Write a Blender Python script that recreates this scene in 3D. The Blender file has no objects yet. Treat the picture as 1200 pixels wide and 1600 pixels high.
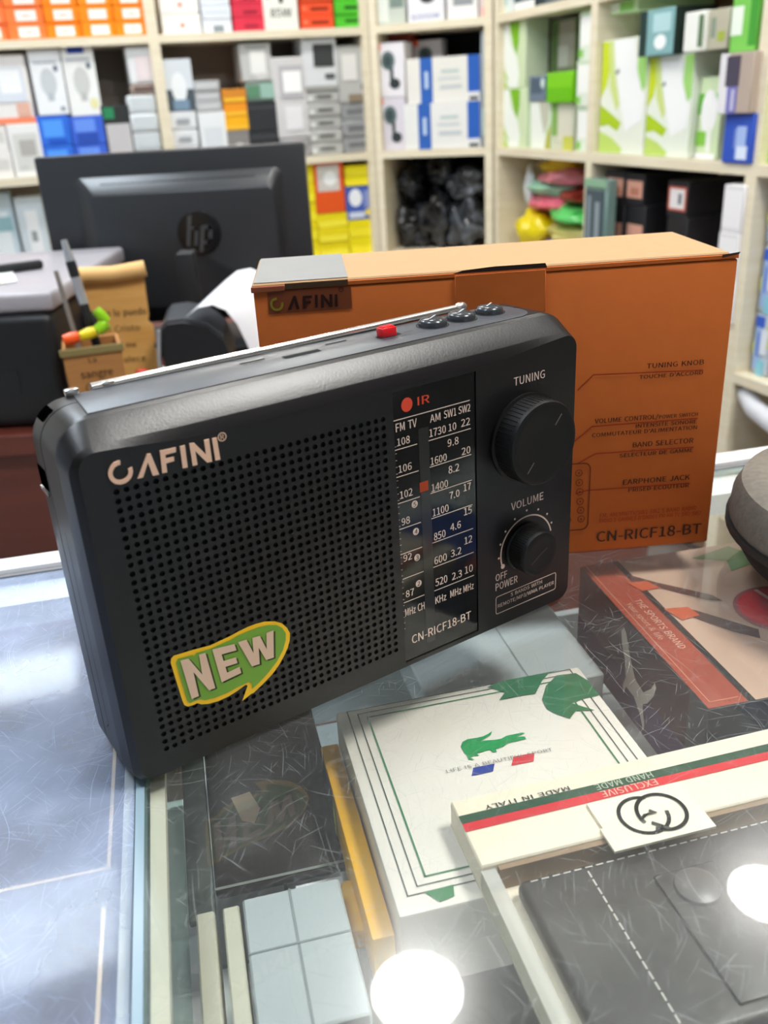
import bpy, bmesh, math, random
from mathutils import Vector, Matrix, noise
random.seed(7)
C = bpy.context.scene.collection
sc = bpy.context.scene
PI = math.pi
# ------------------------------------------------------------------ camera
EYE = Vector((0, 0, .255)); F_PX = 1400.0; PITCH = .4324; ROLL = .0590
fwd = Vector((0, math.cos(PITCH), -math.sin(PITCH))); r0 = Vector((1, 0, 0)); d0 = fwd.cross(r0)
rt = math.cos(ROLL) * r0 + math.sin(ROLL) * d0
dn = -math.sin(ROLL) * r0 + math.cos(ROLL) * d0
cd = bpy.data.cameras.new('camera'); cam = bpy.data.objects.new('camera', cd); C.objects.link(cam)
M = Matrix((rt, -dn, -fwd)).transposed().to_4x4(); M.translation = EYE; cam.matrix_world = M
cd.sensor_fit = 'VERTICAL'; cd.sensor_height = 36.0; cd.lens = F_PX / 1600 * 36
cd.clip_start = .02; cd.clip_end = 60
cd.dof.use_dof = True; cd.dof.focus_distance = .43; cd.dof.aperture_fstop = 10.5
sc.camera = cam
# ------------------------------------------------------------------ world, exposure
w = bpy.data.worlds.new('daylight'); sc.world = w; w.use_nodes = True
w.node_tree.nodes['Background'].inputs[0].default_value = (.72, .86, 1, 1)
w.node_tree.nodes['Background'].inputs[1].default_value = .55
sc.view_settings.view_transform = 'Standard'; sc.view_settings.look = 'None'
sc.view_settings.exposure = 0.16; sc.view_settings.gamma = 1; sc.view_settings.use_curve_mapping = False
LAMP = 70.0
# ------------------------------------------------------------------ materials
def lin(h):
    if not isinstance(h, str): return tuple(h)
    v = [int(h[i:i + 2], 16) / 255 for i in (0, 2, 4)]
    return tuple(x / 12.92 if x <= .04045 else ((x + .055) / 1.055) ** 2.4 for x in v)
MATS = {}
def mat(name, col, rough=.5, metal=0, spec=.5, var=.06, scale=60, bump=0, coat=0, emit=0, sheen=0):
    key = (name, str(col))
    if key in MATS: return MATS[key]
    m = bpy.data.materials.new(name); m.use_nodes = True; nt = m.node_tree; b = nt.nodes['Principled BSDF']
    c = lin(col); b.inputs['Base Color'].default_value = (*c, 1)
    b.inputs['Roughness'].default_value = rough; b.inputs['Metallic'].default_value = metal
    b.inputs['Specular IOR Level'].default_value = spec; b.inputs['Coat Weight'].default_value = coat
    if emit:
        b.inputs['Emission Color'].default_value = (*c, 1); b.inputs['Emission Strength'].default_value = emit
    if var or bump:
        tc = nt.nodes.new('ShaderNodeTexCoord'); nz = nt.nodes.new('ShaderNodeTexNoise')
        nz.inputs['Scale'].default_value = scale; nz.inputs['Detail'].default_value = 3
        nt.links.new(tc.outputs['Object'], nz.inputs['Vector'])
        if var:
            mx = nt.nodes.new('ShaderNodeMixRGB'); mx.inputs[1].default_value = (*[x * (1 - var) for x in c], 1)
            mx.inputs[2].default_value = (*[min(1, x * (1 + var)) for x in c], 1)
            nt.links.new(nz.outputs['Fac'], mx.inputs[0]); nt.links.new(mx.outputs[0], b.inputs['Base Color'])
        if bump:
            bp = nt.nodes.new('ShaderNodeBump'); bp.inputs['Strength'].default_value = bump; bp.inputs['Distance'].default_value = .001
            nt.links.new(nz.outputs['Fac'], bp.inputs['Height']); nt.links.new(bp.outputs[0], b.inputs['Normal'])
    MATS[key] = m; return m
def paper(col): return mat('printed_card', col, .55, 0, .35, .03, 40)
def flat(col): return mat('print', col, .6, 0, .3, 0)
def plastic(col, r=.4): return mat('plastic', col, r, 0, .5, .05, 200)
def wood_mat(name, c1, c2, scale=9, rough=.55):
    m = bpy.data.materials.new(name); m.use_nodes = True; nt = m.node_tree; b = nt.nodes['Principled BSDF']
    tc = nt.nodes.new('ShaderNodeTexCoord'); mp = nt.nodes.new('ShaderNodeMapping'); mp.inputs['Scale'].default_value = (1, 1, 9)
    nz = nt.nodes.new('ShaderNodeTexNoise'); nz.inputs['Scale'].default_value = scale; nz.inputs['Detail'].default_value = 5
    rp = nt.nodes.new('ShaderNodeValToRGB'); rp.color_ramp.elements[0].color = (*lin(c1), 1); rp.color_ramp.elements[1].color = (*lin(c2), 1)
    rp.color_ramp.elements[0].position = .3; rp.color_ramp.elements[1].position = .7
    nt.links.new(tc.outputs['Object'], mp.inputs[0]); nt.links.new(mp.outputs[0], nz.inputs['Vector'])
    nt.links.new(nz.outputs['Fac'], rp.inputs[0]); nt.links.new(rp.outputs[0], b.inputs['Base Color'])
    b.inputs['Roughness'].default_value = rough
    return m
def glass_mat(name, tint, haze, scr, hcol, rough=.015, gain=1.7, smear=.45):
    """thin scratched pane: Fresnel mirror over clear glass, with scratches and rubbed haze that scatter light"""
    m = bpy.data.materials.new(name); m.use_nodes = True; nt = m.node_tree; N = nt.nodes; L = nt.links
    for n in list(N): N.remove(n)
    out = N.new('ShaderNodeOutputMaterial'); tr = N.new('ShaderNodeBsdfTransparent'); tr.inputs[0].default_value = (*tint, 1)
    gl = N.new('ShaderNodeBsdfGlossy'); gl.inputs['Roughness'].default_value = rough; gl.inputs[0].default_value = (1, 1, 1, 1)
    fr = N.new('ShaderNodeFresnel'); fr.inputs[0].default_value = 1.5
    g = N.new('ShaderNodeMath'); g.operation = 'MULTIPLY'; g.use_clamp = True; g.inputs[1].default_value = gain
    L.new(fr.outputs[0], g.inputs[0])
    gs = N.new('ShaderNodeBsdfGlossy'); gs.inputs['Roughness'].default_value = .17; gs.inputs[0].default_value = (1, 1, 1, 1)
    mg = N.new('ShaderNodeMixShader'); mg.inputs[0].default_value = smear; L.new(gl.outputs[0], mg.inputs[1]); L.new(gs.outputs[0], mg.inputs[2])
    m1 = N.new('ShaderNodeMixShader'); L.new(g.outputs[0], m1.inputs[0]); L.new(tr.outputs[0], m1.inputs[1]); L.new(mg.outputs[0], m1.inputs[2])
    tc = N.new('ShaderNodeTexCoord'); prev = None
    wob = N.new('ShaderNodeTexNoise'); wob.inputs['Scale'].default_value = 9; L.new(tc.outputs['Object'], wob.inputs['Vector'])
    for k, (ang, sx, sy, th) in enumerate([(.4, 24, 4200, .715), (1.5, 16, 3600, .72), (2.4, 30, 5000, .715), (.9, 40, 4600, .715), (2.9, 20, 3800, .72), (1.95, 55, 5200, .71)]):
        ad = N.new('ShaderNodeVectorMath'); ad.operation = 'MULTIPLY_ADD'; ad.inputs[1].default_value = (.05, .05, 0)
        L.new(wob.outputs['Color'], ad.inputs[0]); L.new(tc.outputs['Object'], ad.inputs[2])
        ro = N.new('ShaderNodeVectorRotate'); ro.rotation_type = 'Z_AXIS'; ro.inputs['Angle'].default_value = ang; L.new(ad.outputs[0], ro.inputs[0])
        ml = N.new('ShaderNodeVectorMath'); ml.operation = 'MULTIPLY'; ml.inputs[1].default_value = (sx, sy, 1); L.new(ro.outputs[0], ml.inputs[0])
        nz = N.new('ShaderNodeTexNoise'); nz.inputs['Scale'].default_value = 1; nz.inputs['Detail'].default_value = 1; L.new(ml.outputs[0], nz.inputs['Vector'])
        rg = N.new('ShaderNodeMapRange'); rg.inputs['From Min'].default_value = th; rg.inputs['From Max'].default_value = th + .04; L.new(nz.outputs['Fac'], rg.inputs['Value'])
        if prev is None: prev = rg.outputs[0]
        else:
            mx = N.new('ShaderNodeMath'); mx.operation = 'MAXIMUM'; L.new(prev, mx.inputs[0]); L.new(rg.outputs[0], mx.inputs[1]); prev = mx.outputs[0]
    pat = N.new('ShaderNodeTexNoise'); pat.inputs['Scale'].default_value = 16; pat.inputs['Detail'].default_value = 6; L.new(tc.outputs['Object'], pat.inputs['Vector'])
    pr = N.new('ShaderNodeMapRange'); pr.inputs['From Min'].default_value = .35; pr.inputs['From Max'].default_value = .7
    pr.inputs['To Min'].default_value = haze * .55; pr.inputs['To Max'].default_value = haze * 1.35; L.new(pat.outputs['Fac'], pr.inputs['Value'])
    ma = N.new('ShaderNodeMath'); ma.operation = 'MULTIPLY_ADD'; ma.use_clamp = True; ma.inputs[1].default_value = scr; L.new(prev, ma.inputs[0]); L.new(pr.outputs[0], ma.inputs[2])
    df = N.new('ShaderNodeBsdfDiffuse'); df.inputs[0].default_value = (*hcol, 1)
    m2 = N.new('ShaderNodeMixShader'); L.new(ma.outputs[0], m2.inputs[0]); L.new(m1.outputs[0], m2.inputs[1]); L.new(df.outputs[0], m2.inputs[2])
    L.new(m2.outputs[0], out.inputs[0]); return m
def clear_mat(name, tint, mirror=.06, dif=0, dcol=(.9, .9, .9)):
    m = bpy.data.materials.new(name); m.use_nodes = True; nt = m.node_tree; N = nt.nodes; L = nt.links
    for n in list(N): N.remove(n)
    out = N.new('ShaderNodeOutputMaterial'); tr = N.new('ShaderNodeBsdfTransparent'); tr.inputs[0].default_value = (*tint, 1)
    gl = N.new('ShaderNodeBsdfGlossy'); gl.inputs['Roughness'].default_value = .05
    m1 = N.new('ShaderNodeMixShader'); m1.inputs[0].default_value = mirror; L.new(tr.outputs[0], m1.inputs[1]); L.new(gl.outputs[0], m1.inputs[2])
    df = N.new('ShaderNodeBsdfDiffuse'); df.inputs[0].default_value = (*dcol, 1)
    m2 = N.new('ShaderNodeMixShader'); m2.inputs[0].default_value = dif; L.new(m1.outputs[0], m2.inputs[1]); L.new(df.outputs[0], m2.inputs[2])
    L.new(m2.outputs[0], out.inputs[0]); return m
# ------------------------------------------------------------------ object helpers
def obj(name, bm, m, parent=None, smooth=None, loc=None, rot=None):
    me = bpy.data.meshes.new(name)
    bm.normal_update(); bm.to_mesh(me); bm.free()
    if m is not None:
        for x in (m if isinstance(m, (list, tuple)) else [m]): me.materials.append(x)
    if smooth is not None:
        for p in me.polygons: p.use_smooth = True
        me.set_sharp_from_angle(angle=math.radians(smooth))
    o = bpy.data.objects.new(name, me); C.objects.link(o)
    if parent is not None: o.parent = parent
    if loc is not None: o.location = loc
    if rot is not None: o.rotation_euler = rot
    return o
def tag(o, label, cat=None, group=None):
    o['label'] = label
    if cat: o['category'] = cat
    if group: o['group'] = group
    return o
def thing(name, label, cat, loc=(0, 0, 0), rz=0, group=None, rot=None):
    o = bpy.data.objects.new(name, None); C.objects.link(o); o.empty_display_size = .02
    o.location = loc; o.rotation_euler = rot if rot else (0, 0, rz)
    return tag(o, label, cat, group)
def struct(name, bm, m, parent=None, loc=None, rot=None):
    o = obj(name, bm, m, parent, loc=loc, rot=rot)
    if parent is None: o['kind'] = 'structure'
    return o
def bm_box(x0, x1, y0, y1, z0, z1, bev=0, seg=2, bm=None):
    b = bmesh.new()
    bmesh.ops.create_cube(b, size=1)
    for v in b.verts: v.co = Vector(((x0 + x1) / 2 + v.co.x * (x1 - x0), (y0 + y1) / 2 + v.co.y * (y1 - y0), (z0 + z1) / 2 + v.co.z * (z1 - z0)))
    if bev: bmesh.ops.bevel(b, geom=b.edges[:], offset=bev, segments=seg, profile=.5, affect='EDGES')
    if bm is None: return b
    return join(bm, b)
def join(bm, b):
    me = bpy.data.meshes.new('t'); b.to_mesh(me); b.free(); bm.from_mesh(me); bpy.data.meshes.remove(me); return bm
def box(name, x0, x1, y0, y1, z0, z1, m, parent=None, bev=0, seg=2, **k):
    return obj(name, bm_box(x0, x1, y0, y1, z0, z1, bev, seg), m, parent, 40 if bev else None, **k)
class Pl:
    """a plane to draw flat print on: origin, right, up; points are (a, b)"""
    def __init__(s, o, r, u): s.o, s.r, s.u = Vector(o), Vector(r), Vector(u); s.n = s.r.cross(s.u)
    def p(s, a, b, d=0): return s.o + s.r * a + s.u * b + s.n * d
def bm_poly(pl, pts, d=.0002, bm=None, th=0):
    bm = bm or bmesh.new()
    vs = [bm.verts.new(pl.p(a, b, d)) for a, b in pts]
    f = bm.faces.new(vs)
    f.normal_update()
    if f.normal.dot(pl.n) < 0: f.normal_flip()
    if th:
        r = bmesh.ops.extrude_face_region(bm, geom=[f])
        for v in [x for x in r['geom'] if isinstance(x, bmesh.types.BMVert)]: v.co += pl.n * th
    bmesh.ops.triangulate(bm, faces=[x for x in bm.faces if len(x.verts) > 4])
    return bm
def rect(a0, b0, a1, b1): return [(a0, b0), (a1, b0), (a1, b1), (a0, b1)]
def ell(a0, b0, a1, b1, n=20): return [((a0 + a1) / 2 + (a1 - a0) / 2 * math.cos(2 * PI * i / n), (b0 + b1) / 2 + (b1 - b0) / 2 * math.sin(2 * PI * i / n)) for i in range(n)]
def rrect(a0, b0, a1, b1, r, n=5):
    o = []
    for cx, cy, s in ((a1 - r, b1 - r, 0), (a0 + r, b1 - r, 1), (a0 + r, b0 + r, 2), (a1 - r, b0 + r, 3)):
        for i in range(n + 1):
            t = (s + i / n) * PI / 2; o.append((cx + r * math.cos(t), cy + r * math.sin(t)))
    return o
def bm_ring(pl, outer, inner, d=.0002, bm=None):
    bm = bm or bmesh.new(); n = len(outer)
    A = [bm.verts.new(pl.p(*p, d)) for p in outer]; B = [bm.verts.new(pl.p(*p, d)) for p in inner]
    for i in range(n): bm.faces.new((A[i], A[(i + 1) % n], B[(i + 1) % n], B[i]))
    return bm
def bm_line(pl, pts, wd, d=.0002, bm=None):
    bm = bm or bmesh.new()
    for (a, b), (c, e) in zip(pts[:-1], pts[1:]):
        t = Vector((c - a, e - b)); 
        if t.length < 1e-7: continue
        t.normalize(); nx, ny = -t.y * wd / 2, t.x * wd / 2; ex, ey = t.x * wd / 2, t.y * wd / 2
        vs = [bm.verts.new(pl.p(*q, d)) for q in ((a - ex - nx, b - ey - ny), (c + ex - nx, e + ey - ny), (c + ex + nx, e + ey + ny), (a - ex + nx, b - ey + ny))]
        bm.faces.new(vs)
    return bm
TXT = {}
def text_mesh(s, bold=0):
    """lettering S set from the glyph outlines above, in em units"""
    if s not in TXT:
        vs, fs, x = [], [], 0
        for ch in s:
            if ch == ' ': x += .115; continue
            adv, v, t = GLYPHS[ch]; n0 = len(vs)
            vs += [((int(p.split(',')[0]) / 1000 + x), int(p.split(',')[1]) / 1000) for p in v.split()]
            fs += [tuple(int(q) + n0 for q in f.split(',')) for f in t.split()]
            x += adv / 1000
        TXT[s] = (vs, fs)
    return TXT[s]
CAPH = None
def bm_text(pl, s, a0, a1, b, h, d=.0003, bold=.012, bm=None, flip=False, slope=0):
    """lettering S between a0 and a1 on the baseline b with capitals h high"""
    global CAPH
    bm = bm or bmesh.new()
    if CAPH is None: CAPH = max(v[1] for v in text_mesh('H', 0)[0])
    vs, fs = text_mesh(s)
    xs = [v[0] for v in vs]; x0, x1 = min(xs), max(xs); k = (a1 - a0) / (x1 - x0); q = h / CAPH
    for j in ((-.022, .022) if bold >= .02 else (-.012, .012) if bold >= .01 else (0,)):   # a second pass a hair aside thickens the strokes
        vv = [bm.verts.new(pl.p(a0 + (x - x0) * k + j * h, b + y * q + slope * (x - x0) * k, d + (.00003 if j > 0 else 0))) for x, y in vs]
        for f in fs:
            try: bm.faces.new([vv[i] for i in f])
            except ValueError: pass
    return bm
def bm_lathe(prof, n=32, bm=None, cx=0, cy=0):
    """spin (radius, z) about z"""
    bm = bm or bmesh.new(); rings = []
    for r, z in prof:
        if r < 1e-6: rings.append([bm.verts.new((cx, cy, z))])
        else: rings.append([bm.verts.new((cx + r * math.cos(2 * PI * i / n), cy + r * math.sin(2 * PI * i / n), z)) for i in range(n)])
    for A, B in zip(rings[:-1], rings[1:]):
        for i in range(n):
            j = (i + 1) % n
            if len(A) == 1 and len(B) == 1: continue
            if len(A) == 1: bm.faces.new((A[0], B[j], B[i]))
            elif len(B) == 1: bm.faces.new((A[i], A[j], B[0]))
            else: bm.faces.new((A[i], A[j], B[j], B[i]))
    bmesh.ops.recalc_face_normals(bm, faces=bm.faces[:])
    return bm
def bm_tube(pts, r, n=10, bm=None, taper=None):
    bm = bm or bmesh.new(); P = [Vector(p) for p in pts]; rings = []
    for i, p in enumerate(P):
        t = (P[min(i + 1, len(P) - 1)] - P[max(i - 1, 0)]).normalized()
        u = t.orthogonal().normalized() if i == 0 else (u - t * u.dot(t)).normalized()
        v = t.cross(u); rr = taper[i] if taper else r
        rings.append([bm.verts.new(p + (u * math.cos(2 * PI * k / n) + v * math.sin(2 * PI * k / n)) * rr) for k in range(n)])
    for A, B in zip(rings[:-1], rings[1:]):
        for k in range(n): bm.faces.new((A[k], A[(k + 1) % n], B[(k + 1) % n], B[k]))
    bm.faces.new(rings[0][::-1]); bm.faces.new(rings[-1])
    bmesh.ops.recalc_face_normals(bm, faces=bm.faces[:])
    return bm
def bm_loft(loops, cap0=True, cap1=True):
    bm = bmesh.new(); R = [[bm.verts.new(p) for p in l] for l in loops]; n = len(R[0])
    for A, B in zip(R[:-1], R[1:]):
        for i in range(n): bm.faces.new((A[i], A[(i + 1) % n], B[(i + 1) % n], B[i]))
    if cap0: bm.faces.new(R[0][::-1])
    if cap1: bm.faces.new(R[-1])
    bmesh.ops.recalc_face_normals(bm, faces=bm.faces[:])
    return bm
def bm_lump(sx, sy, sz, amp, freq, seed, sub=3):
    bm = bmesh.new(); bmesh.ops.create_icosphere(bm, subdivisions=sub, radius=1)
    for v in bm.verts:
        n = v.co.normalized(); q = n * freq + Vector((seed * 3.1, seed * 1.7, seed))
        k = 1 + amp * noise.noise(q) + amp * .6 * abs(noise.noise(q * 2.7)) 
        v.co = Vector((n.x * sx * k, n.y * sy * k, n.z * sz * k))
    return bm

D={'arcdots': [(0.19698, 0.04198), (0.19807, 0.04941), (0.20132, 0.05563), (0.20744, 0.06058), (0.21533, 0.06297), (0.22317, 0.06116), (0.22938, 0.05675), (0.23262, 0.05078)],
 'box_lines': [[(0.17207, 0.10218), (0.18034, 0.11005), (0.2421, 0.10814)], [(0.17119, 0.07178), (0.18094, 0.07993), (0.24179, 0.08003)], [(0.17373, 0.05818), (0.18371, 0.06328), (0.24087, 0.06259)],
               [(0.17314, 0.03926), (0.17957, 0.04065), (0.24085, 0.0401)]],
 'box_logo': {'A': [(0.01692, 0.15733), (0.02036, 0.16426), (0.02158, 0.16429), (0.02302, 0.15729), (0.02135, 0.15724), (0.02067, 0.16177), (0.01857, 0.15722)],
              'C': [(0.01173, 0.16074), (0.00841, 0.16069), (0.01136, 0.15717), (0.01488, 0.16079)],
              'F': [(0.02519, 0.16393), (0.02999, 0.16387), (0.02987, 0.16251), (0.02655, 0.16246), (0.02648, 0.16109), (0.0292, 0.16112), (0.02908, 0.15981), (0.02646, 0.15966), (0.02636, 0.15734), (0.02481, 0.15734)],
              'I': [(0.0315, 0.16405), (0.03294, 0.16406), (0.03249, 0.15747), (0.0311, 0.1574)],
              'J': [(0.04177, 0.16362), (0.0431, 0.16363), (0.04285, 0.1573), (0.0415, 0.15723)],
              'N': [(0.03459, 0.16394), (0.03592, 0.16391), (0.0388, 0.15969), (0.03901, 0.1638), (0.04051, 0.16381), (0.04017, 0.15726), (0.03872, 0.15725), (0.03587, 0.16127), (0.0357, 0.15724), (0.03415, 0.15724)]},
 'box_logo_patch': [(0.00719, 0.16735), (0.05041, 0.16659), (0.04993, 0.15558), (0.00647, 0.15556)],
 'box_red': [('FM, AM/MW/TV/SW1-SW2 5 BAND RADIO', 0.18823, 0.24643, 0.0225, 0.0026), ("RADIO 5 GAMMES D'ONDES FM AM TV SW1 SW2", 0.18785, 0.24948, 0.01892, 0.00261)],
 'box_text': [('TUNING KNOB', 0.21017, 0.2423, 0.11145, 0.00349), ("TOUCHE D'ACCORD", 0.20639, 0.24234, 0.10572, 0.00277), ('VOLUME CONTROL/', 0.18237, 0.21886, 0.08163, 0.0034),
              ('POWER SWITCH', 0.21937, 0.24164, 0.08158, 0.00262), ('INTENSITE SONORE', 0.20629, 0.24155, 0.07714, 0.0029), ("COMMUTATEUR D'ALIMENTATION", 0.18119, 0.24195, 0.07353, 0.00291),
              ('BAND SELECTOR', 0.20528, 0.24059, 0.0654, 0.00376), ('SELECTEUR DE GAMME', 0.19793, 0.24088, 0.05978, 0.00298), ('EARPHONE JACK', 0.201, 0.24065, 0.04252, 0.00391),
              ('PRISED ECOUTEUR', 0.20443, 0.24056, 0.03763, 0.0031), ('CN-RICF18-BT', 0.18685, 0.25067, 0.00638, 0.00707)],
 'box_top': [(-0.00321, 0.09658), (0.04833, 0.09187), (0.04921, 0.0054), (0.01393, 0.00401), (0.2608, 0.08626), (0.2585, 0.01022)],
 'dial_circ': [(5, 0.14747, 0.08645), (4, 0.14752, 0.07259), (3, 0.14761, 0.05906), (2, 0.14781, 0.04511)],
 'dial_lines': [(0.13813, 0.18008, 0.12834), (0.15671, 0.18039, 0.11476), (0.1383, 0.15002, 0.11488), (0.15682, 0.1805, 0.10199), (0.13833, 0.15022, 0.10206), (0.15672, 0.18073, 0.08902), (0.1383, 0.15034, 0.08929),
                (0.15674, 0.18086, 0.07623), (0.13856, 0.15028, 0.07642), (0.15689, 0.181, 0.06356), (0.13835, 0.15043, 0.06359), (0.13897, 0.1507, 0.05054), (0.15683, 0.18126, 0.05057), (0.157, 0.18119, 0.03768),
                (0.139, 0.15069, 0.0378)],
 'dial_text': [('FM TV', 0.13926, 0.1504, 0.12301, 0.00411), ('AM', 0.15764, 0.1634, 0.12291, 0.00386), ('SW1', 0.16544, 0.17234, 0.12305, 0.0039), ('SW2', 0.1737, 0.18052, 0.12318, 0.00377),
               ('1730', 0.15709, 0.16625, 0.11626, 0.00392), ('10', 0.16781, 0.17218, 0.11636, 0.00378), ('22', 0.17512, 0.1802, 0.11671, 0.00382), ('108', 0.13955, 0.14634, 0.11646, 0.00365),
               ('9.8', 0.16707, 0.17336, 0.10908, 0.00384), ('20', 0.17514, 0.18019, 0.10292, 0.00374), ('1600', 0.15726, 0.16636, 0.10275, 0.00385), ('106', 0.13961, 0.14669, 0.10375, 0.00376),
               ('8.2', 0.16721, 0.17338, 0.09587, 0.00394), ('1400', 0.15726, 0.16671, 0.08963, 0.00395), ('17', 0.17583, 0.18021, 0.0845, 0.00389), ('7.0', 0.16736, 0.17329, 0.08288, 0.00387),
               ('102', 0.13968, 0.14658, 0.0912, 0.00386), ('1100', 0.15741, 0.16666, 0.07709, 0.00405), ('15', 0.1758, 0.18057, 0.07198, 0.00399), ('98', 0.13984, 0.1444, 0.07796, 0.00377),
               ('4.6', 0.16744, 0.17369, 0.06637, 0.00399), ('850', 0.15767, 0.16445, 0.06449, 0.00415), ('12', 0.17582, 0.18055, 0.05644, 0.0041), ('92', 0.13984, 0.1446, 0.05933, 0.00373),
               ('3.2', 0.16737, 0.17371, 0.05233, 0.0041), ('600', 0.15742, 0.16482, 0.05177, 0.00425), ('520', 0.15763, 0.16479, 0.03982, 0.00435), ('2.3', 0.1678, 0.17377, 0.03964, 0.0042),
               ('10', 0.17572, 0.18065, 0.04032, 0.00423), ('87', 0.14017, 0.14492, 0.0401, 0.00387), ('MHz CH', 0.13932, 0.15058, 0.03004, 0.00435), ('KHz', 0.15728, 0.16383, 0.03017, 0.00423),
               ('MHz', 0.16643, 0.17323, 0.0303, 0.00427), ('MHz', 0.17461, 0.18107, 0.03017, 0.0041), ('CN-RICF18-BT', 0.14237, 0.17905, 0.01345, 0.00498)],
 'face_box': [(0.19488, 0.01829), (0.23658, 0.02107), (0.23693, 0.01151), (0.19547, 0.00973)],
 'face_text': [('TUNING', 0.20612, 0.22557, 0.12955, 0.00424), ('VOLUME', 0.20493, 0.22643, 0.06587, 0.0044), ('OFF', 0.1949, 0.20252, 0.02939, 0.00421), ('POWER', 0.19489, 0.2096, 0.02388, 0.00448),
               ('5 BANDS WITH', 0.20507, 0.22691, 0.01618, 0.0033), ('REMOTE/MP3/WMA PLAYER', 0.19633, 0.23554, 0.01257, 0.00331)],
 'flap': [(0.10478, 0.17096), (0.15283, 0.17044), (0.15289, 0.14717), (0.10431, 0.14826)],
 'flapgap': [(0.10343, 0.17172), (0.10849, 0.1736), (0.12221, 0.17425), (0.15208, 0.17339)],
 'guc': {'c1': [(0.06262, -0.02653), (0.08245, -0.03204), (0.07526, -0.02353), (0.06588, -0.04398)],
         'c2': [(0.07164, -0.02768), (0.08972, -0.03698), (0.08493, -0.02431), (0.07795, -0.04524)],
         'edge': [(0.00044, 0.00067), (0.1442, -0.00505), (-0.00016, -0.03742), (0.12808, -0.03793), (-0.0012, -0.04816), (0.12024, -0.04884)],
         'flap': [(0.05267, -0.03652), (0.0519, -0.04775), (0.09627, -0.04749), (0.09758, -0.03465)],
         'stripe': [(0.00077, -0.00977), (0.14757, -0.0108), (0.14422, -0.01546), (0.00096, -0.01362), (0.14049, -0.02065), (0.00083, -0.01831)],
         't1': [(0.05135, -0.00845), (0.01283, -0.0073)],
         't2': [(0.08886, -0.01271), (0.0618, -0.01333)],
         't3': [(0.08847, -0.01771), (0.06254, -0.01797)]},
 'ir': (0.14561, 0.13406, 0.00321),
 'ir_text': ('IR', 0.15134, 0.15772, 0.13239, 0.00408),
 'lac': {'blue': [(0.05462, -0.06163), (0.06522, -0.06178), (0.06272, -0.06661), (0.05217, -0.06668)],
         'croc': [(0.0538, -0.04545), (0.05557, -0.04239), (0.05871, -0.04123), (0.06294, -0.04163), (0.06655, -0.04152), (0.06929, -0.04052), (0.07225, -0.03895), (0.07053, -0.04153), (0.06668, -0.0434), (0.06397, -0.04439),
                  (0.06773, -0.04495), (0.07103, -0.04567), (0.07436, -0.04579), (0.07786, -0.04443), (0.08587, -0.04445), (0.08708, -0.04545), (0.08112, -0.04636), (0.08586, -0.04753), (0.0861, -0.04944), (0.08086, -0.04964),
                  (0.07582, -0.04988), (0.0736, -0.05159), (0.0711, -0.052), (0.06914, -0.05199), (0.06908, -0.05433), (0.06688, -0.05394), (0.06649, -0.05176), (0.06224, -0.05222), (0.05925, -0.05246), (0.06011, -0.05448),
                  (0.05732, -0.05361), (0.05548, -0.0545), (0.05713, -0.05644), (0.05435, -0.05559), (0.05461, -0.05249), (0.0539, -0.04993)],
         'green2': [(0.01279, -0.12537), (0.02492, -0.1249), (0.02363, -0.13051), (0.01729, -0.1316), (0.01743, -0.14386), (0.01798, -0.15637), (0.01451, -0.14842), (0.01383, -0.13539)],
         'leaf': [[(0.08228, -0.00371), (0.09134, 0.00941), (0.10724, 0.01007), (0.12463, 0.00835), (0.11804, -0.00187), (0.11178, -0.00732), (0.1042, -0.01679), (0.09693, -0.01623), (0.08414, -0.01635), (0.08931, -0.01098)],
                  [(0.10551, -0.02244), (0.11196, -0.01212), (0.1211, -0.00512), (0.13171, -0.00628), (0.13674, -0.0146), (0.13584, -0.02792), (0.126, -0.02826), (0.11878, -0.03008), (0.12739, -0.03886), (0.11796, -0.03654),
                   (0.11264, -0.04142), (0.10777, -0.03597), (0.10479, -0.03072)]],
         'lines': [[(0.00611, 0.00217), (0.08616, 0.00727)], [(0.00579, 0.00056), (0.00618, -0.11738), (0.02279, -0.116)], [(0.0107, -0.00337), (0.01113, -0.11215), (0.02427, -0.11109)], [(0.01495, -0.00906), (0.08228, -0.00371)],
                   [(0.01495, -0.00906), (0.01539, -0.10738), (0.02637, -0.108)], [(0.12617, -0.01847), (0.12753, -0.07925)], [(0.12505, -0.03712), (0.12247, -0.07769)], [(0.13288, -0.03624), (0.1309, -0.08028)]],
         'red': [(0.0754, -0.05977), (0.08596, -0.06013), (0.08333, -0.06565), (0.0723, -0.06537)],
         'text': [(0.04184, -0.06215), (0.09484, -0.05906)]},
 'logo': [(0.01891, 0.13775), (0.02734, 0.13267), (0.03379, 0.14072), (0.03323, 0.13354), (0.03907, 0.14156)],
 'logo_C': [(0.01941, 0.13832), (0.01444, 0.13941), (0.0185, 0.13335), (0.02327, 0.13744)],
 'logo_R': (0.05924, 0.14108, 0.00165),
 'logo_pts': {'A': [(0.02455, 0.13367), (0.02956, 0.14198), (0.03087, 0.14182), (0.03274, 0.13307), (0.0303, 0.13319), (0.02937, 0.13882), (0.02659, 0.13357)],
              'F': [(0.03448, 0.14189), (0.04064, 0.14159), (0.04037, 0.13989), (0.03624, 0.13986), (0.03609, 0.13842), (0.03938, 0.13829), (0.0392, 0.13666), (0.03597, 0.13659), (0.03585, 0.13306), (0.03395, 0.13321)],
              'I': [(0.04222, 0.14165), (0.04417, 0.14161), (0.04392, 0.13284), (0.04197, 0.13299)],
              'J': [(0.05514, 0.14154), (0.05696, 0.14146), (0.05724, 0.13251), (0.0552, 0.13258)],
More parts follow.
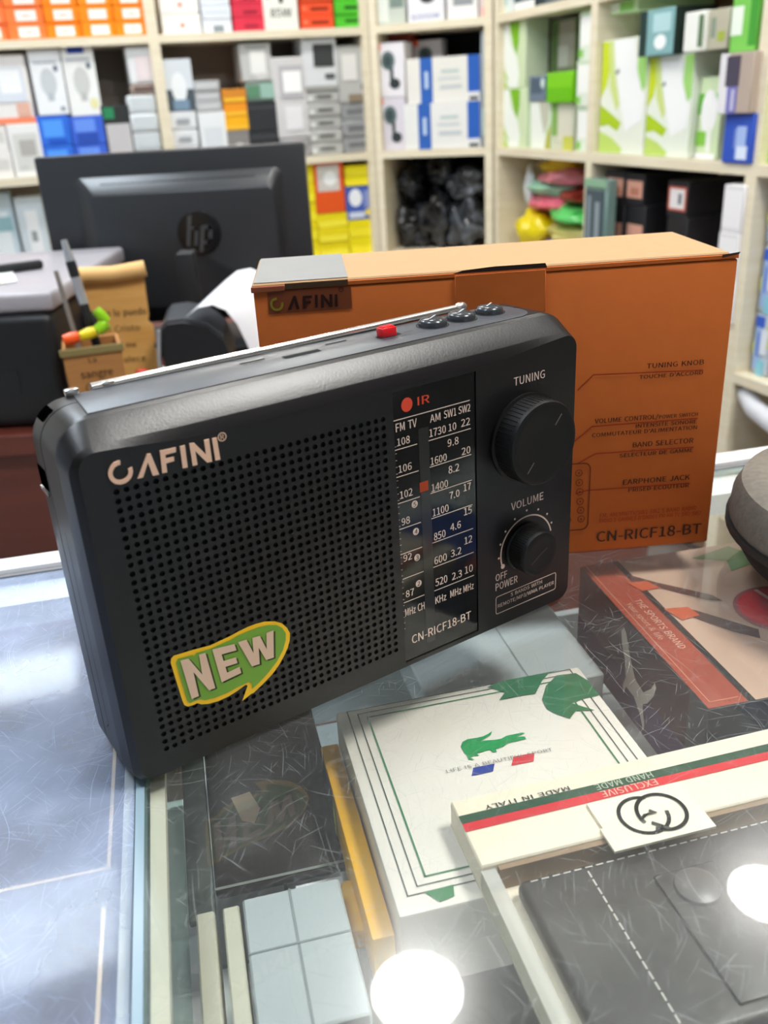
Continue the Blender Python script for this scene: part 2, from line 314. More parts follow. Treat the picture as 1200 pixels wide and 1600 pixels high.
              'N': [(0.04599, 0.14189), (0.04791, 0.14159), (0.05182, 0.13596), (0.05189, 0.14161), (0.05391, 0.14166), (0.05383, 0.13256), (0.05181, 0.13262), (0.04781, 0.13843), (0.0479, 0.13281), (0.046, 0.13284)]},
 'needle': (0.15058, 0.15543, 0.09117, 0.09604),
 'new_E': [(0.04217, 0.05265), (0.05205, 0.05132), (0.05253, 0.0479), (0.04583, 0.04868), (0.04621, 0.04529), (0.05179, 0.04479), (0.05217, 0.04171), (0.04662, 0.04212), (0.04699, 0.03912), (0.05284, 0.0396), (0.05319, 0.03623),
           (0.04397, 0.03552)],
 'new_N': [(0.02824, 0.05314), (0.03165, 0.05276), (0.03629, 0.04279), (0.03626, 0.05263), (0.03908, 0.05236), (0.04086, 0.03404), (0.03807, 0.03409), (0.03278, 0.04559), (0.03335, 0.03339), (0.03014, 0.03331)],
 'new_W': [(0.05365, 0.05151), (0.05756, 0.05117), (0.05992, 0.04334), (0.06025, 0.05093), (0.06375, 0.05053), (0.06608, 0.04293), (0.06686, 0.05072), (0.07031, 0.05071), (0.06889, 0.03736), (0.06518, 0.03762), (0.06258, 0.04508),
           (0.06205, 0.03694), (0.05834, 0.03731)],
 'new_inner': [(0.02648, 0.05274), (0.02744, 0.05414), (0.0336, 0.05334), (0.03425, 0.05273), (0.03551, 0.05361), (0.04132, 0.05309), (0.04225, 0.0532), (0.05081, 0.05368), (0.05402, 0.0543), (0.05881, 0.05464),
               (0.06362, 0.05466), (0.06839, 0.05387), (0.07231, 0.05232), (0.07454, 0.05005), (0.07601, 0.04686), (0.07562, 0.04336), (0.07368, 0.03888), (0.07023, 0.03457), (0.06559, 0.03079), (0.06019, 0.02737),
               (0.05714, 0.02606), (0.0575, 0.02884), (0.05603, 0.03012), (0.05073, 0.02985), (0.04584, 0.02915), (0.04032, 0.02922), (0.03578, 0.03009), (0.03368, 0.0315), (0.02913, 0.0317), (0.02828, 0.03356)],
 'new_outer': [(0.0244, 0.05339), (0.02485, 0.05524), (0.02616, 0.05616), (0.0343, 0.05552), (0.04169, 0.0546), (0.05105, 0.05543), (0.05506, 0.05615), (0.05906, 0.05656), (0.06306, 0.05658), (0.06703, 0.05611),
               (0.07173, 0.05434), (0.07478, 0.0522), (0.07694, 0.0491), (0.07809, 0.04585), (0.07751, 0.04214), (0.07624, 0.03913), (0.07419, 0.036), (0.07124, 0.03236), (0.06748, 0.02907), (0.06251, 0.02606), (0.05764, 0.02358),
               (0.05658, 0.02361), (0.05193, 0.02188), (0.05539, 0.02836), (0.05469, 0.02921), (0.05047, 0.02792), (0.04633, 0.02698), (0.04153, 0.02672), (0.03694, 0.02745), (0.034, 0.02856), (0.03229, 0.02997),
               (0.03036, 0.02982), (0.02813, 0.03017), (0.02683, 0.03148), (0.02633, 0.03404)],
 'redlabel': [(0.01178, 0.13943), (0.02192, 0.13938)],
 'remote': [(0.1572, 0.05632), (0.17702, 0.05871), (0.18134, 0.01722), (0.1582, 0.01497)],
 'remote_dots': [(0.17447, 0.05213), (0.17496, 0.04604), (0.17544, 0.04017), (0.17594, 0.03396), (0.17642, 0.02826), (0.17691, 0.02251)],
 'sideslot': [(0.00259, 0.02212)],
 'slot': (0.15114, 0.15677),
 'top': {'ant0': [(0.08061, 0.04553)],
         'ant_end': [(0.21082, 0.04128)],
         'ant_left': [(0.01559, 0.0407), (0.0422, 0.04033), (0.20961, 0.04033)],
         'b1': [(0.18188, 0.0289)],
         'b2': [(0.199, 0.02898)],
         'b3': [(0.21676, 0.03005)],
         'jack': [(0.12686, 0.03507), (0.13783, 0.03228)],
         'red': [(0.15122, 0.02931), (0.15936, 0.02678)],
         'seam': [(0.06694, 0.01559), (0.12272, 0.00933), (0.23082, 0.00731)],
         'switch': [(0.15036, 0.02872), (0.16136, 0.02466)],
         'tf': [(0.08478, 0.03328), (0.09636, 0.03156)],
         'usb': [(0.10297, 0.02932), (0.12045, 0.0279)]}}
GLYPHS = {
'A': (213, '1,0 34,0 59,78 153,78 177,0 211,0 124,257 88,257 67,104 79,144 93,187 105,230 106,230 119,187 132,144 145,104', '0,11,7 11,6,7 11,12,6 12,5,6 0,10,11 13,5,12 14,5,13 0,9,10 0,8,9 15,5,14 0,2,8 2,15,8 2,3,15 3,5,15 0,1,2 4,5,3'),
'B': (230, '35,0 117,0 187,19 214,75 200,117 162,137 162,138 190,159 200,194 175,242 111,257 35,257 68,148 68,231 107,231 153,222 168,190 153,159 106,148 68,26 68,123 112,123 164,111 182,76 164,38 112,26', '0,13,11 13,10,11 13,9,10 13,14,9 14,15,9 15,8,9 0,12,13 16,8,15 16,7,8 17,7,16 17,6,7 18,6,17 0,20,12 20,18,12 20,6,18 20,5,6 20,21,5 21,4,5 0,19,20 22,4,21 22,3,4 23,3,22 24,3,23 24,2,3 25,2,24 0,25,19 0,2,25 0,1,2'),
'C': (223, '132,-5 176,5 211,32 193,53 166,32 133,24 75,52 54,129 76,205 134,233 164,226 187,209 204,230 175,252 134,261 53,226 20,128 52,31', '15,13,14 15,9,13 9,12,13 15,8,9 10,12,9 10,11,12 16,8,15 16,7,8 16,6,7 17,6,16 4,2,3 17,5,6 4,1,2 5,1,4 0,5,17 0,1,5'),
'D': (241, '35,0 101,0 190,34 220,129 189,224 99,257 35,257 68,27 68,230 97,230 165,204 187,129 165,54 97,27', '0,8,6 8,5,6 8,9,5 9,4,5 0,7,8 10,4,9 10,3,4 11,3,10 12,3,11 12,2,3 13,2,12 13,1,2 0,13,7 0,1,13'),
'E': (206, '35,0 187,0 187,28 68,28 68,121 165,121 165,149 68,149 68,229 183,229 183,257 35,257', '0,8,11 8,10,11 8,9,10 0,7,8 0,4,7 4,6,7 4,5,6 0,3,4 0,2,3 0,1,2'),
'F': (193, '35,0 68,0 68,115 166,115 166,143 68,143 68,229 183,229 183,257 35,257', '0,6,9 6,8,9 6,7,8 0,5,6 0,2,5 2,4,5 2,3,4 0,1,2'),
'G': (241, '136,-5 182,4 215,25 215,133 131,133 131,106 186,106 186,39 165,28 139,24 76,52 54,129 77,205 139,233 171,226 194,209 212,230 183,251 138,261 54,226 20,128 53,31', '19,17,18 19,13,17 13,16,17 19,12,13 14,16,13 14,15,16 20,12,19 20,11,12 5,3,4 5,6,3 6,2,3 20,10,11 21,10,20 7,2,6 21,9,10 8,2,7 0,9,21 9,2,8 9,1,2 0,1,9'),
'H': (255, '35,0 68,0 68,121 187,121 187,0 220,0 220,257 187,257 187,149 68,149 68,257 35,257', '0,10,11 0,9,10 8,6,7 8,5,6 0,2,9 2,8,9 2,3,8 3,5,8 0,1,2 4,5,3'),
'I': (103, '35,0 68,0 68,257 35,257', '0,2,3 0,1,2'),
'J': (187, '83,-5 137,19 154,75 154,257 121,257 121,78 111,37 80,24 55,31 35,53 12,36 41,6', '5,3,4 5,2,3 6,2,5 6,1,2 10,8,9 7,1,6 11,8,10 11,7,8 11,1,7 11,0,1'),
'K': (226, '35,0 68,0 68,81 112,134 189,0 225,0 132,159 213,257 176,257 68,128 68,128 68,257 35,257', '0,11,12 0,10,11 9,7,8 9,6,7 9,3,6 3,5,6 9,2,3 4,5,3 0,9,10 0,2,9 0,1,2'),
'L': (190, '35,0 180,0 180,28 68,28 68,257 35,257', '0,4,5 0,3,4 0,2,3 0,1,2'),
'M': (284, '35,0 64,0 64,142 63,180 60,218 62,218 82,159 131,26 153,26 201,159 222,218 223,218 220,180 219,142 219,0 249,0 249,257 210,257 161,119 152,93 143,66 142,66 133,93 123,119 74,257 35,257', '0,4,25 4,24,25 4,5,24 5,23,24 18,10,17 10,16,17 10,11,16 11,15,16 0,3,4 6,23,5 18,9,10 12,15,11 0,2,3 13,15,12 7,23,6 18,8,9 0,1,2 14,15,13 7,22,23 19,8,18 7,21,22 20,8,19 7,20,21 7,8,20'),
'N': (253, '35,0 66,0 66,135 64,175 62,215 63,215 91,162 185,0 218,0 218,257 187,257 187,123 188,82 192,42 190,42 162,95 68,257 35,257', '0,4,17 4,16,17 4,5,16 5,15,16 11,9,10 11,8,9 0,3,4 6,15,5 0,2,3 7,15,6 0,1,2 12,8,11 7,14,15 13,8,12 7,13,14 7,8,13'),
'O': (260, '130,-5 209,31 239,129 209,226 130,261 51,226 20,129 51,31 130,24 74,52 54,129 74,205 130,233 185,205 206,129 185,52', '5,12,4 12,3,4 5,11,12 13,3,12 6,11,5 13,2,3 6,10,11 14,2,13 7,10,6 7,9,10 15,2,14 15,1,2 7,8,9 8,1,15 8,0,1 0,8,7'),
'P': (222, '35,0 68,0 68,102 110,102 178,121 204,181 178,240 109,257 35,257 68,129 68,230 104,230 155,220 172,181 156,141 106,129', '0,10,8 10,7,8 10,6,7 10,11,6 11,12,6 12,5,6 0,9,10 13,5,12 14,5,13 14,4,5 15,4,14 0,2,9 2,15,9 2,4,15 2,3,4 0,1,2'),
'R': (222, '68,135 68,230 111,230 157,220 173,185 157,147 111,135 176,0 213,0 147,112 189,137 205,185 180,241 116,257 35,257 35,0 68,0 68,109 114,109', '15,1,14 1,13,14 1,12,13 1,2,12 2,3,12 3,11,12 15,0,1 4,11,3 5,11,4 5,10,11 6,10,5 6,9,10 15,17,0 17,6,0 17,9,6 17,18,9 18,8,9 15,16,17 7,8,18'),
'S': (209, '106,-5 170,17 194,68 178,112 141,137 104,153 75,168 62,196 75,223 110,233 142,226 168,209 185,230 152,252 110,261 52,242 29,193 46,150 81,127 118,111 148,94 161,65 146,35 107,24 68,33 36,56 17,33 56,6', '15,13,14 15,12,13 16,8,15 8,9,15 9,12,15 10,12,9 10,11,12 16,7,8 16,6,7 17,6,16 17,5,6 17,4,5 18,4,17 18,3,4 19,3,18 19,20,3 20,2,3 21,2,20 21,1,2 22,1,21 26,24,25 23,1,22 27,24,26 27,23,24 27,1,23 27,0,1'),
'T': (210, '89,0 121,0 121,229 199,229 199,257 11,257 11,229 89,229', '6,4,5 6,3,4 7,3,6 0,2,7 2,3,7 0,1,2'),
'U': (252, '126,-5 192,20 218,106 218,257 187,257 187,105 170,41 126,24 84,41 67,105 67,257 34,257 34,106 61,20', '12,10,11 12,9,10 5,3,4 5,2,3 13,9,12 5,1,2 13,8,9 6,1,5 13,7,8 7,1,6 13,1,7 13,0,1'),
'V': (201, '82,0 120,0 201,257 168,257 127,118 115,75 102,33 101,33 88,75 76,118 34,257 0,257', '0,10,11 0,9,10 4,2,3 4,1,2 0,8,9 5,1,4 0,7,8 6,1,5 0,6,7 0,1,6'),
'W': (307, '63,0 102,0 140,155 147,184 153,213 154,213 161,184 167,155 206,0 245,0 298,257 267,257 239,117 232,75 225,34 223,34 214,76 205,117 169,257 140,257 104,117 95,75 86,34 85,34 77,75 69,117 42,257 9,257', '0,26,27 0,25,26 20,18,19 20,4,18 4,5,18 5,17,18 12,10,11 12,9,10 20,3,4 6,17,5 20,2,3 7,17,6 20,1,2 8,17,7 0,24,25 21,1,20 8,16,17 13,9,12 8,15,16 0,23,24 22,1,21 14,9,13 0,22,23 0,1,22 8,14,15 8,9,14'),
'X': (201, '6,0 40,0 77,69 87,89 98,111 99,111 111,89 121,69 159,0 195,0 120,131 190,257 156,257 121,191 113,173 103,153 102,153 91,173 82,191 47,257 11,257 81,133', '21,19,20 21,18,19 13,11,12 13,10,11 21,17,18 14,10,13 21,16,17 15,10,14 21,15,16 21,10,15 0,4,21 4,10,21 4,5,10 5,9,10 0,3,4 6,9,5 0,2,3 7,9,6 0,1,2 8,9,7'),
'Y': (186, '77,0 109,0 109,99 186,257 153,257 120,184 107,156 94,128 92,128 80,156 67,184 34,257 0,257 77,99', '13,11,12 13,10,11 5,3,4 5,2,3 13,9,10 6,2,5 13,8,9 7,2,6 13,7,8 13,2,7 0,2,13 0,1,2'),
'Z': (211, '18,0 195,0 195,28 57,28 193,237 193,257 30,257 30,229 153,229 18,20', '7,5,6 7,4,5 7,8,4 8,3,4 9,3,8 9,2,3 9,1,2 0,1,9'),
'a': (197, '76,-5 109,3 139,23 140,23 143,0 169,0 169,117 154,174 103,195 61,187 29,170 41,148 67,162 98,168 129,154 137,120 49,97 21,49 36,10 85,21 61,28 51,51 70,82 137,99 137,46 111,28', '9,7,8 10,7,9 10,13,7 13,14,7 14,6,7 11,12,10 12,13,10 15,6,14 16,6,15 16,23,6 23,5,6 16,22,23 24,5,23 17,22,16 17,21,22 17,20,21 18,20,17 25,3,24 3,5,24 18,19,20 19,2,25 2,3,25 19,1,2 4,5,3 18,1,19 0,1,18'),
'b': (216, '116,-5 173,22 199,98 179,169 123,195 92,187 63,168 64,202 64,279 32,279 32,0 58,0 61,20 62,20 89,2 111,22 89,27 64,42 64,142 90,161 115,168 154,149 165,98 150,42', '10,8,9 10,7,8 10,6,7 5,3,4 6,3,5 6,20,3 20,21,3 21,2,3 10,18,6 18,19,6 19,20,6 22,2,21 10,17,18 22,1,2 23,1,22 15,1,23 10,12,17 12,16,17 12,15,16 12,1,15 12,13,1 13,0,1 10,11,12 14,0,13'),
'c': (179, '107,-5 140,2 169,19 155,41 134,28 110,22 67,42 51,95 68,148 111,168 131,164 149,152 165,173 142,188 110,195 46,169 18,95 44,22', '15,13,14 15,12,13 15,9,12 9,10,12 10,11,12 16,8,15 8,9,15 16,7,8 17,7,16 17,6,7 17,5,6 4,2,3 5,2,4 17,2,5 0,2,17 0,1,2'),
'd': (217, '97,-5 129,3 155,22 156,22 159,0 185,0 185,279 153,279 153,206 154,173 130,189 101,195 43,168 19,95 40,21 104,22 65,42 51,95 68,148 106,168 130,163 153,148 153,48 129,29', '8,6,7 8,5,6 9,5,8 12,10,11 12,9,10 12,19,9 19,20,9 20,21,9 21,5,9 13,18,12 18,19,12 22,5,21 13,17,18 13,16,17 14,16,13 23,3,22 3,5,22 14,15,16 15,3,23 14,2,15 2,3,15 14,1,2 4,5,3 0,1,14'),
'e': (194, '109,-5 144,1 172,15 160,36 138,25 113,21 68,39 50,88 178,88 179,96 179,106 160,171 103,195 44,168 18,95 45,22 49,110 68,154 104,169 139,154 151,110', '13,11,12 13,18,11 18,19,11 19,10,11 13,17,18 14,17,13 20,10,19 14,16,17 14,20,16 14,10,20 14,9,10 14,8,9 15,7,14 7,8,14 15,6,7 15,5,6 4,2,3 5,2,4 0,5,15 0,2,5 0,1,2'),
'f': (114, '12,164 37,164 37,0 69,0 69,164 110,164 110,190 69,190 69,220 76,248 96,258 107,256 118,252 125,277 110,282 93,283 51,266 37,221 37,190 12,188', '16,14,15 16,13,14 16,11,13 11,12,13 17,9,16 9,10,16 10,11,16 17,8,9 18,8,17 18,7,8 19,7,18 19,6,7 19,5,6 0,5,19 1,5,0 2,4,1 4,5,1 2,3,4'),
'g': (197, '96,-88 166,-68 193,-22 176,13 126,23 89,23 63,29 56,44 59,57 68,67 82,62 96,60 145,78 166,126 161,149 150,166 189,166 189,190 123,190 111,194 96,195 46,177 25,127 33,97 50,76 50,75 35,60 29,39 34,20 46,8 46,6 25,-13 18,-37 40,-74 96,82 68,94 56,127 68,160 96,172 125,160 137,127 125,94 101,-65 60,-56 46,-32 50,-16 65,0 78,-2 90,-3 123,-3 151,-8 161,-27 145,-54', '21,19,20 21,18,19 21,17,18 21,16,17 22,37,21 37,38,21 38,16,21 39,15,38 15,16,38 39,14,15 22,36,37 40,14,39 40,13,14 23,36,22 23,35,36 41,13,40 41,12,13 24,35,23 24,34,35 34,12,41 24,12,34 24,11,12 25,11,24 26,9,25 9,11,25 26,8,9 10,11,9 27,8,26 27,7,8 27,6,7 28,6,27 28,5,6 28,4,5 28,3,4 29,3,28 29,49,3 49,50,3 50,2,3 30,49,29 31,46,30 46,49,30 31,45,46 47,49,46 48,49,47 51,2,50 32,45,31 32,44,45 51,1,2 52,1,51 32,43,44 33,43,32 42,1,52 33,42,43 33,1,42 33,0,1'),
'h': (213, '32,0 64,0 64,138 90,160 116,167 144,155 152,116 152,0 184,0 184,120 170,176 126,195 91,186 63,163 64,202 64,279 32,279', '0,15,16 0,14,15 0,13,14 12,10,11 13,10,12 13,4,10 4,5,10 5,9,10 13,3,4 0,2,13 2,3,13 6,9,5 0,1,2 6,8,9 7,8,6'),
'i': (96, '48,229 64,235 70,251 64,266 48,271 33,266 27,251 33,235 32,0 64,0 64,190 32,190', '8,10,11 8,9,10 5,3,4 6,3,5 6,2,3 7,2,6 7,1,2 0,1,7'),
'j': (96, '48,229 64,235 70,251 64,266 48,271 33,266 27,251 33,235 12,-85 53,-68 64,-22 64,190 33,190 33,-22 28,-49 9,-59 -1,-58 -9,-56 -15,-80 -3,-83', '13,11,12 13,10,11 14,10,13 14,9,10 15,9,14 18,16,17 18,15,16 18,9,15 18,8,9 19,8,18 5,3,4 6,3,5 6,2,3 7,2,6 7,1,2 0,1,7'),
'k': (193, '32,0 64,0 64,50 99,92 155,0 190,0 118,113 181,190 146,190 65,90 64,90 64,279 32,279', '0,11,12 0,10,11 9,7,8 9,6,7 9,3,6 3,5,6 9,2,3 4,5,3 0,9,10 0,2,9 0,1,2'),
'l': (99, '66,-5 77,-4 84,-2 80,23 76,22 73,22 67,25 64,36 64,279 32,279 32,38 40,7', '10,8,9 10,7,8 11,7,10 11,6,7 11,5,6 4,2,3 5,2,4 11,2,5 0,2,11 0,1,2'),
'm': (324, '32,0 64,0 64,138 89,160 112,167 139,155 147,116 147,0 179,0 179,138 204,160 227,167 254,155 263,116 263,0 294,0 294,120 280,176 237,195 204,185 174,159 156,185 121,195 90,186 62,162 62,162 58,190 32,190', '23,21,22 19,17,18 0,26,27 0,25,26 24,21,23 24,4,21 4,20,21 20,17,19 20,11,17 11,12,17 12,16,17 24,3,4 5,20,4 20,10,11 0,24,25 0,2,24 2,3,24 20,9,10 5,9,20 6,9,5 13,16,12 0,1,2 6,8,9 13,15,16 7,8,6 14,15,13'),
'n': (214, '32,0 64,0 64,138 90,160 116,167 144,155 152,116 152,0 184,0 184,120 170,176 126,195 91,186 62,162 62,162 58,190 32,190', '12,10,11 0,15,16 0,14,15 13,10,12 13,4,10 4,5,10 5,9,10 13,3,4 0,13,14 0,2,13 2,3,13 6,9,5 0,1,2 6,8,9 7,8,6'),
'o': (212, '106,-5 167,22 194,95 167,169 106,195 45,169 18,95 45,22 106,22 66,42 51,95 66,148 106,168 146,148 161,95 146,42', '5,3,4 6,11,5 11,12,5 12,3,5 12,13,3 13,2,3 6,10,11 14,2,13 7,10,6 7,9,10 15,2,14 15,1,2 8,1,15 7,8,9 7,1,8 0,1,7'),
'p': (217, '32,-80 64,-80 64,-16 63,18 90,1 116,-5 173,22 199,98 179,169 123,195 91,187 62,168 62,168 58,190 32,190 111,22 89,27 64,42 64,142 91,161 115,168 154,149 165,98 150,42', '10,8,9 0,13,14 0,12,13 11,8,10 11,20,8 20,21,8 21,7,8 0,11,12 0,18,11 18,19,11 19,20,11 22,7,21 0,17,18 22,6,7 23,6,22 15,6,23 0,3,17 3,16,17 3,15,16 3,6,15 3,5,6 0,2,3 4,5,3 0,1,2'),
'q': (217, '153,-80 185,-80 185,190 159,190 156,172 155,172 130,189 101,195 43,168 19,95 40,21 97,-5 128,3 154,22 153,-13 104,22 65,42 51,95 68,148 106,168 130,163 153,148 153,48 129,29', '8,6,7 4,2,3 4,1,2 8,5,6 8,4,5 8,19,4 19,20,4 20,21,4 21,1,4 9,18,8 18,19,8 22,1,21 9,17,18 9,16,17 10,16,9 23,13,22 13,1,22 10,15,16 15,13,23 10,13,15 10,12,13 14,1,13 11,12,10 0,1,14'),
'r': (136, '32,0 64,0 64,122 87,156 112,166 122,166 131,163 137,191 127,194 116,195 86,184 62,155 62,155 58,190 32,190', '10,8,9 10,7,8 10,6,7 0,13,14 0,12,13 11,4,10 4,5,10 5,6,10 11,3,4 11,2,3 0,11,12 0,2,11 0,1,2'),
's': (164, '82,-5 133,12 151,52 132,90 93,110 65,122 52,143 61,162 88,170 111,165 131,153 146,173 120,189 87,195 39,179 22,141 39,105 77,86 107,72 120,50 111,29 83,20 53,27 27,43 11,22 43,3', '14,12,13 14,11,12 15,7,14 7,8,14 8,11,14 8,9,11 9,10,11 15,6,7 15,5,6 16,5,15 16,4,5 16,3,4 17,3,16 17,18,3 18,2,3 19,2,18 19,1,2 20,1,19 24,22,23 21,1,20 24,21,22 25,21,24 25,1,21 25,0,1'),
't': (132, '92,-5 110,-2 127,2 121,27 110,23 99,21 76,31 70,58 70,164 121,164 121,190 70,190 70,244 43,244 40,190 9,188 9,164 38,164 38,59 50,13', '14,12,13 14,11,12 15,11,14 15,10,11 15,9,10 16,9,15 17,9,16 18,8,17 8,9,17 18,7,8 19,7,18 19,6,7 19,5,6 4,2,3 5,2,4 19,2,5 0,2,19 0,1,2'),
'u': (213, '88,-5 122,5 151,30 152,30 154,0 181,0 181,190 149,190 149,55 124,31 97,23 70,35 62,74 62,190 29,190 29,70 44,14', '15,13,14 15,12,13 8,6,7 8,5,6 15,11,12 16,11,15 9,3,8 3,5,8 16,10,11 10,2,9 2,3,9 10,1,2 4,5,3 16,1,10 0,1,16'),
'v': (182, '73,0 111,0 178,190 146,190 110,82 102,54 93,26 91,26 82,54 74,82 38,190 5,190', '0,10,11 0,9,10 4,2,3 4,1,2 0,8,9 5,1,4 0,7,8 6,1,5 0,6,7 0,1,6'),
'w': (281, '62,0 99,0 126,102 133,129 139,157 141,157 147,129 154,103 181,0 220,0 272,190 241,190 213,80 207,53 202,27 200,27 193,53 187,80 157,190 126,190 96,80 89,53 83,27 82,27 76,53 70,80 42,190 9,190', '0,26,27 0,25,26 20,18,19 20,4,18 4,5,18 5,17,18 12,10,11 12,9,10 20,3,4 6,17,5 7,17,6 20,2,3 8,17,7 20,1,2 0,24,25 21,1,20 8,16,17 13,9,12 0,23,24 22,1,21 8,15,16 14,9,13 0,22,23 0,1,22 8,14,15 8,9,14'),
'x': (174, '5,0 39,0 64,44 74,62 84,78 85,78 96,62 106,44 134,0 169,0 106,96 164,190 131,190 107,148 99,133 91,117 89,117 79,133 70,148 45,190 10,190 68,99', '21,19,20 21,18,19 13,11,12 13,10,11 21,17,18 14,10,13 21,16,17 15,10,14 21,15,16 21,10,15 0,4,21 4,10,21 4,5,10 5,9,10 0,3,4 6,9,5 7,9,6 0,2,3 0,1,2 8,9,7'),
'y': (182, '35,-82 80,-63 106,-16 178,190 147,190 112,85 105,58 97,31 95,31 86,58 76,85 38,190 5,190 81,0 77,-15 60,-44 34,-56 26,-55 19,-53 13,-78 23,-81', '13,11,12 13,10,11 5,3,4 5,2,3 13,9,10 6,2,5 13,8,9 7,2,6 13,7,8 13,2,7 14,2,13 15,2,14 15,1,2 16,1,15 19,17,18 19,16,17 19,1,16 19,0,1 20,0,19'),
'z': (166, '12,0 156,0 156,26 53,26 153,173 153,190 23,190 23,164 112,164 12,17', '7,5,6 7,4,5 7,8,4 8,3,4 9,3,8 9,2,3 9,1,2 0,1,9'),
'0': (194, '97,-5 156,29 177,129 156,229 97,261 39,229 18,129 39,29 97,21 62,47 48,129 62,211 97,236 133,211 146,129 133,47', '5,12,4 12,3,4 5,11,12 13,3,12 6,11,5 13,2,3 6,10,11 14,2,13 7,10,6 7,9,10 15,2,14 15,1,2 7,8,9 8,1,15 8,0,1 0,8,7'),
'1': (194, '31,0 172,0 172,27 120,27 120,257 96,257 72,246 42,238 42,218 88,218 88,27 31,27', '6,4,5 6,9,4 9,3,4 7,9,6 8,9,7 10,3,9 0,10,11 0,3,10 0,2,3 0,1,2'),
'2': (194, '15,0 177,0 177,28 106,28 85,27 64,25 137,108 165,186 144,241 90,261 47,251 14,224 33,206 57,227 86,235 121,221 133,185 104,112 15,19', '10,8,9 11,14,10 14,8,10 14,15,8 15,7,8 11,13,14 11,12,13 16,7,15 16,6,7 17,6,16 18,6,17 18,5,6 4,2,3 4,1,2 5,1,4 18,1,5 0,1,18'),
'3': (194, '92,-5 151,15 175,69 159,112 120,134 120,136 153,158 166,197 145,244 91,261 52,253 20,231 37,210 61,228 90,235 122,224 133,195 118,160 62,146 62,121 125,107 142,70 128,35 90,22 53,31 27,51 10,31 42,6', '10,8,9 11,8,10 11,14,8 14,15,8 15,7,8 11,13,14 12,13,11 16,7,15 16,6,7 17,6,16 18,6,17 18,5,6 19,5,18 19,4,5 19,3,4 20,3,19 20,2,3 21,2,20 22,2,21 22,1,2 26,24,25 23,1,22 26,23,24 27,23,26 27,1,23 27,0,1'),
'4': (194, '119,0 149,0 149,71 183,71 183,96 149,96 149,257 114,257 7,92 7,71 119,71 119,96 40,96 99,184 109,203 119,222 121,222 120,198 119,175', '8,6,7 8,15,6 15,16,6 16,5,6 8,14,15 17,5,16 8,13,14 18,5,17 8,12,13 11,5,18 8,11,12 8,5,11 8,4,5 8,3,4 9,3,8 10,3,9 0,2,10 2,3,10 0,1,2'),
'5': (194, '92,-5 150,18 176,83 153,146 98,165 78,163 60,155 67,229 163,229 163,257 39,257 30,137 47,126 68,137 90,141 129,126 143,83 127,38 89,22 51,31 26,50 9,29 42,6', '11,7,10 7,9,10 7,8,9 11,6,7 5,3,4 6,3,5 11,3,6 11,14,3 14,15,3 15,2,3 11,13,14 11,12,13 16,2,15 16,1,2 17,1,16 21,19,20 18,1,17 21,18,19 22,18,21 22,1,18 22,0,1'),
'6': (194, '105,-5 157,18 179,79 160,139 108,159 77,151 50,129 70,212 116,235 138,230 157,215 175,235 149,254 114,261 48,230 20,123 44,27 50,103 77,128 103,136 137,120 149,79 136,37 105,21 67,42', '14,12,13 14,8,12 8,11,12 14,7,8 9,11,8 9,10,11 15,7,14 15,6,7 5,3,4 6,19,5 19,3,5 19,20,3 20,2,3 6,18,19 15,18,6 15,17,18 16,17,15 21,2,20 16,24,17 22,2,21 22,1,2 16,23,24 23,1,22 0,23,16 0,1,23'),
'7': (194, '69,0 103,0 119,127 178,237 178,257 17,257 17,229 142,229 88,125', '6,4,5 6,3,4 6,7,3 7,2,3 8,2,7 8,1,2 0,1,8'),
'8': (194, '98,-5 156,15 178,62 165,104 135,129 135,131 158,156 169,193 150,242 99,261 49,243 28,195 39,161 63,136 63,135 31,107 16,64 39,15 116,139 75,160 57,195 69,225 98,237 130,224 142,191 135,164 98,19 60,33 44,67 54,100 80,125 127,101 148,63 134,31', '10,8,9 11,21,10 21,22,10 22,8,10 22,23,8 23,7,8 11,20,21 24,7,23 12,20,11 12,19,20 24,6,7 25,6,24 18,6,25 13,19,12 13,18,19 18,5,6 13,5,18 14,5,13 15,30,14 30,5,14 30,4,5 30,3,4 15,29,30 31,3,30 16,29,15 31,2,3 32,2,31 16,28,29 16,27,28 17,27,16 33,2,32 33,1,2 17,26,27 26,1,33 17,1,26 0,1,17'),
'9': (194, '82,-5 147,28 175,139 151,231 89,261 37,238 15,178 35,118 86,97 118,106 145,129 125,45 81,22 57,27 38,42 20,22 46,3 145,155 118,129 91,121 57,137 46,178 58,220 89,236 128,216', '5,23,4 23,3,4 6,22,5 22,23,5 24,3,23 24,2,3 6,21,22 17,2,24 7,21,6 7,20,21 18,2,17 18,10,2 10,1,2 7,19,20 19,10,18 19,9,10 11,1,10 7,9,19 8,9,7 12,1,11 15,13,14 12,0,1 15,12,13 15,0,12 16,0,15'),
'.': (97, '49,-5 65,2 72,20 65,37 49,44 32,37 26,20 32,2', '5,3,4 6,3,5 6,2,3 7,2,6 7,1,2 7,0,1'),
'/': (137, '4,-63 27,-63 132,278 109,278', '0,2,3 0,1,2'),
'-': (121, '16,86 106,86 106,110 16,110', '0,2,3 0,1,2'),
',': (97, '26,-67 64,-38 77,7 70,34 50,44 33,38 26,22 33,5 50,-1 54,0 44,-28 19,-48', '5,3,4 6,3,5 6,2,3 7,2,6 7,9,2 9,1,2 8,9,7 10,1,9 11,1,10 11,0,1'),
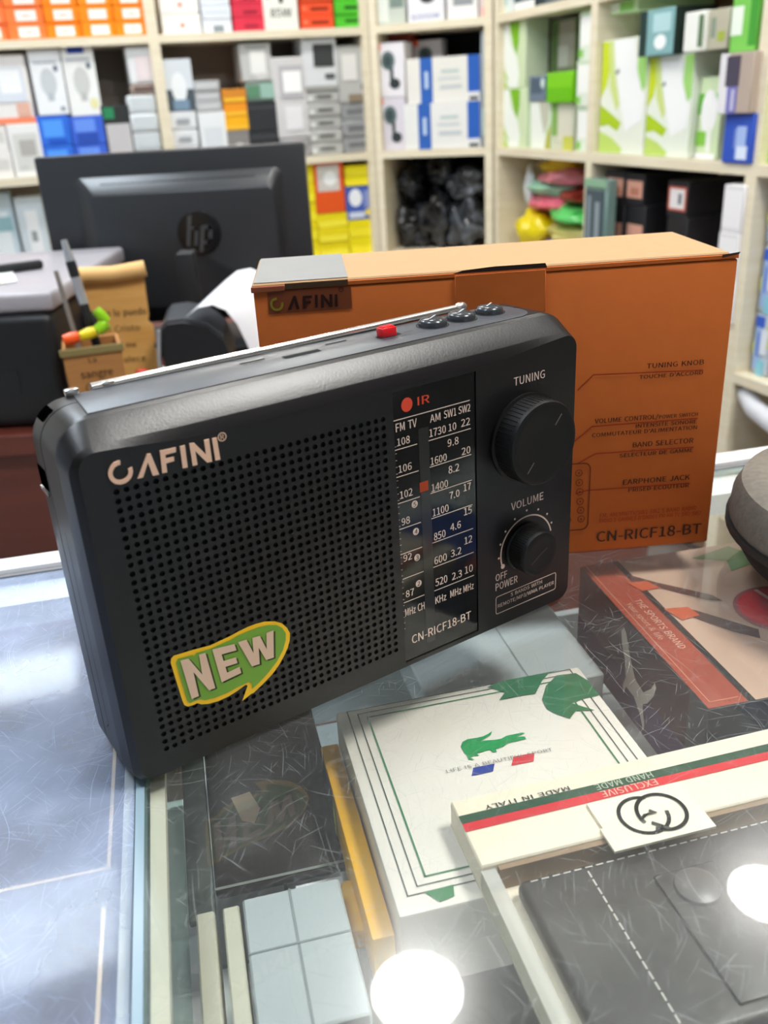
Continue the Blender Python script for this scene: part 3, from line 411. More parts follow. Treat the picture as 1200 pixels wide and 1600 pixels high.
'&': (238, '91,-5 132,3 165,25 195,6 224,-5 232,22 209,31 184,47 211,90 229,138 199,138 184,97 163,63 128,96 98,135 138,168 156,211 143,247 105,261 63,244 47,201 51,172 63,141 28,110 13,67 34,15 144,42 120,27 95,21 58,34 44,68 53,95 76,118 107,78 86,156 77,179 74,201 82,228 106,239 124,230 130,210 117,180', '19,17,18 19,38,17 38,39,17 39,16,17 20,37,19 37,38,19 40,16,39 20,36,37 40,15,16 41,15,40 20,35,36 21,35,20 34,15,41 21,34,35 22,34,21 34,14,15 22,14,34 23,14,22 11,9,10 11,8,9 23,32,14 32,13,14 23,31,32 33,13,32 24,31,23 12,8,11 33,12,13 24,30,31 12,7,8 26,12,33 24,29,30 25,29,24 26,7,12 26,6,7 27,6,26 25,28,29 27,2,6 2,5,6 28,2,27 28,1,2 3,5,2 3,4,5 25,1,28 0,1,25'),
"'": (97, '39,169 58,169 64,234 65,270 32,270 32,234', '5,3,4 5,2,3 0,2,5 0,1,2'),
}
ITEMS=[
('phone_case_carton', 'A', -1.087, -1.0019, 0.448, 0.4874, 0.026, 0.22, 'ff7a3c', [('r', 'fff2ea', 0.28, 0.16, 0.82, 0.8), ('r', 'd98a84', 0.44, 0.42, 0.66, 0.5)], [], 'flat orange carton with white label, lowest in the leftmost orange column from the left', 'carton', 'orange cartons on the upper shelf'),
('phone_case_carton', 'A', -1.0859, -1.0008, 0.4882, 0.5276, 0.0212, 0.22, 'ff7a3c', [('r', 'fff2ea', 0.28, 0.16, 0.82, 0.8), ('r', 'd98a84', 0.44, 0.42, 0.66, 0.5)], [], 'flat orange carton with white label, second lowest in the leftmost orange column from the left', 'carton', 'orange cartons on the upper shelf'),
('phone_case_carton', 'A', -1.0868, -1.0017, 0.5284, 0.5679, 0.0248, 0.22, 'ff7a3c', [('r', 'fff2ea', 0.28, 0.16, 0.82, 0.8), ('r', 'd98a84', 0.44, 0.42, 0.66, 0.5)], [], 'flat orange carton with white label, topmost in the leftmost orange column from the left', 'carton', 'orange cartons on the upper shelf'),
('phone_case_carton', 'A', -0.9992, -0.9026, 0.448, 0.4867, 0.0212, 0.22, 'ff7c38', [('r', 'fff2ea', 0.28, 0.16, 0.82, 0.8), ('r', 'd98a84', 0.44, 0.42, 0.66, 0.5)], [], 'flat orange carton with white label, lowest in the second orange column from the left', 'carton', 'orange cartons on the upper shelf'),
('phone_case_carton', 'A', -1.0001, -0.9035, 0.4875, 0.5262, 0.0248, 0.22, 'ff7c38', [('r', 'fff2ea', 0.28, 0.16, 0.82, 0.8), ('r', 'd98a84', 0.44, 0.42, 0.66, 0.5)], [], 'flat orange carton with white label, second lowest in the second orange column from the left', 'carton', 'orange cartons on the upper shelf'),
('phone_case_carton', 'A', -0.999, -0.9024, 0.527, 0.5657, 0.0224, 0.22, 'ff7c38', [('r', 'fff2ea', 0.28, 0.16, 0.82, 0.8), ('r', 'd98a84', 0.44, 0.42, 0.66, 0.5)], [], 'flat orange carton with white label, topmost in the second orange column from the left', 'carton', 'orange cartons on the upper shelf'),
('phone_case_carton', 'A', -0.9018, -0.8116, 0.448, 0.486, 0.0248, 0.22, 'ff8400', [('r', 'fff2ea', 0.28, 0.16, 0.82, 0.8), ('r', 'd98a84', 0.44, 0.42, 0.66, 0.5)], [], 'flat orange carton with white label, lowest in the third orange column from the left', 'carton', 'orange cartons on the upper shelf'),
('phone_case_carton', 'A', -0.9008, -0.8105, 0.4868, 0.5248, 0.0224, 0.22, 'ff8400', [('r', 'fff2ea', 0.28, 0.16, 0.82, 0.8), ('r', 'd98a84', 0.44, 0.42, 0.66, 0.5)], [], 'flat orange carton with white label, second lowest in the third orange column from the left', 'carton', 'orange cartons on the upper shelf'),
('phone_case_carton', 'A', -0.9017, -0.8114, 0.5256, 0.5636, 0.0236, 0.22, 'ff8400', [('r', 'fff2ea', 0.28, 0.16, 0.82, 0.8), ('r', 'd98a84', 0.44, 0.42, 0.66, 0.5)], [], 'flat orange carton with white label, topmost in the third orange column from the left', 'carton', 'orange cartons on the upper shelf'),
('phone_case_carton', 'A', -0.8089, -0.7204, 0.448, 0.4853, 0.0224, 0.22, 'ff8a00', [('r', 'fff2ea', 0.28, 0.16, 0.82, 0.8)], [], 'flat orange carton with white label, lowest in the fourth orange column from the left', 'carton', 'orange cartons on the upper shelf'),
('phone_case_carton', 'A', -0.8098, -0.7213, 0.4861, 0.5234, 0.0236, 0.22, 'ff8a00', [('r', 'fff2ea', 0.28, 0.16, 0.82, 0.8)], [], 'flat orange carton with white label, second lowest in the fourth orange column from the left', 'carton', 'orange cartons on the upper shelf'),
('phone_case_carton', 'A', -0.8087, -0.7202, 0.5242, 0.5615, 0.0236, 0.22, 'ff8a00', [('r', 'fff2ea', 0.28, 0.16, 0.82, 0.8)], [], 'flat orange carton with white label, topmost in the fourth orange column from the left', 'carton', 'orange cartons on the upper shelf'),
('phone_case_carton', 'A', -0.7196, -0.6346, 0.448, 0.4846, 0.0236, 0.22, 'ff8a00', [('r', 'fff2ea', 0.28, 0.16, 0.82, 0.8), ('r', 'd98a84', 0.44, 0.42, 0.66, 0.5)], [], 'flat orange carton with white label, lowest in the fifth orange column from the left', 'carton', 'orange cartons on the upper shelf'),
('phone_case_carton', 'A', -0.7186, -0.6335, 0.4854, 0.522, 0.0236, 0.22, 'ff8a00', [('r', 'fff2ea', 0.28, 0.16, 0.82, 0.8), ('r', 'd98a84', 0.44, 0.42, 0.66, 0.5)], [], 'flat orange carton with white label, second lowest in the fifth orange column from the left', 'carton', 'orange cartons on the upper shelf'),
('phone_case_carton', 'A', -0.7195, -0.6344, 0.5228, 0.5595, 0.0224, 0.22, 'ff8a00', [('r', 'fff2ea', 0.28, 0.16, 0.82, 0.8), ('r', 'd98a84', 0.44, 0.42, 0.66, 0.5)], [], 'flat orange carton with white label, topmost in the fifth orange column from the left', 'carton', 'orange cartons on the upper shelf'),
('accessory_box', 'A', -0.5919, -0.4849, 0.448, 0.4979, 0.0224, 0.2, 'f8f4f0', [('e', 'e8907a', 0.46, 0.3, 0.58, 0.55)], [], 'plain white box with small red mark, lowest of the pair right of the orange cartons', 'box', 'small cartons on the back shelves'),
('accessory_box', 'A', -0.5925, -0.4855, 0.4987, 0.5486, 0.0216, 0.2, 'f8f4f0', [('e', 'e8907a', 0.46, 0.3, 0.58, 0.55)], [], 'plain white box with small red mark, topmost of the pair right of the orange cartons', 'box', 'small cartons on the back shelves'),
('accessory_box', 'A', -0.4801, -0.3981, 0.448, 0.4813, 0.0232, 0.2, 'e3e9f2', [('r', '8d959c', 0.35, 0.0, 0.72, 0.55)], [], 'pale blue white box, lowest in the stack left of the red boxes', 'box', 'small cartons on the back shelves'),
('accessory_box', 'A', -0.4793, -0.3974, 0.4821, 0.5153, 0.0216, 0.2, 'e3e9f2', [('r', 'c8d0dc', 0.1, 0.45, 0.9, 0.55)], [], 'pale blue white box, second lowest in the stack left of the red boxes', 'box', 'small cartons on the back shelves'),
('accessory_box', 'A', -0.4799, -0.398, 0.5161, 0.5494, 0.0224, 0.2, 'e3e9f2', [('r', 'c8d0dc', 0.1, 0.45, 0.9, 0.55)], [], 'pale blue white box, topmost in the stack left of the red boxes', 'box', 'small cartons on the back shelves'),
('accessory_box', 'A', -0.3923, -0.3033, 0.448, 0.4826, 0.0216, 0.2, 'd8304a', [('r', 'a01f36', 0.35, 0.25, 0.8, 0.5)], [], 'crimson red box, lowest of the red stack on the upper shelf', 'box', 'small cartons on the back shelves'),
('accessory_box', 'A', -0.3929, -0.3039, 0.4834, 0.5181, 0.0224, 0.2, 'd8304a', [('r', 'a01f36', 0.35, 0.25, 0.8, 0.5)], [], 'crimson red box, second lowest of the red stack on the upper shelf', 'box', 'small cartons on the back shelves'),
('accessory_box', 'A', -0.3922, -0.3032, 0.5189, 0.5535, 0.0224, 0.2, 'd8304a', [('r', 'a01f36', 0.35, 0.25, 0.8, 0.5)], [], 'crimson red box, topmost of the red stack on the upper shelf', 'box', 'small cartons on the back shelves'),
('bulb_box', 'A', -0.3046, -0.2067, 0.448, 0.556, 0.0074, 0.18, 'f4f3ea', [('t', '85W', '3b3b3b', 0.18, 0.3, 0.8, 0.5), ('r', '2a2a2a', 0.46, 0.62, 0.58, 0.95), ('e', '333333', 0.25, 0.8, 0.8, 1.0), ('e', '555555', 0.06, 0.72, 0.18, 0.82)], [], 'tall white bulb box with black tree mark and 85W lettering, on the upper shelf', 'box', 'bulb boxes on the shelves'),
('accessory_box', 'A', -0.197, -0.0987, 0.448, 0.4822, 0.0208, 0.2, 'f4552a', [('r', '8e2a12', 0.32, 0.35, 0.85, 0.6), ('e', 'ff8a66', 0.08, 0.4, 0.2, 0.65)], [], 'orange red box with dark bar, lowest in the stack left of green', 'box', 'small cartons on the back shelves'),
('accessory_box', 'A', -0.1963, -0.098, 0.483, 0.5172, 0.024, 0.2, 'f4552a', [('r', '8e2a12', 0.32, 0.35, 0.85, 0.6), ('e', 'ff8a66', 0.08, 0.4, 0.2, 0.65)], [], 'orange red box with dark bar, second lowest in the stack left of green', 'box', 'small cartons on the back shelves'),
('accessory_box', 'A', -0.1969, -0.0986, 0.518, 0.5521, 0.02, 0.2, 'f4552a', [('r', '8e2a12', 0.32, 0.35, 0.85, 0.6), ('e', 'ff8a66', 0.08, 0.4, 0.2, 0.65)], [], 'orange red box with dark bar, topmost in the stack left of green', 'box', 'small cartons on the back shelves'),
('accessory_box', 'A', -0.0924, 0.0021, 0.448, 0.4814, 0.024, 0.2, '4fc22c', [('r', '1d5c14', 0.3, 0.4, 0.8, 0.65)], [], 'bright green box with dark bar, lowest in the green stack on the upper shelf', 'box', 'small cartons on the back shelves'),
('accessory_box', 'A', -0.093, 0.0015, 0.4822, 0.5156, 0.02, 0.2, '4fc22c', [('r', '1d5c14', 0.3, 0.4, 0.8, 0.65)], [], 'bright green box with dark bar, second lowest in the green stack on the upper shelf', 'box', 'small cartons on the back shelves'),
('accessory_box', 'A', -0.0936, 0.0009, 0.5164, 0.5499, 0.024, 0.2, '4fc22c', [('r', '1d5c14', 0.3, 0.4, 0.8, 0.65)], [], 'bright green box with dark bar, topmost in the green stack on the upper shelf', 'box', 'small cartons on the back shelves'),
('gadget_box', 'A', -1.1473, -1.0582, 0.105, 0.1763, 0.02, 0.2, 'f4f0ec', [('r', 'dcdad6', 0.5, 0.3, 0.9, 0.7)], [], 'plain white carton, lowest of the pair at the left picture edge', 'box', 'gadget boxes on the shelves'),
('gadget_box', 'A', -1.1479, -1.0588, 0.1771, 0.2484, 0.024, 0.2, 'f4f0ec', [('r', 'dcdad6', 0.5, 0.3, 0.9, 0.7)], [], 'plain white carton, topmost of the pair at the left picture edge', 'box', 'gadget boxes on the shelves'),
('gadget_box', 'A', -1.0551, -0.9712, 0.105, 0.2434, 0.0182, 0.2, 'f3f2f0', [('r', 'dcdcd8', 0.12, 0.12, 0.9, 0.82), ('r', 'b9b5b0', 0.3, 0.4, 0.8, 0.7), ('r', 'cfd0d0', 0.2, 0.15, 0.45, 0.22)], [], 'white carton with grey picture frame, below the orange-edged white pack', 'box', 'gadget boxes on the shelves'),
('bulb_pack', 'A', -1.0878, -0.9728, 0.2442, 0.4154, 0.024, 0.15, 'f6f2f0', [('r', 'ff8f68', 0, 0, 1, 0.09), ('r', 'e9b9a6', 0.62, 0.1, 0.92, 0.3), ('r', 'e2e8f2', 0.22, 0.32, 0.9, 0.82), ('r', 'fdfeff', 0.35, 0.45, 0.82, 0.78), ('e', '70757e', 0.5, 0.36, 0.68, 0.45), ('r', 'e96a50', 0.0, 0.9, 0.4, 0.97)], [], 'white pack with lamp picture and orange band, at the left edge of the middle shelf', 'package', None),
('bulb_carton', 'A', -0.9766, -0.8877, 0.105, 0.182, 0.0224, 0.2, '2f6fe0', [('r', '55a0ff', 0.18, 0.28, 0.8, 0.85), ('r', '1f57c8', 0.3, 0.04, 0.85, 0.2)], [], 'blue carton under the left white bulb box,, lowest of the two', 'carton', 'blue cartons on the back shelf'),
('bulb_carton', 'A', -0.9759, -0.887, 0.1828, 0.2599, 0.0224, 0.2, '2f6fe0', [('r', '55a0ff', 0.18, 0.28, 0.8, 0.85), ('r', '1f57c8', 0.3, 0.04, 0.85, 0.2)], [], 'blue carton under the left white bulb box,, topmost of the two', 'carton', 'blue cartons on the back shelf'),
('bulb_box', 'A', -0.9629, -0.8794, 0.2607, 0.4238, 0.0208, 0.12, 'f5f7fb', [('e', 'cfd4d8', 0.25, 0.28, 0.75, 0.72), ('r', 'bcc4cc', 0.4, 0.22, 0.6, 0.34), ('e', '55657a', 0.72, 0.66, 0.86, 0.76), ('r', 'b8bec6', 0.12, 0.79, 0.86, 0.82), ('r', '8892a0', 0.74, 0.06, 0.88, 0.12)], [], 'tall white bulb box with grey bulb, left one of the two on blue cartons', 'box', 'bulb boxes on the shelves'),
('bulb_carton', 'A', -0.8845, -0.7904, 0.105, 0.1787, 0.0224, 0.2, '3c66d8', [('r', '6c98f4', 0.12, 0.45, 0.72, 0.9), ('r', '2d50b4', 0.15, 0.05, 0.75, 0.4)], [], 'blue carton under the right white bulb box,, lowest of the two', 'carton', 'blue cartons on the back shelf'),
('bulb_carton', 'A', -0.8851, -0.791, 0.1795, 0.2532, 0.0216, 0.2, '3c66d8', [('r', '6c98f4', 0.12, 0.45, 0.72, 0.9), ('r', '2d50b4', 0.15, 0.05, 0.75, 0.4)], [], 'blue carton under the right white bulb box,, topmost of the two', 'carton', 'blue cartons on the back shelf'),
('bulb_box', 'A', -0.876, -0.7909, 0.254, 0.4267, 0.0232, 0.12, 'f6f7f6', [('e', 'd2d4d2', 0.25, 0.28, 0.75, 0.72), ('r', 'c2c4c2', 0.4, 0.22, 0.6, 0.34), ('e', '55657a', 0.72, 0.68, 0.86, 0.78), ('r', 'b8bec6', 0.12, 0.81, 0.86, 0.84), ('e', 'ece7b0', 0.66, 0.1, 0.92, 0.26), ('r', '2a46a8', 0.2, 0.91, 0.72, 1.0)], [], 'tall white lamp bulb box with yellow dot, right one of the two on blue cartons', 'box', 'bulb boxes on the shelves'),
('charger_box', 'A', -0.7963, -0.7185, 0.105, 0.2768, 0.0216, 0.18, '2d2f30', [('r', 'c9c6c8', 0.1, 0.03, 0.95, 0.72), ('r', '2c8a5c', 0.08, 0.8, 0.45, 0.97), ('e', 'a8a4a6', 0.4, 0.1, 0.58, 0.2)], [], 'black carton with pale grey panel and green corner, right of the blue cartons', 'box', 'charger boxes on the back shelf'),
('earphone_pack', 'A', -0.7196, -0.6406, 0.105, 0.153, 0.02, 0.15, 'e8ecef', [('r', '9aa0a4', 0.3, 0.35, 0.75, 0.72), ('r', 'cfd6da', 0.12, 0.18, 0.92, 0.86)], [], 'white earphone pack with grey slot, lowest in the white column by the upright', 'package', 'earphone packs on the back shelf'),
('earphone_pack', 'A', -0.7202, -0.6412, 0.1538, 0.2017, 0.024, 0.15, 'e8ecef', [('r', '9aa0a4', 0.3, 0.35, 0.75, 0.72), ('r', 'cfd6da', 0.12, 0.18, 0.92, 0.86)], [], 'white earphone pack with grey slot, second lowest in the white column by the upright', 'package', 'earphone packs on the back shelf'),
('earphone_pack', 'A', -0.7195, -0.6405, 0.2025, 0.2505, 0.0208, 0.15, 'e8ecef', [('r', '9aa0a4', 0.3, 0.35, 0.75, 0.72), ('r', 'cfd6da', 0.12, 0.18, 0.92, 0.86)], [], 'white earphone pack with grey slot, third lowest in the white column by the upright', 'package', 'earphone packs on the back shelf'),
('earphone_pack', 'A', -0.7201, -0.6411, 0.2513, 0.2992, 0.0232, 0.15, 'e8ecef', [('r', '9aa0a4', 0.3, 0.35, 0.75, 0.72), ('r', 'cfd6da', 0.12, 0.18, 0.92, 0.86)], [], 'white earphone pack with grey slot, topmost in the white column by the upright', 'package', 'earphone packs on the back shelf'),
('earphone_pack', 'A', -0.7049, -0.6299, 0.3, 0.3262, 0.0224, 0.15, 'b9a49a', [('r', '6b5a54', 0.12, 0.3, 0.9, 0.8)], [], 'small pack with brown picture band, in the white column by the upright', 'package', 'earphone packs on the back shelf'),
('earphone_pack', 'A', -0.7038, -0.6292, 0.327, 0.4226, 0.0208, 0.15, 'eef0f2', [('r', 'e9dcdf', 0.3, 0.1, 0.9, 0.75), ('e', 'e08aa0', 0.42, 0.35, 0.7, 0.6), ('e', '8a7f88', 0.55, 0.6, 0.8, 0.75), ('e', 'c04a68', 0.4, 0.25, 0.58, 0.42)], [], 'white pack with pink and red earphone picture, topping the column by the upright', 'package', 'earphone packs on the back shelf'),
('earphone_pack', 'A', -0.6156, -0.5313, 0.105, 0.153, 0.0208, 0.18, 'eceef2', [('r', 'a8acb4', 0.3, 0.3, 0.75, 0.6)], [], 'white pack with grey slot, lowest under the dark bulb box', 'package', 'earphone packs on the back shelf'),
('earphone_pack', 'A', -0.6162, -0.5319, 0.1538, 0.2018, 0.0232, 0.18, 'eceef2', [('r', 'a8acb4', 0.3, 0.3, 0.75, 0.6)], [], 'white pack with grey slot, second lowest under the dark bulb box', 'package', 'earphone packs on the back shelf'),
('earphone_pack', 'A', -0.6155, -0.5312, 0.2026, 0.2506, 0.0216, 0.18, 'eceef2', [('r', 'a8acb4', 0.3, 0.3, 0.75, 0.6)], [], 'white pack with grey slot, topmost under the dark bulb box', 'package', 'earphone packs on the back shelf'),
('bulb_box', 'A', -0.6176, -0.5278, 0.2514, 0.3866, 0.0232, 0.15, 'dfe6ee', [('r', '4f5a63', 0, 0, 1, 0.42), ('e', 'f4f8fc', 0.3, 0.15, 0.78, 0.75), ('r', '7f9ab4', 0.3, 0.02, 0.8, 0.22)], [], 'pale blue bulb box with dark lower half and white bulb, left of the grey packs', 'box', 'bulb boxes on the shelves'),
('gadget_box', 'A', -0.5262, -0.448, 0.105, 0.246, 0.0216, 0.18, 'eef1f4', [('r', 'dfe4ea', 0.15, 0.2, 0.85, 0.7)], [], 'plain white upright box, between white packs and yellow orange cartons', 'box', 'gadget boxes on the shelves'),
('gadget_box', 'A', -0.528, -0.4533, 0.2468, 0.2732, 0.02, 0.18, 'b8babc', [('r', 'cfd1d3', 0.1, 0.3, 0.9, 0.7)], [], 'flat light grey box, lowest on the plain white upright box', 'box', 'gadget boxes on the shelves'),
('gadget_box', 'A', -0.5286, -0.4539, 0.274, 0.3003, 0.024, 0.18, 'b8babc', [('r', 'cfd1d3', 0.1, 0.3, 0.9, 0.7)], [], 'flat light grey box, second lowest on the plain white upright box', 'box', 'gadget boxes on the shelves'),
('gadget_box', 'A', -0.5279, -0.4532, 0.3011, 0.3275, 0.0208, 0.18, 'b8babc', [('r', 'cfd1d3', 0.1, 0.3, 0.9, 0.7)], [], 'flat light grey box, topmost on the plain white upright box', 'box', 'gadget boxes on the shelves'),
('charger_box', 'A', -0.4469, -0.3829, 0.105, 0.1903, 0.024, 0.15, 'c4c2c0', [('r', '8b8785', 0.0, 0.55, 1, 1), ('e', 'e6e4e2', 0.2, 0.05, 0.85, 0.6)], [], 'pale grey rounded pack, beneath the yellow orange cartons', 'box', 'charger boxes on the back shelf'),
('accessory_box', 'A', -0.4497, -0.3789, 0.1911, 0.2275, 0.0224, 0.18, 'ffb812', [('r', 'ffc838', 0.05, 0.1, 0.95, 0.35)], [], 'yellow orange carton, lowest in the small stack beside dark boxes', 'box', 'small cartons on the back shelves'),
('accessory_box', 'A', -0.449, -0.3782, 0.2283, 0.2647, 0.0224, 0.18, 'f59a1c', [('r', 'ffc838', 0.05, 0.1, 0.95, 0.35)], [], 'yellow orange carton, second lowest in the small stack beside dark boxes', 'box', 'small cartons on the back shelves'),
('accessory_box', 'A', -0.4496, -0.3788, 0.2655, 0.3019, 0.0216, 0.18, 'd98a2a', [('r', 'ffc838', 0.05, 0.1, 0.95, 0.35)], [], 'yellow orange carton, topmost in the small stack beside dark boxes', 'box', 'small cartons on the back shelves'),
('charger_box', 'A', -0.3805, -0.2921, 0.105, 0.184, 0.0224, 0.18, '2e3035', [('r', '4a4d52', 0.04, 0.78, 0.96, 0.84)], [], 'glossy black box, lowest of the pair below the green striped pack', 'box', 'charger boxes on the back shelf'),
('charger_box', 'A', -0.3811, -0.2927, 0.1848, 0.2637, 0.0216, 0.18, '2e3035', [('r', '4a4d52', 0.04, 0.78, 0.96, 0.84)], [], 'glossy black box, topmost of the pair below the green striped pack', 'box', 'charger boxes on the back shelf'),
('blister_pack', 'A', -0.3782, -0.2919, 0.2645, 0.3171, 0.0232, 0.15, '7f9488', [('r', '5f9070', 0.05, 0.2, 0.45, 0.8), ('r', '9cc0b4', 0.5, 0.15, 0.95, 0.9)], [], 'flat clear pack with green contents, on the black boxes', 'package', 'blister packs on the back shelves'),
('blister_pack', 'A', -0.3867, -0.2937, 0.3179, 0.4187, 0.0216, 0.12, 'c9cac8', [('r', 'f2f2f0', 0.32, 0.2, 0.8, 0.8), ('r', 'a8aaa8', 0.2, 0.85, 0.9, 0.95), ('e', 'dededc', 0.4, 0.05, 0.85, 0.35)], [], 'clear blister pack with white plug, above the green striped pack', 'package', 'blister packs on the back shelves'),
('blister_pack', 'A', -0.2905, -0.2005, 0.105, 0.159, 0.02, 0.18, 'a9a6a8', [('r', '7e7c7e', 0.3, 0.3, 0.85, 0.65)], [], 'grey flat pack, under the white square charger pack', 'package', 'blister packs on the back shelves'),
('blister_pack', 'A', -0.2966, -0.1956, 0.1598, 0.3783, 0.0216, 0.12, 'd8d6d8', [('r', 'ffffff', 0.28, 0.55, 0.86, 0.85), ('r', 'bdbbc0', 0.2, 0.5, 0.9, 0.9), ('r', 'fefefe', 0.3, 0.57, 0.84, 0.83), ('r', 'eceaee', 0.3, 0.1, 0.8, 0.4)], [], 'tall pale pack with white square charger, left of the black screen pack', 'package', 'blister packs on the back shelves'),
('blister_pack', 'A', -0.1985, -0.0947, 0.105, 0.1404, 0.0232, 0.18, 'b9b9b7', [('r', '6d6d6b', 0.3, 0.4, 0.75, 0.62), ('e', 'e8e8e6', 0.06, 0.2, 0.2, 0.6)], [], 'flat grey clear pack with dark line, lowest under the black screen pack', 'package', 'blister packs on the back shelves'),
('blister_pack', 'A', -0.1991, -0.0953, 0.1412, 0.1767, 0.0208, 0.18, 'b9b9b7', [('r', '6d6d6b', 0.3, 0.4, 0.75, 0.62), ('e', 'e8e8e6', 0.06, 0.2, 0.2, 0.6)], [], 'flat grey clear pack with dark line, second lowest under the black screen pack', 'package', 'blister packs on the back shelves'),
('blister_pack', 'A', -0.1984, -0.0945, 0.1775, 0.2129, 0.024, 0.18, 'b9b9b7', [('r', '6d6d6b', 0.3, 0.4, 0.75, 0.62), ('e', 'e8e8e6', 0.06, 0.2, 0.2, 0.6)], [], 'flat grey clear pack with dark line, third lowest under the black screen pack', 'package', 'blister packs on the back shelves'),
('blister_pack', 'A', -0.199, -0.0951, 0.2137, 0.2492, 0.02, 0.18, 'b9b9b7', [('r', '6d6d6b', 0.3, 0.4, 0.75, 0.62), ('e', 'e8e8e6', 0.06, 0.2, 0.2, 0.6)], [], 'flat grey clear pack with dark line, fourth lowest under the black screen pack', 'package', 'blister packs on the back shelves'),
('blister_pack', 'A', -0.1996, -0.0957, 0.25, 0.2854, 0.024, 0.18, 'b9b9b7', [('r', '6d6d6b', 0.3, 0.4, 0.75, 0.62), ('e', 'e8e8e6', 0.06, 0.2, 0.2, 0.6)], [], 'flat grey clear pack with dark line, topmost under the black screen pack', 'package', 'blister packs on the back shelves'),
('camera_pack', 'A', -0.2019, -0.0971, 0.2862, 0.435, 0.0224, 0.12, 'dfe2e6', [('r', '3d3f40', 0.32, 0.42, 0.9, 0.82), ('e', '4d5052', 0.5, 0.5, 0.75, 0.74), ('r', '55585a', 0.62, 0.2, 0.9, 0.29), ('r', 'a8a8a4', 0, 0, 1, 0.08), ('r', 'bcbec0', 0.1, 0.9, 0.9, 0.98)], [], 'pale pack with square black screen, between two grey packs', 'package', None),
('blister_pack', 'A', -0.0931, -0.0078, 0.105, 0.1513, 0.024, 0.18, '9c9da0', [('r', '77787c', 0.2, 0.4, 0.8, 0.65)], [], 'dull grey clear pack, lowest in the stack left of the fan boxes', 'package', 'blister packs on the back shelves'),
('blister_pack', 'A', -0.0937, -0.0084, 0.1521, 0.1985, 0.02, 0.18, '9c9da0', [('r', '77787c', 0.2, 0.4, 0.8, 0.65)], [], 'dull grey clear pack, second lowest in the stack left of the fan boxes', 'package', 'blister packs on the back shelves'),
('blister_pack', 'A', -0.0943, -0.009, 0.1993, 0.2456, 0.024, 0.18, '9c9da0', [('r', '77787c', 0.2, 0.4, 0.8, 0.65)], [], 'dull grey clear pack, topmost in the stack left of the fan boxes', 'package', 'blister packs on the back shelves'),
('blister_pack', 'A', -0.0989, 0.0006, 0.2464, 0.4013, 0.02, 0.12, 'bcbcba', [('r', 'e6e4e2', 0.15, 0.4, 0.6, 0.85), ('r', '8f7f6a', 0.3, 0.02, 0.75, 0.15), ('e', '6f7072', 0.7, 0.2, 0.92, 0.36)], [], 'tall grey pack with white adapter, beside the fan boxes', 'package', 'blister packs on the back shelves'),
('blister_pack', 'A', -1.1698, -1.0878, -0.2, 0.0673, 0.0616, 0.1, 'cfe0ea', [('r', 'eef6fb', 0.15, 0.25, 0.8, 0.8), ('r', '9ac4cc', 0.2, 0.6, 0.9, 0.75)], [], 'pale blue blister pack, at the left picture edge beside the monitor', 'package', 'blister packs on the back shelves'),
('blister_pack', 'A', -1.0801, -1.0038, -0.2, 0.0509, 0.0532, 0.1, 'dbe6ee', [('r', 'f8fafc', 0.3, 0.35, 0.75, 0.85), ('r', '9aa2a8', 0.4, 0.5, 0.62, 0.62)], [], 'pale blister pack with white charger, just left of the monitor', 'package', 'blister packs on the back shelves'),
('accessory_box', 'A', -0.1953, -0.0975, -0.2, -0.156, 0.024, 0.2, 'f3de10', [('r', 'ffef40', 0.03, 0.05, 0.97, 0.5)], [], 'bright yellow carton, lowest under the orange pictured box', 'box', 'small cartons on the back shelves'),
('accessory_box', 'A', -0.1945, -0.0967, -0.1552, -0.1111, 0.0208, 0.2, 'f3de10', [('r', 'ffef40', 0.03, 0.05, 0.97, 0.5)], [], 'bright yellow carton, second lowest under the orange pictured box', 'box', 'small cartons on the back shelves'),
('accessory_box', 'A', -0.1951, -0.0973, -0.1103, -0.0663, 0.0232, 0.2, 'f3de10', [('r', 'ffef40', 0.03, 0.05, 0.97, 0.5)], [], 'bright yellow carton, topmost under the orange pictured box', 'box', 'small cartons on the back shelves'),
('lamp_box', 'A', -0.1955, -0.1014, -0.0655, 0.0885, 0.0208, 0.2, 'ee5a1c', [('r', 'd8d2cc', 0.1, 0.42, 0.85, 0.92), ('e', 'f8f8f8', 0.3, 0.52, 0.75, 0.8)], [], 'orange box with white lamp picture, among the yellow cartons', 'box', None),
('accessory_box', 'A', -0.2486, -0.1958, -0.2, -0.1443, 0.0224, 0.2, 'f0da08', [('r', 'ffee30', 0.03, 0.05, 0.97, 0.5)], [], 'yellow carton, lowest in the column just right of the monitor', 'box', 'small cartons on the back shelves'),
('accessory_box', 'A', -0.2492, -0.1964, -0.1435, -0.0877, 0.0216, 0.2, 'f0da08', [('r', 'ffee30', 0.03, 0.05, 0.97, 0.5)], [], 'yellow carton, second lowest in the column just right of the monitor', 'box', 'small cartons on the back shelves'),
('accessory_box', 'A', -0.2485, -0.1957, -0.0869, -0.0312, 0.0232, 0.2, 'f0da08', [('r', 'ffee30', 0.03, 0.05, 0.97, 0.5)], [], 'yellow carton, third lowest in the column just right of the monitor', 'box', 'small cartons on the back shelves'),
('accessory_box', 'A', -0.2491, -0.1963, -0.0304, 0.0253, 0.0208, 0.2, 'f0da08', [('r', 'ffee30', 0.03, 0.05, 0.97, 0.5)], [], 'yellow carton, fourth lowest in the column just right of the monitor', 'box', 'small cartons on the back shelves'),
('accessory_box', 'A', -0.2484, -0.1956, 0.0261, 0.0819, 0.024, 0.2, 'f0da08', [('r', 'ffee30', 0.03, 0.05, 0.97, 0.5)], [], 'yellow carton, topmost in the column just right of the monitor', 'box', 'small cartons on the back shelves'),
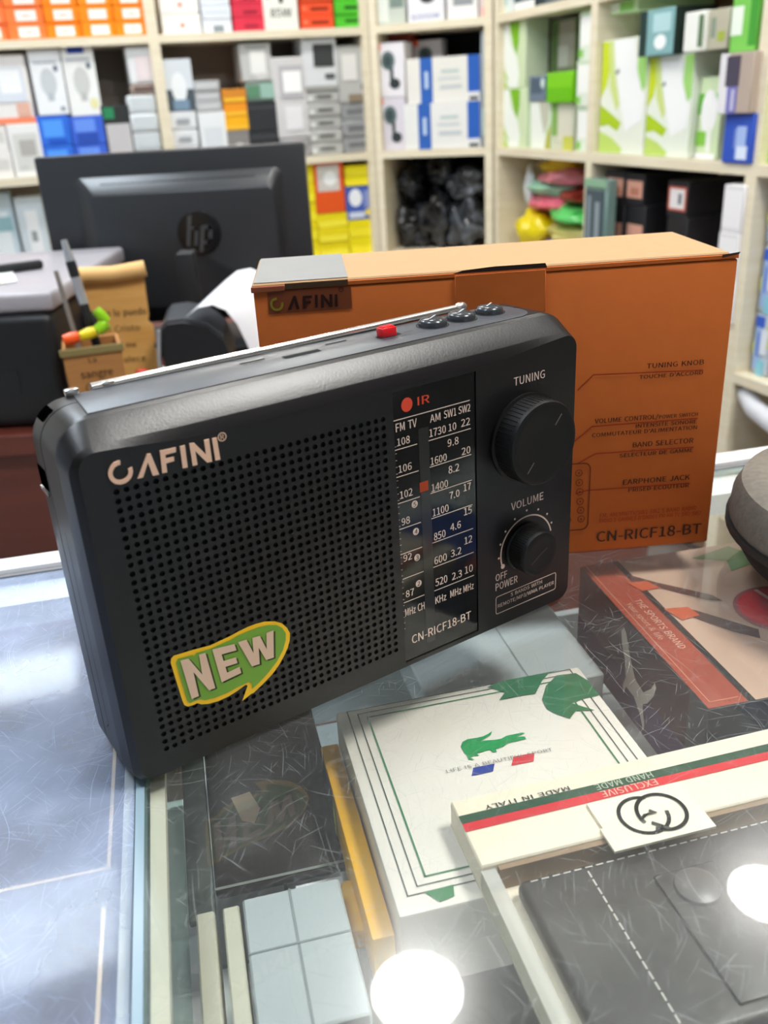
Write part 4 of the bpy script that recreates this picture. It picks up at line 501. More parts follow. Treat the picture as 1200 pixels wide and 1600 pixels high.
('accessory_box', 'A', -0.0948, -0.0082, -0.2, -0.1481, 0.0216, 0.2, 'f3e00c', [('r', 'ffee30', 0.03, 0.05, 0.97, 0.5)], [], 'wide yellow carton, lowest below the blue bulb box', 'box', 'small cartons on the back shelves'),
('accessory_box', 'A', -0.0954, -0.0088, -0.1473, -0.0955, 0.0224, 0.2, 'f3e00c', [('r', 'ffee30', 0.03, 0.05, 0.97, 0.5)], [], 'wide yellow carton, topmost below the blue bulb box', 'box', 'small cartons on the back shelves'),
('bulb_box', 'A', -0.0983, -0.0127, -0.0947, 0.0072, 0.024, 0.2, '4560b8', [('e', 'f4f8ff', 0.12, 0.4, 0.62, 0.92), ('r', 'd8e0f4', 0.1, 0.06, 0.7, 0.24), ('e', 'f0d850', 0.72, 0.1, 0.95, 0.32), ('r', '8a98d0', 0.68, 0.35, 0.95, 0.85)], [], 'blue box with white bulb picture, among the yellow cartons', 'box', 'bulb boxes on the shelves'),
('accessory_box', 'A', -0.0968, -0.0104, 0.008, 0.0374, 0.0224, 0.2, 'f7e812', [('r', 'ffee30', 0.03, 0.05, 0.97, 0.5)], [], 'yellow carton, lowest resting on the blue bulb box,', 'box', 'small cartons on the back shelves'),
('accessory_box', 'A', -0.0961, -0.0097, 0.0382, 0.0677, 0.0224, 0.2, 'f7e812', [('r', 'ffee30', 0.03, 0.05, 0.97, 0.5)], [], 'yellow carton, topmost resting on the blue bulb box,', 'box', 'small cartons on the back shelves'),
('gadget_box', 'C', 0.0141, 0.1078, 0.448, 0.5332, 0.0208, 0.2, 'c9d0c6', [('r', '7f9088', 0.5, 0.5, 0.95, 1.0), ('r', 'e6ebe4', 0.05, 0.1, 0.45, 0.9)], [], 'grey green clear box, left end of the angled upper shelf', 'box', 'gadget boxes on the shelves'),
('gadget_box', 'C', 0.1154, 0.2241, 0.448, 0.5246, 0.0224, 0.2, 'eeeef4', [('t', '6000K', '7d84b4', 0.1, 0.08, 0.9, 0.28), ('e', '3c3c40', 0.35, 0.62, 0.75, 0.95)], [], 'white box lettered 6000K in blue grey, on the angled upper shelf', 'box', 'gadget boxes on the shelves'),
('gadget_box', 'C', 0.2334, 0.3225, 0.448, 0.5159, 0.024, 0.2, 'f2f2f2', [('r', '9a9ea4', 0.2, 0.5, 0.85, 0.85)], [], 'white box with grey printed panel, on the angled upper shelf', 'box', 'gadget boxes on the shelves'),
('gadget_box', 'C', 0.3282, 0.3622, 0.448, 0.5105, 0.0232, 0.15, 'e9d6d4', [('r', 'f2a8a0', 0.2, 0.05, 0.9, 0.4)], [], 'narrow pinkish box, in the inner corner of the upper shelf', 'box', 'gadget boxes on the shelves'),
('fan_box', 'C', -0.0031, 0.0961, 0.105, 0.2542, 0.0216, 0.09, 'dcd6e0', [('r', 'ff6a30', 0.02, 0.88, 0.3, 1.0), ('e', '5f7274', 0.3, 0.5, 0.72, 0.85), ('e', '3e4c4e', 0.38, 0.56, 0.62, 0.78), ('r', '3c4446', 0.55, 0.3, 0.66, 0.55), ('e', '33393c', 0.52, 0.15, 0.86, 0.35)], [], 'white fan box with orange corner, lower one of the fan boxes', 'box', 'fan boxes on the angled shelf'),
('fan_box', 'C', -0.0042, 0.0989, 0.255, 0.4023, 0.02, 0.09, 'ece8ee', [('r', 'ff6a30', 0.02, 0.88, 0.3, 1.0), ('e', '5f7274', 0.3, 0.5, 0.72, 0.85), ('e', '3e4c4e', 0.38, 0.56, 0.62, 0.78), ('r', '3c4446', 0.55, 0.3, 0.66, 0.55), ('e', '33393c', 0.52, 0.15, 0.86, 0.35)], [], 'white fan box with orange corner, upper one beside the upright', 'box', 'fan boxes on the angled shelf'),
('fan_box', 'C', 0.0749, 0.1817, 0.285, 0.4075, 0.1416, 0.06, 'e4dfe6', [('r', 'ff6a30', 0.02, 0.88, 0.3, 1.0), ('e', '5f7274', 0.3, 0.5, 0.72, 0.85), ('e', '3e4c4e', 0.38, 0.56, 0.62, 0.78), ('r', '3c4446', 0.55, 0.3, 0.66, 0.55), ('e', '33393c', 0.52, 0.15, 0.86, 0.35)], [], 'white fan box half hidden, behind the upper blue and white box', 'box', 'fan boxes on the angled shelf'),
('appliance_box', 'C', 0.0933, 0.3292, 0.105, 0.2324, 0.0132, 0.12, 'ecebe9', [('r', '2e62b8', 0.19, 0, 0.36, 1), ('r', '2a60bc', 0.84, 0.0, 1.0, 1), ('r', 'e8e8ea', 0.84, 0.0, 1, 0.2), ('r', '3a3c40', 0.86, 0.02, 0.98, 0.1), ('r', 'c4ccd0', 0.46, 0.3, 0.76, 0.38), ('r', 'cfd6d8', 0.44, 0.5, 0.74, 0.56), ('r', 'c2d0cf', 0.48, 0.65, 0.72, 0.72), ('r', 'c8dcf4', 0.255, 0.32, 0.3, 0.7)], [], 'blue banded white carton, lower of the two on the angled shelf', 'box', 'blue banded cartons on the angled shelf'),
('appliance_box', 'C', 0.1029, 0.3268, 0.2332, 0.3547, 0.024, 0.12, 'ebe8e2', [('r', '2e62b8', 0.19, 0, 0.36, 1), ('r', '2a60bc', 0.84, 0.0, 1.0, 1), ('r', 'e8e8ea', 0.84, 0.0, 1, 0.2), ('r', '3a3c40', 0.86, 0.02, 0.98, 0.1), ('r', 'c4ccd0', 0.46, 0.3, 0.76, 0.38), ('r', 'cfd6d8', 0.44, 0.5, 0.74, 0.56), ('r', 'c2d0cf', 0.48, 0.65, 0.72, 0.72), ('r', 'c8dcf4', 0.255, 0.32, 0.3, 0.7)], [], 'blue banded white carton, upper of the two on the angled shelf', 'box', 'blue banded cartons on the angled shelf'),
('accessory_box', 'C', -0.0193, 0.0921, 0.335, 0.4299, 0.1024, 0.1, '8a2f22', [('r', '5f1d14', 0.1, 0.2, 0.9, 0.8)], [], 'dark red flat box, lying on the left fan box', 'box', 'small cartons on the back shelves'),
('booklet_pack', 'C', 0.3314, 0.3419, 0.105, 0.4125, 0.0208, 0.2, 'a9b4bc', [('r', 'cfe8ee', 0.2, 0.1, 0.7, 0.35)], [], 'narrow grey upright pack, in the corner beside the green boxes', 'package', 'narrow upright packs in the corner'),
('booklet_pack', 'C', 0.3453, 0.3558, 0.105, 0.4164, 0.0208, 0.2, '5aa8bc', [('r', 'cfe8ee', 0.2, 0.1, 0.7, 0.35)], [], 'narrow teal upright pack, in the corner beside the green boxes', 'package', 'narrow upright packs in the corner'),
('booklet_pack', 'C', 0.3592, 0.3697, 0.105, 0.4203, 0.0224, 0.2, '7fc0d0', [('r', 'cfe8ee', 0.2, 0.1, 0.7, 0.35)], [], 'narrow light cyan upright pack, in the corner beside the green boxes', 'package', 'narrow upright packs in the corner'),
('gadget_box', 'B', -0.0057, 0.0736, 0.448, 0.512, 0.024, 0.2, 'dfe9ea', [('r', '9cc8cc', 0.1, 0.3, 0.5, 0.9)], [], 'pale cyan box, in the corner of the right hand upper shelf', 'box', 'gadget boxes on the shelves'),
('gadget_box', 'B', 0.0814, 0.1998, 0.448, 0.5076, 0.0232, 0.2, '3b5560', [('r', 'f0f2f2', 0, 0, 1, 0.35)], [], 'dark slate box with white base, on the right hand upper shelf', 'box', 'gadget boxes on the shelves'),
('gadget_box', 'B', 0.2151, 0.433, 0.448, 0.5007, 0.0216, 0.2, '54646c', [('r', '2e3a40', 0.0, 0.1, 0.2, 0.9), ('r', '8a9a9c', 0.3, 0.2, 0.9, 0.7)], [], 'wide grey slate box, on the right hand upper shelf by the upright', 'box', 'gadget boxes on the shelves'),
('aloe_carton', 'B', -0.0193, 0.1662, 0.105, 0.259, 0.02, 0.07, 'dcebc8', [('L', 0)], [], 'white carton with green leaf print, lower left in the corner cubby', 'carton', 'green cartons on the right hand wall'),
('aloe_carton', 'B', -0.0231, 0.1544, 0.2598, 0.4256, 0.0216, 0.07, 'dfeccb', [('L', 0)], [], 'white carton with green leaf print, upper left in the corner cubby', 'carton', 'green cartons on the right hand wall'),
('aloe_carton', 'B', 0.1699, 0.2913, 0.105, 0.2236, 0.0282, 0.2, 'd8ead0', [('L', 1)], [], 'pale green striped carton, under the little grey box in the corner cubby', 'carton', 'green cartons on the right hand wall'),
('gadget_box', 'B', 0.1747, 0.2653, 0.2244, 0.2864, 0.024, 0.1, '6f7f92', [('r', '4f6072', 0.1, 0.3, 0.8, 0.9), ('e', 'cfe0dc', 0.7, 0.5, 0.95, 0.9)], [], 'small blue grey box, beside the lime green box', 'box', 'gadget boxes on the shelves'),
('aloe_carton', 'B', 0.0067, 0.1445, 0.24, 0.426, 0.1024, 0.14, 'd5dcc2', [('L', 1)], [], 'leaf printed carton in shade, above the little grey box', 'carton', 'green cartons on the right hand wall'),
('aloe_carton', 'B', 0.2901, 0.408, 0.105, 0.2186, 0.0308, 0.2, 'cfd2bc', [('r', '86b05c', 0.0, 0.3, 0.3, 1.0), ('r', 'dcd9c8', 0.3, 0.2, 0.9, 1.0), ('r', 'c9cc58', 0.55, 0, 1, 0.3)], [], 'beige green carton, under the lime green box', 'carton', 'green cartons on the right hand wall'),
('accessory_box', 'B', 0.2871, 0.4196, 0.2194, 0.2906, 0.0158, 0.18, '7ed00e', [('r', '6cc004', 0.02, 0.02, 0.98, 0.5)], [], 'plain lime green box, in the middle of the corner cubby', 'box', 'small cartons on the back shelves'),
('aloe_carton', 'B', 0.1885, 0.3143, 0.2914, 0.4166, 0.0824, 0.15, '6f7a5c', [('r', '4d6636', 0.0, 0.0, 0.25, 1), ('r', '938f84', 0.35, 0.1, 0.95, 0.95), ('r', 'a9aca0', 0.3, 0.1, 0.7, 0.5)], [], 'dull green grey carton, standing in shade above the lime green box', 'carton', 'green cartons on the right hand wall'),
('aloe_carton', 'B', 0.4342, 0.5109, 0.105, 0.2081, 0.024, 0.2, 'e8f2e2', [('r', '8fd060', 0.0, 0.05, 0.28, 0.22), ('r', 'fbfdf9', 0.1, 0.3, 0.95, 0.9), ('r', 'cfe4c4', 0, 0.92, 1, 0.98)], [], 'white carton with green tab, lowest of the column beside the upright', 'carton', 'green cartons on the right hand wall'),
('aloe_carton', 'B', 0.4336, 0.5103, 0.2089, 0.3121, 0.02, 0.2, 'e8f2e2', [('r', '8fd060', 0.0, 0.05, 0.28, 0.22), ('r', 'fbfdf9', 0.1, 0.3, 0.95, 0.9), ('r', 'cfe4c4', 0, 0.92, 1, 0.98)], [], 'white carton with green tab, second lowest of the column beside the upright', 'carton', 'green cartons on the right hand wall'),
('aloe_carton', 'B', 0.433, 0.5097, 0.3129, 0.416, 0.024, 0.2, 'e8f2e2', [('r', '8fd060', 0.0, 0.05, 0.28, 0.22), ('r', 'fbfdf9', 0.1, 0.3, 0.95, 0.9), ('r', 'cfe4c4', 0, 0.92, 1, 0.98)], [], 'white carton with green tab, topmost of the column beside the upright', 'carton', 'green cartons on the right hand wall'),
('aloe_carton', 'B', 0.5558, 0.7441, 0.105, 0.3469, 0.015, 0.22, 'eef3e4', [('L', 2)], [], 'large white carton with lime leaf print, left of the pair right of the upright', 'carton', 'green cartons on the right hand wall'),
('aloe_carton', 'B', 0.7469, 0.9042, 0.105, 0.3041, 0.0166, 0.22, 'edf4e6', [('L', 2)], [], 'large white carton with lime leaf print, right of the pair beside the bulb carton', 'carton', 'green cartons on the right hand wall'),
('aloe_carton', 'B', 0.9061, 0.9778, 0.105, 0.2581, 0.0332, 0.22, 'd9ecc0', [('r', '6ec038', 0.0, 0.55, 1, 0.8), ('e', 'ffffff', 0.15, 0.3, 0.85, 0.85), ('r', 'f6fbef', 0.45, 0.08, 0.7, 0.4), ('r', '8ed04c', 0.0, 0.16, 0.45, 0.34), ('r', 'ffffff', 0.0, 0, 0.9, 0.07)], [], 'green carton with white bulb shape, beside the blue box', 'carton', 'green cartons on the right hand wall'),
('aloe_carton', 'B', 0.5184, 0.6618, 0.4, 0.4237, 0.034, 0.2, 'cfeeb8', [('r', 'f0fae8', 0.15, 0.2, 0.5, 0.9), ('r', '8ed068', 0.5, 0.1, 0.9, 0.9)], [], 'light green carton, lying on the large left leaf carton', 'carton', 'green cartons on the right hand wall'),
('bulb_box', 'B', 0.7385, 0.8616, 0.3049, 0.3905, -0.0076, 0.1, '86b4b8', [('r', '1f3a36', 0, 0, 0.22, 1), ('e', 'f6fbfb', 0.45, 0.12, 0.8, 0.45), ('r', 'b8dce0', 0.4, 0.5, 0.9, 0.9)], [('r', '20302a', 0, 0, 1, 1)], 'teal bulb box with white bulb and dark edges, right of the light green carton', 'box', 'bulb boxes on the shelves'),
('bulb_box', 'B', 0.8969, 0.9571, 0.3049, 0.3746, -0.0092, 0.1, 'f2f4ee', [('r', '5e7a58', 0.75, 0.1, 1, 0.9)], [], 'white box, between teal bulb box and beige box', 'box', 'bulb boxes on the shelves'),
('bulb_box', 'B', 0.9466, 1.0169, 0.3049, 0.3738, 0.0008, 0.14, 'bdb8a4', [('r', '8a9a88', 0.3, 0.3, 0.5, 0.8), ('r', 'a8b848', 0.6, 0.2, 0.9, 0.45)], [], 'beige box with green print, on the bulb carton row', 'box', 'bulb boxes on the shelves'),
('aloe_carton', 'B', 1.0239, 1.096, 0.2965, 0.3916, 0.0024, 0.12, '7ccc58', [('r', 'eef8ea', 0.0, 0.3, 0.45, 0.8), ('r', '46a038', 0.7, 0.1, 1, 1)], [], 'bright green carton with white corner, high beside the right upright', 'carton', 'green cartons on the right hand wall'),
('bulb_box', 'B', 1.0432, 1.1269, 0.105, 0.1922, -0.006, 0.12, '2f55c0', [('r', 'a8c0f0', 0.45, 0.08, 0.78, 0.75), ('r', 'e0ebff', 0.5, 0.08, 0.85, 0.35), ('r', '7a94dc', 0.38, 0.3, 0.44, 0.7)], [], 'deep blue box with white upright label, beside the right upright', 'box', 'bulb boxes on the shelves'),
('bulb_box', 'B', 1.0289, 1.1208, 0.193, 0.2957, -0.0168, 0.12, 'b9a89c', [('r', 'e8e6ea', 0, 0, 0.28, 1), ('r', '7a78c0', 0.28, 0, 0.6, 0.6), ('r', '4c4658', 0.2, 0.45, 0.62, 0.95), ('r', 'c9c6e0', 0.42, 0.05, 0.52, 0.4)], [], 'box with violet art and tan side, standing on the deep blue box', 'box', 'bulb boxes on the shelves'),
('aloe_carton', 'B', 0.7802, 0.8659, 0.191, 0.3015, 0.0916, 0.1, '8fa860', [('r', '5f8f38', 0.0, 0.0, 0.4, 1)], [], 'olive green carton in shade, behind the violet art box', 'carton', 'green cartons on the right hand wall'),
('glass_pack', 'B', 0.5765, 0.6749, -0.2, 0.0524, -0.03, 0.03, '6f8a86', [('r', '8fb496', 0, 0.93, 1, 1), ('r', '7fae8c', 0, 0, 1, 0.1), ('r', '4c5a62', 0.1, 0.15, 0.9, 0.9), ('r', '8a98a0', 0.2, 0.2, 0.35, 0.85), ('r', '93a0a6', 0.55, 0.3, 0.75, 0.8)], [], 'green edged clear box, left of the black pictured boxes', 'package', None),
('speaker_box', 'B', 0.5898, 0.6737, -0.2, -0.0063, 0.0216, 0.2, '232226', [('r', 'd9a08c', 0.1, 0.22, 0.92, 0.78), ('r', 'b97a64', 0.3, 0.3, 0.75, 0.55)], [], 'black box with pink label, bottom left of the black boxes', 'box', 'black boxes with pink labels'),
('speaker_box', 'B', 0.5837, 0.6669, -0.0055, 0.0675, 0.0232, 0.2, '252428', [('r', 'd9a08c', 0.1, 0.22, 0.92, 0.78), ('r', 'b97a64', 0.3, 0.3, 0.75, 0.55)], [], 'black box with pink label, top left of the black boxes', 'box', 'black boxes with pink labels'),
('speaker_box', 'B', 0.6774, 0.7554, -0.2, -0.0039, 0.024, 0.2, '222125', [('r', 'd9a08c', 0.1, 0.22, 0.92, 0.78), ('r', 'b97a64', 0.3, 0.3, 0.75, 0.55)], [], 'black box with pink label, bottom middle of the black boxes', 'box', 'black boxes with pink labels'),
('speaker_box', 'B', 0.6705, 0.748, -0.0031, 0.0646, 0.0224, 0.2, '242327', [('r', 'd9a08c', 0.1, 0.22, 0.92, 0.78), ('r', 'b97a64', 0.3, 0.3, 0.75, 0.55)], [], 'black box with pink label, top middle of the black boxes', 'box', 'black boxes with pink labels'),
('speaker_box', 'B', 0.8466, 0.9184, -0.2, -0.0145, 0.0208, 0.2, '222125', [('r', 'd9a08c', 0.1, 0.22, 0.92, 0.78), ('r', 'b97a64', 0.3, 0.3, 0.75, 0.55)], [], 'larger black box with pink label, bottom right of the black boxes', 'box', 'black boxes with pink labels'),
('speaker_box', 'B', 0.8406, 0.9122, -0.0137, 0.0586, 0.0208, 0.2, '252428', [('r', 'c8604c', 0.06, 0.16, 0.94, 0.84), ('r', 'eae4e4', 0.14, 0.22, 0.86, 0.78), ('r', '70747e', 0.55, 0.35, 0.72, 0.65)], [], 'larger black box with red framed white label, top right of the black boxes', 'box', 'black boxes with pink labels'),
('adapter_box', 'B', 1.0621, 1.1216, -0.2, -0.112, -0.0076, 0.14, 'e9e7ea', [('r', 'f6f4f6', 0.05, 0.1, 0.95, 0.9)], [('r', 'cfc4c4', 0.1, 0.1, 0.9, 0.9)], 'small white box, lowest in the white stack by the right upright', 'box', 'white boxes by the right upright'),
('adapter_box', 'B', 1.0615, 1.121, -0.1112, -0.0232, -0.0084, 0.14, 'e9e7ea', [('r', 'f6f4f6', 0.05, 0.1, 0.95, 0.9)], [('r', 'cfc4c4', 0.1, 0.1, 0.9, 0.9)], 'small white box, second lowest in the white stack by the right upright', 'box', 'white boxes by the right upright'),
('adapter_box', 'B', 1.0622, 1.1217, -0.0224, 0.0657, -0.0068, 0.14, 'e9e7ea', [('r', 'f6f4f6', 0.05, 0.1, 0.95, 0.9)], [('r', 'cfc4c4', 0.1, 0.1, 0.9, 0.9)], 'small white box, topmost in the white stack by the right upright', 'box', 'white boxes by the right upright'),
('toothbrush_card', 'B', 1.15, 1.2, -0.295, -0.172, 0.03, 0.03, 'c9d6e4', [('r', '3f66d0', 0.1, 0.78, 0.55, 0.95), ('r', 'a9c4f0', 0.15, 0.1, 0.5, 0.78), ('e', 'd8d85c', 0.0, 0.3, 0.25, 0.55), ('r', '8fd0e4', 0.4, 0.0, 0.75, 0.25), ('r', 'e8eef8', 0.5, 0.35, 0.85, 0.75), ('e', 'c8d038', 0.7, 0.45, 1, 0.85), ('r', '5a78d8', 0.3, 0.3, 0.4, 0.7)], [], 'blue and yellow hanging pack, lowest row, next to the upright', 'package', 'packs past the right upright'),
('toothbrush_card', 'B', 1.205, 1.255, -0.295, -0.172, 0.03, 0.03, 'c9d6e4', [('r', '3f66d0', 0.1, 0.78, 0.55, 0.95), ('r', 'a9c4f0', 0.15, 0.1, 0.5, 0.78), ('e', 'd8d85c', 0.0, 0.3, 0.25, 0.55), ('r', '8fd0e4', 0.4, 0.0, 0.75, 0.25), ('r', 'e8eef8', 0.5, 0.35, 0.85, 0.75), ('e', 'c8d038', 0.7, 0.45, 1, 0.85), ('r', '5a78d8', 0.3, 0.3, 0.4, 0.7)], [], 'blue and yellow hanging pack, lowest row, second from the upright', 'package', 'packs past the right upright'),
('toothbrush_card', 'B', 1.26, 1.31, -0.295, -0.172, 0.03, 0.03, 'c9d6e4', [('r', '3f66d0', 0.1, 0.78, 0.55, 0.95), ('r', 'a9c4f0', 0.15, 0.1, 0.5, 0.78), ('e', 'd8d85c', 0.0, 0.3, 0.25, 0.55), ('r', '8fd0e4', 0.4, 0.0, 0.75, 0.25), ('r', 'e8eef8', 0.5, 0.35, 0.85, 0.75), ('e', 'c8d038', 0.7, 0.45, 1, 0.85), ('r', '5a78d8', 0.3, 0.3, 0.4, 0.7)], [], 'blue and yellow hanging pack, lowest row, third from the upright', 'package', 'packs past the right upright'),
('toothbrush_card', 'B', 1.315, 1.365, -0.295, -0.172, 0.03, 0.03, 'c9d6e4', [('r', '3f66d0', 0.1, 0.78, 0.55, 0.95), ('r', 'a9c4f0', 0.15, 0.1, 0.5, 0.78), ('e', 'd8d85c', 0.0, 0.3, 0.25, 0.55), ('r', '8fd0e4', 0.4, 0.0, 0.75, 0.25), ('r', 'e8eef8', 0.5, 0.35, 0.85, 0.75), ('e', 'c8d038', 0.7, 0.45, 1, 0.85), ('r', '5a78d8', 0.3, 0.3, 0.4, 0.7)], [], 'blue and yellow hanging pack, lowest row, fourth from the upright', 'package', 'packs past the right upright'),
('toothbrush_card', 'B', 1.15, 1.2, -0.17, -0.042, 0.03, 0.03, 'c9d6e4', [('r', '3f66d0', 0.1, 0.78, 0.55, 0.95), ('r', 'a9c4f0', 0.15, 0.1, 0.5, 0.78), ('e', 'd8d85c', 0.0, 0.3, 0.25, 0.55), ('r', '8fd0e4', 0.4, 0.0, 0.75, 0.25), ('r', 'e8eef8', 0.5, 0.35, 0.85, 0.75), ('e', 'c8d038', 0.7, 0.45, 1, 0.85), ('r', '5a78d8', 0.3, 0.3, 0.4, 0.7)], [], 'blue and yellow hanging pack, middle row, next to the upright', 'package', 'packs past the right upright'),
('toothbrush_card', 'B', 1.205, 1.255, -0.17, -0.042, 0.03, 0.03, 'c9d6e4', [('r', '3f66d0', 0.1, 0.78, 0.55, 0.95), ('r', 'a9c4f0', 0.15, 0.1, 0.5, 0.78), ('e', 'd8d85c', 0.0, 0.3, 0.25, 0.55), ('r', '8fd0e4', 0.4, 0.0, 0.75, 0.25), ('r', 'e8eef8', 0.5, 0.35, 0.85, 0.75), ('e', 'c8d038', 0.7, 0.45, 1, 0.85), ('r', '5a78d8', 0.3, 0.3, 0.4, 0.7)], [], 'blue and yellow hanging pack, middle row, second from the upright', 'package', 'packs past the right upright'),
('toothbrush_card', 'B', 1.26, 1.31, -0.17, -0.042, 0.03, 0.03, 'c9d6e4', [('r', '3f66d0', 0.1, 0.78, 0.55, 0.95), ('r', 'a9c4f0', 0.15, 0.1, 0.5, 0.78), ('e', 'd8d85c', 0.0, 0.3, 0.25, 0.55), ('r', '8fd0e4', 0.4, 0.0, 0.75, 0.25), ('r', 'e8eef8', 0.5, 0.35, 0.85, 0.75), ('e', 'c8d038', 0.7, 0.45, 1, 0.85), ('r', '5a78d8', 0.3, 0.3, 0.4, 0.7)], [], 'blue and yellow hanging pack, middle row, third from the upright', 'package', 'packs past the right upright'),
('toothbrush_card', 'B', 1.315, 1.365, -0.17, -0.042, 0.03, 0.03, 'c9d6e4', [('r', '3f66d0', 0.1, 0.78, 0.55, 0.95), ('r', 'a9c4f0', 0.15, 0.1, 0.5, 0.78), ('e', 'd8d85c', 0.0, 0.3, 0.25, 0.55), ('r', '8fd0e4', 0.4, 0.0, 0.75, 0.25), ('r', 'e8eef8', 0.5, 0.35, 0.85, 0.75), ('e', 'c8d038', 0.7, 0.45, 1, 0.85), ('r', '5a78d8', 0.3, 0.3, 0.4, 0.7)], [], 'blue and yellow hanging pack, middle row, fourth from the upright', 'package', 'packs past the right upright'),
('toothbrush_card', 'B', 1.15, 1.2, -0.04, 0.075, 0.03, 0.03, 'c9d6e4', [('r', '3f66d0', 0.1, 0.78, 0.55, 0.95), ('r', 'a9c4f0', 0.15, 0.1, 0.5, 0.78), ('e', 'd8d85c', 0.0, 0.3, 0.25, 0.55), ('r', '8fd0e4', 0.4, 0.0, 0.75, 0.25), ('r', 'e8eef8', 0.5, 0.35, 0.85, 0.75), ('e', 'c8d038', 0.7, 0.45, 1, 0.85), ('r', '5a78d8', 0.3, 0.3, 0.4, 0.7)], [], 'blue and yellow hanging pack, upper row, next to the upright', 'package', 'packs past the right upright'),
('toothbrush_card', 'B', 1.205, 1.255, -0.04, 0.075, 0.03, 0.03, 'c9d6e4', [('r', '3f66d0', 0.1, 0.78, 0.55, 0.95), ('r', 'a9c4f0', 0.15, 0.1, 0.5, 0.78), ('e', 'd8d85c', 0.0, 0.3, 0.25, 0.55), ('r', '8fd0e4', 0.4, 0.0, 0.75, 0.25), ('r', 'e8eef8', 0.5, 0.35, 0.85, 0.75), ('e', 'c8d038', 0.7, 0.45, 1, 0.85), ('r', '5a78d8', 0.3, 0.3, 0.4, 0.7)], [], 'blue and yellow hanging pack, upper row, second from the upright', 'package', 'packs past the right upright'),
('toothbrush_card', 'B', 1.26, 1.31, -0.04, 0.075, 0.03, 0.03, 'c9d6e4', [('r', '3f66d0', 0.1, 0.78, 0.55, 0.95), ('r', 'a9c4f0', 0.15, 0.1, 0.5, 0.78), ('e', 'd8d85c', 0.0, 0.3, 0.25, 0.55), ('r', '8fd0e4', 0.4, 0.0, 0.75, 0.25), ('r', 'e8eef8', 0.5, 0.35, 0.85, 0.75), ('e', 'c8d038', 0.7, 0.45, 1, 0.85), ('r', '5a78d8', 0.3, 0.3, 0.4, 0.7)], [], 'blue and yellow hanging pack, upper row, third from the upright', 'package', 'packs past the right upright'),
('toothbrush_card', 'B', 1.315, 1.365, -0.04, 0.075, 0.03, 0.03, 'c9d6e4', [('r', '3f66d0', 0.1, 0.78, 0.55, 0.95), ('r', 'a9c4f0', 0.15, 0.1, 0.5, 0.78), ('e', 'd8d85c', 0.0, 0.3, 0.25, 0.55), ('r', '8fd0e4', 0.4, 0.0, 0.75, 0.25), ('r', 'e8eef8', 0.5, 0.35, 0.85, 0.75), ('e', 'c8d038', 0.7, 0.45, 1, 0.85), ('r', '5a78d8', 0.3, 0.3, 0.4, 0.7)], [], 'blue and yellow hanging pack, upper row, fourth from the upright', 'package', 'packs past the right upright'),
('aloe_carton', 'B', 1.1408, 1.1963, 0.105, 0.3128, 0.02, 0.2, '8fcf2c', [('r', 'c8e860', 0.1, 0.1, 0.6, 0.9)], [], 'lime green carton, at the right picture edge past the upright', 'carton', 'green cartons on the right hand wall'),
]
# ------------------------------------------------------------------ room
ANG_A, ANG_C, ANG_B = .272, -.355, -1.264
ex = lambda a: Vector((math.cos(a), math.sin(a), 0)); nx = lambda a: Vector((-math.sin(a), math.cos(a), 0))
PA = Vector((.039, 2.99, 0)); PB = Vector((.39, 2.86, 0))
WALLS = {'A': (PA, ANG_A), 'C': (PA, ANG_C), 'B': (PB, ANG_B)}
FLOOR, CEIL = -1.0, 1.4
m_wall = mat('wall_paint', 'e9e6df', .8, var=.03, scale=8)
m_panel = wood_mat('light_damping_panel', '2c211b', '3a2c23', 3, .6)  # invented dark panelling, keeps reflections in the radio front dark
m_ceil = mat('ceiling_paint', 'f1f0ec', .8, var=.02, scale=6)
m_board = wood_mat('pale_shelf_laminate', 'e6d9bd', 'f0e6cf', 7, .5)
m_back = mat('dark_back_panel', 'a3978b', .8, var=.08, scale=12)
m_woodside = wood_mat('brown_board', 'a9825a', 'c09a70', 8, .6)
def tile_floor():
    m = bpy.data.materials.new('floor_tile'); m.use_nodes = True; nt = m.node_tree; b = nt.nodes['Principled BSDF']
    tc = nt.nodes.new('ShaderNodeTexCoord'); br = nt.nodes.new('ShaderNodeTexBrick'); br.offset = 0
    br.inputs['Scale'].default_value = 1; br.inputs['Brick Width'].default_value = .4; br.inputs['Row Height'].default_value = .4; br.inputs['Mortar Size'].default_value = .003
    br.inputs['Color1'].default_value = (.62, .6, .57, 1); br.inputs['Color2'].default_value = (.58, .57, .54, 1); br.inputs['Mortar'].default_value = (.2, .2, .2, 1)
    nt.links.new(tc.outputs['Object'], br.inputs['Vector']); nt.links.new(br.outputs['Color'], b.inputs['Base Color']); b.inputs['Roughness'].default_value = .25
    return m
struct('floor', bm_box(-3.2, 3.2, -3, 4.5, -.05, 0), tile_floor(), loc=(0, 0, FLOOR), rot=(0, 0, ANG_A))
struct('ceiling', bm_box(-3.2, 3.2, -3, 4.5, 0, .05), m_ceil, loc=(0, 0, CEIL), rot=(0, 0, ANG_A))
HH = CEIL - FLOOR
struct('wall_back', bm_box(-2.4, .603, .33, .42, 0, HH), m_wall, loc=(PA.x, PA.y, FLOOR), rot=(0, 0, ANG_A))
struct('wall_right', bm_box(-.55, 4.2, .33, .42, 0, HH), m_panel, loc=(PB.x, PB.y, FLOOR), rot=(0, 0, ANG_B))
wl = PA + ex(ANG_A) * -2.4
